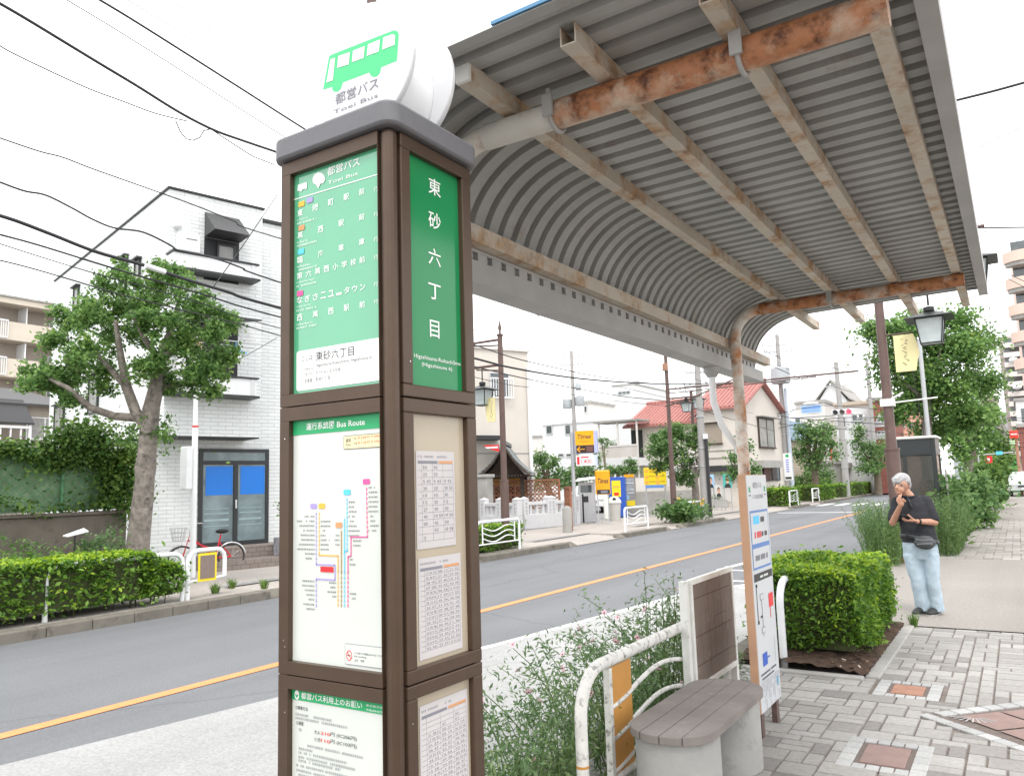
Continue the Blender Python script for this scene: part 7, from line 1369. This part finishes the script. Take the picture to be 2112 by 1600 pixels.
for lab, y0, y1, x0, x1, z1, sd in (('low clipped hedge strip beyond the phone booth', 21.5, 25, -2.3,-1.5,.95, 104),('clipped hedge strip farther along the near kerb', 27.5, 38, -2.3,-1.4,1.1, 105)): hedge('kerb_hedge', lab, x0, x1, y0, y1, .05, z1, 5200, sd, .11, 900, amp=.07)
tuft(G(1885,1292), 70, .17, 'grass', 15, lab='grass tuft growing at the paving edge by the man', w_=.004, spread=.08); tuft(G(1998,1095), 90, .3, 'grass', 16, lab='yellowish grass at the foot of the pavement bushes', spread=.3)
# big trees on the near side
def big_tree(label, x, y, trunk_px, cl, seed, r=.17, per=110, lf=.125, sp=.2, sub=17, m='leaf'):
    b0 = Vector((x,y,0)); d_ = (Vector((x,y,EYE))-CAMP).dot(_f); s = d_/FPX; Qf = lambda px, py, dd=0: DEP(px, py, d_+dd); tp = [Qf(*q_) for q_ in trunk_px]
    return tree('street_tree', label, b0, [(b0, r)]+[(p_, r*(.9-.13*i)) for i, p_ in enumerate(tp)], [[(tp[-1], r*.45),(Qf(*c_[:2]), r*.15)] for c_ in cl[1:7]], [(tuple(Qf(a,c,dd)),(rx*s*.9,rx*s*.8,ry*s*.9)) for a,c,rx,ry,dd in cl], per, sub, sp, lf, m, seed)
big_tree('large full street tree rising behind the phone booth and lantern', -2.25, 25.5, [(1912,940),(1912,880),(1915,830)], [(1915,790,50,44,0),(1850,690,50,36,-.4),(1830,760,36,44,.3),(1945,700,54,40,.3),(1985,740,50,46,-.3),(1890,820,40,44,.5),(1960,820,46,44,-.4),(1910,740,54,44,.6),(2020,700,34,26,.2),(1800,680,22,18,0),(2025,790,36,40,.5),(1860,850,26,26,0),(1990,860,34,30,.2),(1975,660,40,22,.5),(1900,660,40,22,.5),(1930,890,30,30,.4)], 111)
big_tree('second street tree with a dark trunk farther along the near kerb', -2.0, 37, [(1998,960),(2000,900)], [(2005,850,40,36,0),(1975,890,36,36,0),(2025,900,26,34,0),(2040,860,24,26,.5),(1990,930,30,28,-.5),(1955,900,26,30,0)], 112, .2, 45, .2, .26, 12)
big_tree('distant dark street tree before the grey apartment blocks', -1.9, 70, [(2042,960),(2044,930)], [(2045,905,22,26,0),(2060,925,18,24,0),(2030,930,18,20,0)], 113, .25, 30, .36, .45, 9, 'ivy'); big_tree('farthest street tree at the vanishing point of the pavement', -2.2, 110, [(2066,975),(2066,960)], [(2064,945,14,18,0),(2072,955,10,14,0)], 114, .25, 22, .5, .6, 8, 'ivy')
# far end of the street on the right
q = PX(2012,960,-2.6); t = thing('utility_pole', 'pale thick pole with a white sign board beyond the second near tree', 'utility pole', (-2.6,47,0), 0, 'utility poles'); zt = zat((-2.6,47),2008,882); MB().tube([(0,0,0),(0,0,zt)], [.2,.17], 12).build('shaft', mat('pale pole', (.50,.53,.57), .6, .05, 2), t, smooth=40); b = MB(); b.bx(.2,.55,-.05,.05,zt*.58,zt*.86); b.build('sign_plate', M['white'], t); b = MB(); b.bar((-.9,0,zt-.8),(.9,0,zt-.8),.06,.06); b.build('crossarm', M['steel'], t)
t = thing('shop_flag', 'small red and white flag hanging from a rod over the far bushes', 'flag', (-1.9,50,0)); a = PY(2032,955,50); c = PY(2046,940,50); MB().bx(a.x,c.x,49.97,50.03,a.z,c.z).build('cloth', M['red'], t, world=True); MB().bx(a.x+.12,c.x-.12,49.95,49.968,a.z+.12,c.z-.12).build('white_patch', M['white'], t, world=True); b = MB(); b.tube([(a.x-.3,50,c.z+.06),(c.x+1.0,50,c.z+.16)], .03, 6); b.tube([(a.x-.3,50,0),(a.x-.3,50,c.z+.1)], .05, 6); b.build('rod', M['steel'], t, world=True); v = PY(2061,934,50); MB().bx(v.x-.15,v.x+.15,49.96,50.04,v.z-.09,v.z+.09).build('blue_plate', M['c_blue'], t, world=True)
for lab, px, yt, d in (('hanging lantern far down the near pavement', 2043, 885, 45),('tiny lantern farthest down the near pavement', 2048, 845, 46)):
    v = PY(px, yt, d); t = thing('street_lamp', lab, 'street lamp', (v.x-1.0,d,0), 0, 'brown street lamp posts'); b = MB(); b.tube([(v.x-1.0,d,0),(v.x-1.0,d,v.z+.5)], .08, 10); b.tube([(v.x-1.0,d,v.z+.45),(v.x,d,v.z+.45)], .03, 8); b.build('shaft', M['brown_pole'], t, world=True); lantern(t, (v.x,d,v.z+.45), 1.0, .2)
M['tower'] = mat('peach tower tile', (.66,.50,.42), .8, .05, .3); M['tower2'] = mat('grey pink tower tile', (.46,.40,.385), .8, .05, .3); M['tower_band'] = mat('pale balcony band', (.66,.62,.59), .8, .04, .3)
# peach tower with curved corner balconies
yT = 118; X0 = PY(2086,700,yT).x; zT = PY(2100,510,yT).z; t = thing('apartment_tower', 'tall peach apartment tower with rounded corner balconies', 'building', (X0+9,yT,0)); MB().bx(X0+1.0,X0+22,yT,yT+20,0,zT).build('wall', M['tower'], t, world=True)
fl = (PY(2080,690,yT).z-PY(2080,748,yT).z); n = int(zT/3.4)
for k in range(n):
    z0 = zT-1.2-k*3.45
    if z0 < 12: break
    pts = [(X0+1.0, yT-.02)]+[(X0+1.0+2.2*math.cos(R(a_))-1.0, yT-.02+1.5*math.sin(R(a_))) for a_ in range(180, 361, 20)]
    o = MB().prism([(X0+2.3+2.3*math.cos(R(a_)), yT+2.0*math.sin(R(a_))) for a_ in range(180,361,15)], z0-.9, z0+.45).build('balcony', M['tower'], t, world=True); MB().prism([(X0+2.3+2.1*math.cos(R(a_)), yT+1.8*math.sin(R(a_))) for a_ in range(180,361,15)], z0-1.4, z0-.91).build('balcony_shade', M['grey_wall'], o, world=True)
    MB().bx(X0+1.0,X0+4.2,yT-.03,yT-.001,z0+.5,z0+2.0).build('window', M['glass'], t, world=True)
yU = 165; X0 = PY(2057,690,yU).x; zU = PY(2070,694,yU).z; t = thing('apartment_tower', 'grey pink apartment tower with straight balcony bands and dishes', 'building', (X0+6,yU,0)); MB().bx(X0,X0+16,yU,yU+18,0,zU).build('wall', M['tower2'], t, world=True); st_ = (PY(2065,712,yU).z-PY(2065,732,yU).z)*1.0; xa = PY(2066,700,yU).x
for k in range(16):
    z0 = PY(2070,709,yU).z-st_*k*1.0
    if z0 < 4: break
    MB().bx(xa,X0+15,yU-1.2,yU-.01,z0-st_*.5,z0-.02).build('balcony', M['tower_band'], t, world=True); MB().bx(xa+.2,X0+15,yU-.05,yU-.004,z0,z0+st_*.48).build('window', M['glass'], t, world=True)
for px, py in ((2090,742),(2098,798)): v = PY(px, py, yU-1.4); MB().lathe((v.x,yU-1.4,v.z), [(.05,-.5),(.6,-.3),(.72,.0),(.6,.3),(.05,.5)], 14).build('dish', M['white'], t, smooth=180, world=True)
for lab, a, c, yt, d, m in (('grey stepped block far behind the second near tree', 2020,2056,820,140,'tower2'),('lower grey block beside the grey pink tower', 2040,2078,872,190,'grey_wall'),('small white building at the foot of the peach tower', 2094,2130,826,95,'white_bld'),('brown low building by the round red sign', 2100,2140,880,82,'brick_red')):
    t, f_, zt, x1 = block(lab, a, c, yt, d, 12, m)
    for k in range(int(zt/3.2)-1): MB().bx(.4,x1-.3,-.06,-.002,zt-2.2-3.2*k,zt-.8-3.2*k).build('window', M['glass'], t)
t = thing('shop_sign', 'round cornered red sign on a pole far along the pavement', 'sign', (PY(2090,895,62).x,62,0)); a = PY(2083,904,62); c = PY(2099,887,62); MB().bx(a.x,c.x,61.9,62.1,a.z,c.z).build('plate', plain('bright red sign', (.85,.06,.03), .5), t, world=True, bevel=.05); b = MB(); w_ = c.x-a.x; [b.bx(a.x+w_*(.16+.15*k),a.x+w_*(.27+.15*k),61.86,61.895,a.z+(c.z-a.z)*.42,a.z+(c.z-a.z)*.6) for k in range(5)]; b.build('print_line', M['white'], t, world=True); b = MB(); b.tube([(c.x-.15,62.15,0),(c.x-.15,62.15,a.z+.3)], .1, 10); b.build('post', M['terra'], t, world=True); v = PY(2088,912,62); MB().bx(v.x-.15,v.x+.15,61.95,62.05,v.z-.12,v.z+.12).build('small_plate', plain('pale green plate', (.5,.7,.4), .5), t, world=True)
v = PY(2092,955,70); t = thing('stand_sign', 'green triangular stand sign near the parked white car', 'sign', (v.x,70,0)); a = PY(2092,940,70); b = MB(); s_ = .45; b.add([(v.x-s_,69.8,.0),(v.x+s_,69.8,0),(v.x+s_*.2,69.9,a.z-.3),(v.x-s_*.2,69.9,a.z-.3),(v.x-s_,70.2,.0),(v.x+s_,70.2,0),(v.x+s_*.2,70.1,a.z-.3),(v.x-s_*.2,70.1,a.z-.3)], [(0,1,2,3),(7,6,5,4),(0,4,5,1),(1,5,6,2),(2,6,7,3),(3,7,4,0)]); b.build('board', plain('sign green', (.05,.42,.10), .5), t, world=True)
q = G(2091,975); car('small white car parked far down the near pavement', Vector((PY(2092,970,74).x,74,0)), 0, plain('far white car paint', (.72,.73,.74), .25)); car('silver van parked nearer the right edge of the photo', Vector((PY(2111,985,60).x,60,0)), 0, plain('silver car paint', (.45,.48,.47), .25)); t = thing('utility_pole', 'brownish pole between the towers at the right edge', 'utility pole', (PY(2079,930,90).x,90,0), 0, 'utility poles'); MB().tube([(0,0,0),(0,0,PY(2079,850,90).z)], .22, 10).build('shaft', M['pole_conc'], t)
# ================================================================== overhead lines
def cable(label, pts, plane, val, r, loose=(), cat='cable', ext=(True, True), group='overhead cables', far=None):
    P = [hit(plane, val, *p_) for p_ in pts]
    S = []; n = len(P)                                              # smooth curve through the measured points
    for i in range(n-1):
        p0, p1, p2, p3_ = P[max(i-1,0)], P[i], P[i+1], P[min(i+2,n-1)]
        for k in range(6):
            t = k/6; S.append(.5*((2*p1)+(p2-p0)*t+(2*p0-5*p1+4*p2-p3_)*t*t+(3*p1-p0-3*p2+p3_)*t**3))
    S.append(P[-1])
    if ext[0]: S.insert(0, S[0]+(P[0]-P[1]).normalized()*6)
    if ext[1]: e_ = (P[-1]-P[-2]).normalized()*(2.5 if far == 0 else 8); S.append(S[-1]+e_) if far is None or far == 0 else S.append(Vector((S[-1].x, far, S[-1].z-.1)))
    m = P[len(P)//2]; t = thing('overhead_cable', label, cat, tuple(m), 0, group); MB().tube(S, r, 6).build('line', M['cable'], t, smooth=180, world=True)
    if loose: b = MB(); [b.tube([hit(plane, val, *q_) for q_ in L_], r*.45, 5) for L_ in loose]; b.build('loose_tail', M['cable'], t, world=True)
    return t
XC = -10.9
cable('thick bundled cable with a hanging splice, highest of the thick lines at left', [(0,8),(60,43),(200,128),(280,176),(370,232),(440,268),(500,290),(565,312)], 0, XC, .022, [[(362,249),(372,272),(384,287),(398,290),(412,284),(420,270),(436,266)],[(440,270),(470,290),(520,322),(565,340)]], far=52)
cable('straight thick cable leaving the top edge and ending at the pillar cap', [(205,0),(260,33),(340,83),(480,172),(580,236),(640,274)], 0, XC, .018, far=52)
cable('thin cable sagging into the hanging splice of the thick bundle', [(0,95),(30,112),(120,155),(190,186),(250,208),(320,234),(385,250)], 0, XC, .009, (), 'cable', (True, False))
cable('kinked dark cable passing just over the tiled house roof corner', [(0,285),(80,312),(130,325),(190,348),(300,387),(400,423),(480,455),(565,488), (978,600),(1056,628),(1100,645),(1170,690),(1240,722),(1330,752),(1385,768)], 0, XC, .010)
cable('wavy medium cable dipping across the tiled house gable', [(0,376),(50,394),(95,403),(150,430),(190,452),(235,470),(295,479),(350,505),(370,517),(440,532),(500,553),(570,580), (983,713),(1060,738),(1140,757),(1230,776),(1310,787),(1385,792),(1500,790)], 0, XC, .014)
cable('very thick black cable with a white sleeve in front of the tree crown', [(0,445),(40,458),(110,485),(200,520),(300,548),(380,575),(470,602),(570,633), (983,740),(1040,755),(1120,770),(1200,781),(1300,789),(1400,792),(1540,788)], 0, XC, .026)
v0 = PX(300,548,XC+.05); v1 = PX(340,561,XC+.05); t = thing('cable_sleeve', 'short white sleeve clipped on the very thick black cable', 'cable sleeve', tuple(v0)); MB().tube([v0, v1], .042, 10).build('sleeve', M['white'], t, smooth=60, world=True)
cable('medium cable running just below the very thick black cable', [(0,484),(60,500),(120,518),(200,543),(300,573),(420,607),(570,652), (983,757),(1100,784),(1200,803),(1290,818),(1385,830),(1500,862)], 0, XC, .014)
cable('slim cable second from the bottom at the left edge', [(0,503),(100,535),(200,565),(300,592),(430,630),(570,675), (1010,785),(1100,800),(1190,815),(1300,830),(1440,842)], 0, XC, .008)
cable('slim cable lowest of the left lines, entering the tree crown', [(0,537),(60,552),(150,578),(230,602),(330,628),(480,665),(570,690)], 0, XC, .010, far=0)
for lab, pts, r in (('hair thin wire from the top left edge to the pillar cap', [(137,0),(240,62),(380,150),(480,215),(598,290)], .008),('faint thin wire high above the tiled house', [(262,0),(400,85),(540,180),(655,262)], .006),('faint wire crossing the sky left of the round sign', [(353,0),(480,88),(645,202)], .006),('fine wire ending at the round sign upper left', [(440,0),(540,72),(648,158)], .006),('fine wire nearest the round sign top', [(528,0),(590,50),(665,108)], .006),('short fine wire at the top edge by the brown pole', [(646,0),(712,46),(760,80)], .005)):
    cable(lab, pts, 0, XC-.6, r, far=50)
cable('slanting stay wire across the tiled house balcony', [(572,402),(500,508),(440,592)], 0, XC, .008, (), 'cable', (False, False)); cable('thin drop wire from the pillar to the tiled house lower window', [(572,696),(510,732),(490,742)], 0, XC-.5, .006, (), 'cable', (False, False))
cable('faint wire rising from the lamp post to the shelter gutter', [(978,680),(1056,650),(1120,622)], 0, -11.8, .006)


for i, (lab, pts, r) in enumerate((('slim cable fanning right from the second lamp post', [(1395,800),(1500,838),(1610,858),(1720,868),(1830,875)], .022),('slim cable under the first fanning cable', [(1395,825),(1500,850),(1600,872),(1700,882),(1830,892)], .018),('wire from the drum transformer to the right edge trees', [(1610,735),(1700,752),(1800,790)], .015),('second wire from the drum transformer', [(1610,755),(1700,790),(1830,832)], .015),('low wire behind the traffic signal', [(1620,850),(1700,836),(1830,846)], .018),('lowest wire behind the traffic signal', [(1620,880),(1720,862),(1830,862)], .018))): cable(lab, pts, 1, 52, r)
cable('thick cable crossing the street at the upper right edge', [(1930,218),(1990,203),(2050,188),(2112,171)], 1, 15, .022); cable('pair of thin wires at the right edge, upper one', [(1960,332),(2020,305),(2060,285),(2112,262)], 1, 25, .010); cable('pair of thin wires at the right edge, lower one', [(1960,333),(2030,305),(2112,272)], 1, 25, .008)
cable('dark cable with curled tails beside the shelter corner', [(2000,476),(2015,470),(2040,470),(2112,469)], 1, 20, .016, [[(2012,471),(2018,482),(2030,486),(2036,472)],[(2020,470),(2026,479),(2034,478)]]); cable('thin wire from the lantern down to the towers', [(2040,545),(2080,565),(2112,580)], 1, 22, .008); cable('thin wire crossing below the lantern', [(2025,545),(2070,570),(2112,592)], 1, 22, .007)
# ================================================================== the waiting man
P0 = G(1921,1266); ps = thing('person', 'grey haired man in a black polo shirt and pale jeans looking down at his phone', 'person', (P0.x,P0.y,0), math.atan2(P0.y,P0.x)-R(90)); ps.scale = (.97,.97,.97)
def cap_(b, a, c, ra, rc, n=12):                                    # tapered capsule
    a, c = Vector(a), Vector(c); b.tube([a, (a+c)/2, c], [ra, (ra+rc)/2, rc], n); b.ell(a, (ra*.99,)*3, 10, 8); b.ell(c, (rc*.99,)*3, 10, 8)
def loft(b, rings, n=24):                                           # (cx, cy, z, rx, ry)
    vs = [(cx+rx*math.cos(2*math.pi*k/n), cy+ry*math.sin(2*math.pi*k/n), z) for cx, cy, z, rx, ry in rings for k in range(n)]; m = len(rings)
    b.add(vs, [(i*n+j, i*n+(j+1) % n, (i+1)*n+(j+1) % n, (i+1)*n+j) for i in range(m-1) for j in range(n)]+[tuple(range(n-1,-1,-1)), tuple(range((m-1)*n, m*n))])
_tex = bpy.data.textures.new('cloth folds', 'CLOUDS'); _tex.noise_scale = .09
def fuse(b, name, m, vox, smooth=4, fold=0, parent=None):
    """melt overlapping closed shapes into one continuous skin"""
    me = b.mesh('tmp'); o = bpy.data.objects.new('tmp', me); COL.objects.link(o); r = o.modifiers.new('r', 'REMESH'); r.mode = 'VOXEL'; r.voxel_size = vox
    s = o.modifiers.new('s', 'SMOOTH'); s.factor = .5; s.iterations = smooth
    if fold: d = o.modifiers.new('d', 'DISPLACE'); d.texture = _tex; d.strength = fold; d.mid_level = .5
    bpy.context.view_layer.update(); me2 = bpy.data.meshes.new_from_object(o.evaluated_get(bpy.context.evaluated_depsgraph_get())); bpy.data.objects.remove(o); me2.name = name
    return link_mesh(me2, name, m, parent if parent is not None else ps, 180)
M['skin'] = mat('sun tanned skin', (.47,.25,.17), .5, .10, 14, spec=.35); M['shirt'] = mat('black polo cloth', (.022,.023,.028), .85, .25, 12, bmp=.2, bscale=300); M['jeans'] = mat('pale washed denim', (.40,.49,.56), .85, .16, 5, bmp=.3, bscale=200, stain=((.29,.40,.50), 7, .56)); M['shoe'] = mat('black shoe', (.025,.027,.026), .5, .2, 20); M['hair'] = mat('grey hair', (.36,.355,.36), .6, .45, 26, bmp=.5, bscale=60, stain=((.09,.09,.10), 9, .60))
b = MB()
# head, tilted down and turned to his right
b.ell((-.19,-.055,1.555), (.078,.095,.105), 18, 14); b.ell((-.215,-.105,1.485), (.055,.06,.062), 14, 10); b.ell((-.222,-.125,1.445), (.036,.036,.026), 12, 8); b.tube([(-.232,-.155,1.545),(-.247,-.188,1.500),(-.243,-.175,1.488)], [.010,.017,.010], 8); b.ell((-.205,-.142,1.462), (.026,.016,.010), 10, 6)
b.ell((-.112,-.045,1.525), (.013,.026,.034), 10, 8); b.ell((-.262,-.02,1.53), (.013,.026,.034), 10, 8); cap_(b, (-.10,.015,1.36), (-.175,-.03,1.48), .062, .055)
loft(b, [(-.06,0,.80,.15,.10),(-.07,0,1.0,.145,.10),(-.09,.01,1.22,.165,.105),(-.10,.015,1.33,.15,.085),(-.10,.015,1.40,.06,.06)])
for s_, hip, kn, an in ((-1,(-.13,0,.80),(-.115,-.03,.46),(-.085,.03,.09)),(1,(.02,0,.80),(.035,-.02,.46),(.068,.03,.09))): cap_(b, hip, kn, .085, .055); cap_(b, kn, an, .055, .038)
# right arm up to the chin
cap_(b, (-.265,.02,1.335), (-.325,-.08,1.085), .05, .042); cap_(b, (-.325,-.08,1.085), (-.225,-.235,1.285), .043, .026); b.ell((-.212,-.25,1.318), (.036,.022,.042), 12, 8)
for k, (a, m_, e) in enumerate((((-.232,-.26,1.345),(-.232,-.262,1.385),(-.222,-.225,1.418)),((-.214,-.265,1.350),(-.208,-.268,1.395),(-.198,-.225,1.428)),((-.196,-.262,1.345),(-.182,-.270,1.375),(-.172,-.262,1.352)),((-.182,-.255,1.335),(-.165,-.262,1.355),(-.160,-.262,1.335)))):
    r = (.0095,.010,.0095,.0085)[k]; cap_(b, a, m_, r, r*.95, 8); cap_(b, m_, e, r*.95, r*.85, 8)
cap_(b, (-.236,-.235,1.318), (-.252,-.21,1.35), .011, .010, 8); cap_(b, (-.252,-.21,1.35), (-.245,-.185,1.385), .010, .009, 8)
# left arm holding the phone
cap_(b, (.06,.02,1.345), (.125,-.055,1.085), .05, .043); cap_(b, (.125,-.055,1.085), (-.055,-.235,1.105), .044, .027); b.ell((-.105,-.262,1.118), (.046,.036,.020), 12, 8)
for k, (a, m_, e) in enumerate((((-.14,-.285,1.118),(-.175,-.292,1.128),(-.20,-.285,1.150)),((-.145,-.270,1.112),(-.185,-.272,1.118),(-.212,-.266,1.142)),((-.142,-.252,1.108),(-.180,-.248,1.110),(-.208,-.244,1.132)),((-.132,-.238,1.106),(-.165,-.228,1.108),(-.19,-.224,1.126)))):
    r = (.010,.010,.0095,.0085)[k]; cap_(b, a, m_, r, r*.95, 8); cap_(b, m_, e, r*.95, r*.85, 8)
cap_(b, (-.095,-.285,1.13), (-.125,-.30,1.165), .0115, .0105, 8); cap_(b, (-.125,-.30,1.165), (-.148,-.292,1.186), .0105, .0095, 8)
for x in (-.105, .05): b.ell((x,-.02,.045), (.03,.06,.028), 12, 8)
fuse(b, 'body', M['skin'], .0058, 3)
# clothes
b = MB(); loft(b, [(-.05,-.005,.845,.198,.140),(-.055,-.005,.90,.195,.142),(-.06,-.01,1.0,.185,.145),(-.08,.005,1.18,.195,.145),(-.095,.012,1.30,.19,.125),(-.10,.015,1.365,.15,.095),(-.11,.012,1.405,.078,.072)], 32)
cap_(b, (-.25,.02,1.325), (-.312,-.06,1.14), .076, .070); cap_(b, (.05,.02,1.33), (.112,-.04,1.13), .078, .072); b.ell((-.07,-.06,.93), (.16,.10,.09), 16, 10); fuse(b, 'polo_shirt', M['shirt'], .008, 5, .016)
b = MB(); n = 20
for z, k in ((1.40,1.0),(1.43,.92)): pass
ring_ = [(-.115+.077*math.cos(2*math.pi*k/n), .0+.074*math.sin(2*math.pi*k/n), 1.405+.018*math.sin(2*math.pi*k/n)) for k in range(n+1)]; b.tube(ring_, .016, 8, 0, False); b.bar((-.135,-.11,1.385),(-.10,-.145,1.27),.028,.008); b.build('collar', M['shirt'], ps, smooth=60)
b = MB()
for z in (1.345,1.295): b.ell((-.118,-.130-(1.345-z)*.2,z), (.006,.004,.006), 8, 6)
b.build('button', M['inkgrey'], ps)
b = MB(); loft(b, [(-.055,0,.86,.186,.128),(-.052,0,.78,.192,.130),(-.05,0,.70,.190,.122),(-.05,0,.645,.175,.11)], 32)
for hip, kn, an, r in (((-.142,-.005,.70),(-.118,-.03,.42),(-.085,.012,.035),1),((.045,.0,.70),(.045,-.02,.42),(.068,.012,.035),1)):
    b.tube([hip, ((hip[0]*.5+kn[0]*.5), -.015, .56), kn, ((kn[0]+an[0])/2,-.005,.25), an], [.104,.094,.080,.076,.080], 18)
fuse(b, 'jeans', M['jeans'], .009, 5, .015)
for x0, x1 in ((-.155,-.05),(-.005,.10)):
    xm = (x0+x1)/2-.01; o = MB(); o.ell((xm,-.0,.05), (.048,.075,.052), 14, 10); o.tube([(xm+.01,.02,.05),(xm+.01,.02,.15)], [.052,.046], 12); o.tube([(xm+.02,.06,.035),(xm,-.02,.040),(xm-.045,-.13,.034),(xm-.06,-.165,.03)], [.042,.050,.046,.028], 12); o.ell((xm-.055,-.155,.032), (.042,.04,.026), 12, 8)
    w_ = fuse(o, 'shoe', M['shoe'], .007, 3); o = MB(); P = [(xm+.025+.046*math.cos(R(a)), .06+.046*math.sin(R(a))) for a in range(-10,181,19)]+[(xm-.058+.044*math.cos(R(a)), -.155+.044*math.sin(R(a))) for a in range(170,361,19)]; o.prism(P, 0, .018).build('sole', M['concrete'], w_)
b = MB(); b.ell((-.185,-.030,1.592), (.100,.108,.092), 20, 14); b.ell((-.165,.03,1.535), (.085,.075,.085), 16, 12); b.ell((-.218,-.105,1.600), (.080,.052,.052), 14, 10); b.ell((-.235,-.135,1.575), (.050,.028,.030), 12, 8); b.ell((-.255,-.055,1.575), (.035,.055,.05), 12, 8); b.ell((-.115,-.06,1.575), (.032,.05,.05), 12, 8)
fuse(b, 'hair', M['hair'], .007, 3, .007)
b = MB()
for cx, cy in ((-.252,-.135),(-.190,-.158)): b.tube([(cx+.024*math.cos(2*math.pi*k/14), cy-.012*math.cos(2*math.pi*k/14)*.3, 1.532+.018*math.sin(2*math.pi*k/14)) for k in range(15)], .0022, 5)
b.tube([(-.168,-.160,1.535),(-.112,-.07,1.545)], .0022, 5); b.build('glasses', M['chrome'], ps)
for x, y in ((-.248,-.128),(-.190,-.150)): MB().ell((x,y,1.531), (.012,.005,.006), 8, 6).build('eye', M['black'], ps)
b = MB(); b.tube([(-.205+.024*math.cos(R(a)), -.153-.004*math.sin(R(a)), 1.460) for a in range(0,181,30)], .004, 5); b.build('mouth', plain('lip', (.30,.10,.08), .5), ps)
b = MB(); ax = (Vector((-.055,-.235,1.105))-Vector((.125,-.055,1.085))).normalized(); c = Vector((-.038,-.218,1.103)); b.tube([c-ax*.014, c+ax*.014], .031, 16); b.build('wrist_watch', M['black'], ps, smooth=40)
M_ps = WM[ps.name] @ Matrix.Scale(.97, 4)
ph = thing('smartphone', 'small dark phone held in the waiting man\'s left hand', 'phone', tuple(M_ps @ Vector((-.168,-.268,1.155))), ps.rotation_euler.z+R(-25)); b = MB(); b.bx(-.036,.036,-.068,.068,-.004,.004); o = b.build('case', M['black'], ph, bevel=.003); o.rotation_euler = (R(-28), R(16), 0); MB().bx(-.032,.032,-.06,.06,.0042,.0048).build('screen', M['glass'], o)
wb_ = thing('waist_bag', 'grey black waist bag strapped over the waiting man\'s black shirt', 'bag', tuple(M_ps @ Vector((-.03,-.17,.86))), ps.rotation_euler.z); M['bag'] = mat('dark grey nylon', (.055,.06,.062), .55, .3, 12, bmp=.4, bscale=60)
b = MB(); b.ell((.03,-.015,-.01), (.115,.055,.075), 18, 12); b.ell((.035,-.035,-.03), (.09,.045,.055), 16, 10); b.ell((.02,-.02,.045), (.10,.045,.03), 14, 8); fuse(b, 'pouch', M['bag'], .007, 3, .012, wb_)
b = MB(); N_ = 28; R0 = [(-.02+.205*math.cos(2*math.pi*k/N_), .165+.158*math.sin(2*math.pi*k/N_), .02+.05*math.cos(2*math.pi*k/N_+2.6)) for k in range(N_+1)]
b.add([(x,y,z+d) for d in (-.018,.018) for x,y,z in R0], [(k,k+1,N_+1+k+1,N_+1+k) for k in range(N_)]); o = b.build('strap', M['bag'], wb_, smooth=180); sd_ = o.modifiers.new('t','SOLIDIFY'); sd_.thickness = .006
b = MB(); b.tube([(-.06,-.072,.035),(.02,-.088,.03),(.11,-.066,.035)], .004, 6); b.tube([(-.05,-.076,-.02),(.03,-.095,-.012),(.11,-.07,-.015)], .004, 6); b.build('zip', M['inkgrey'], wb_)
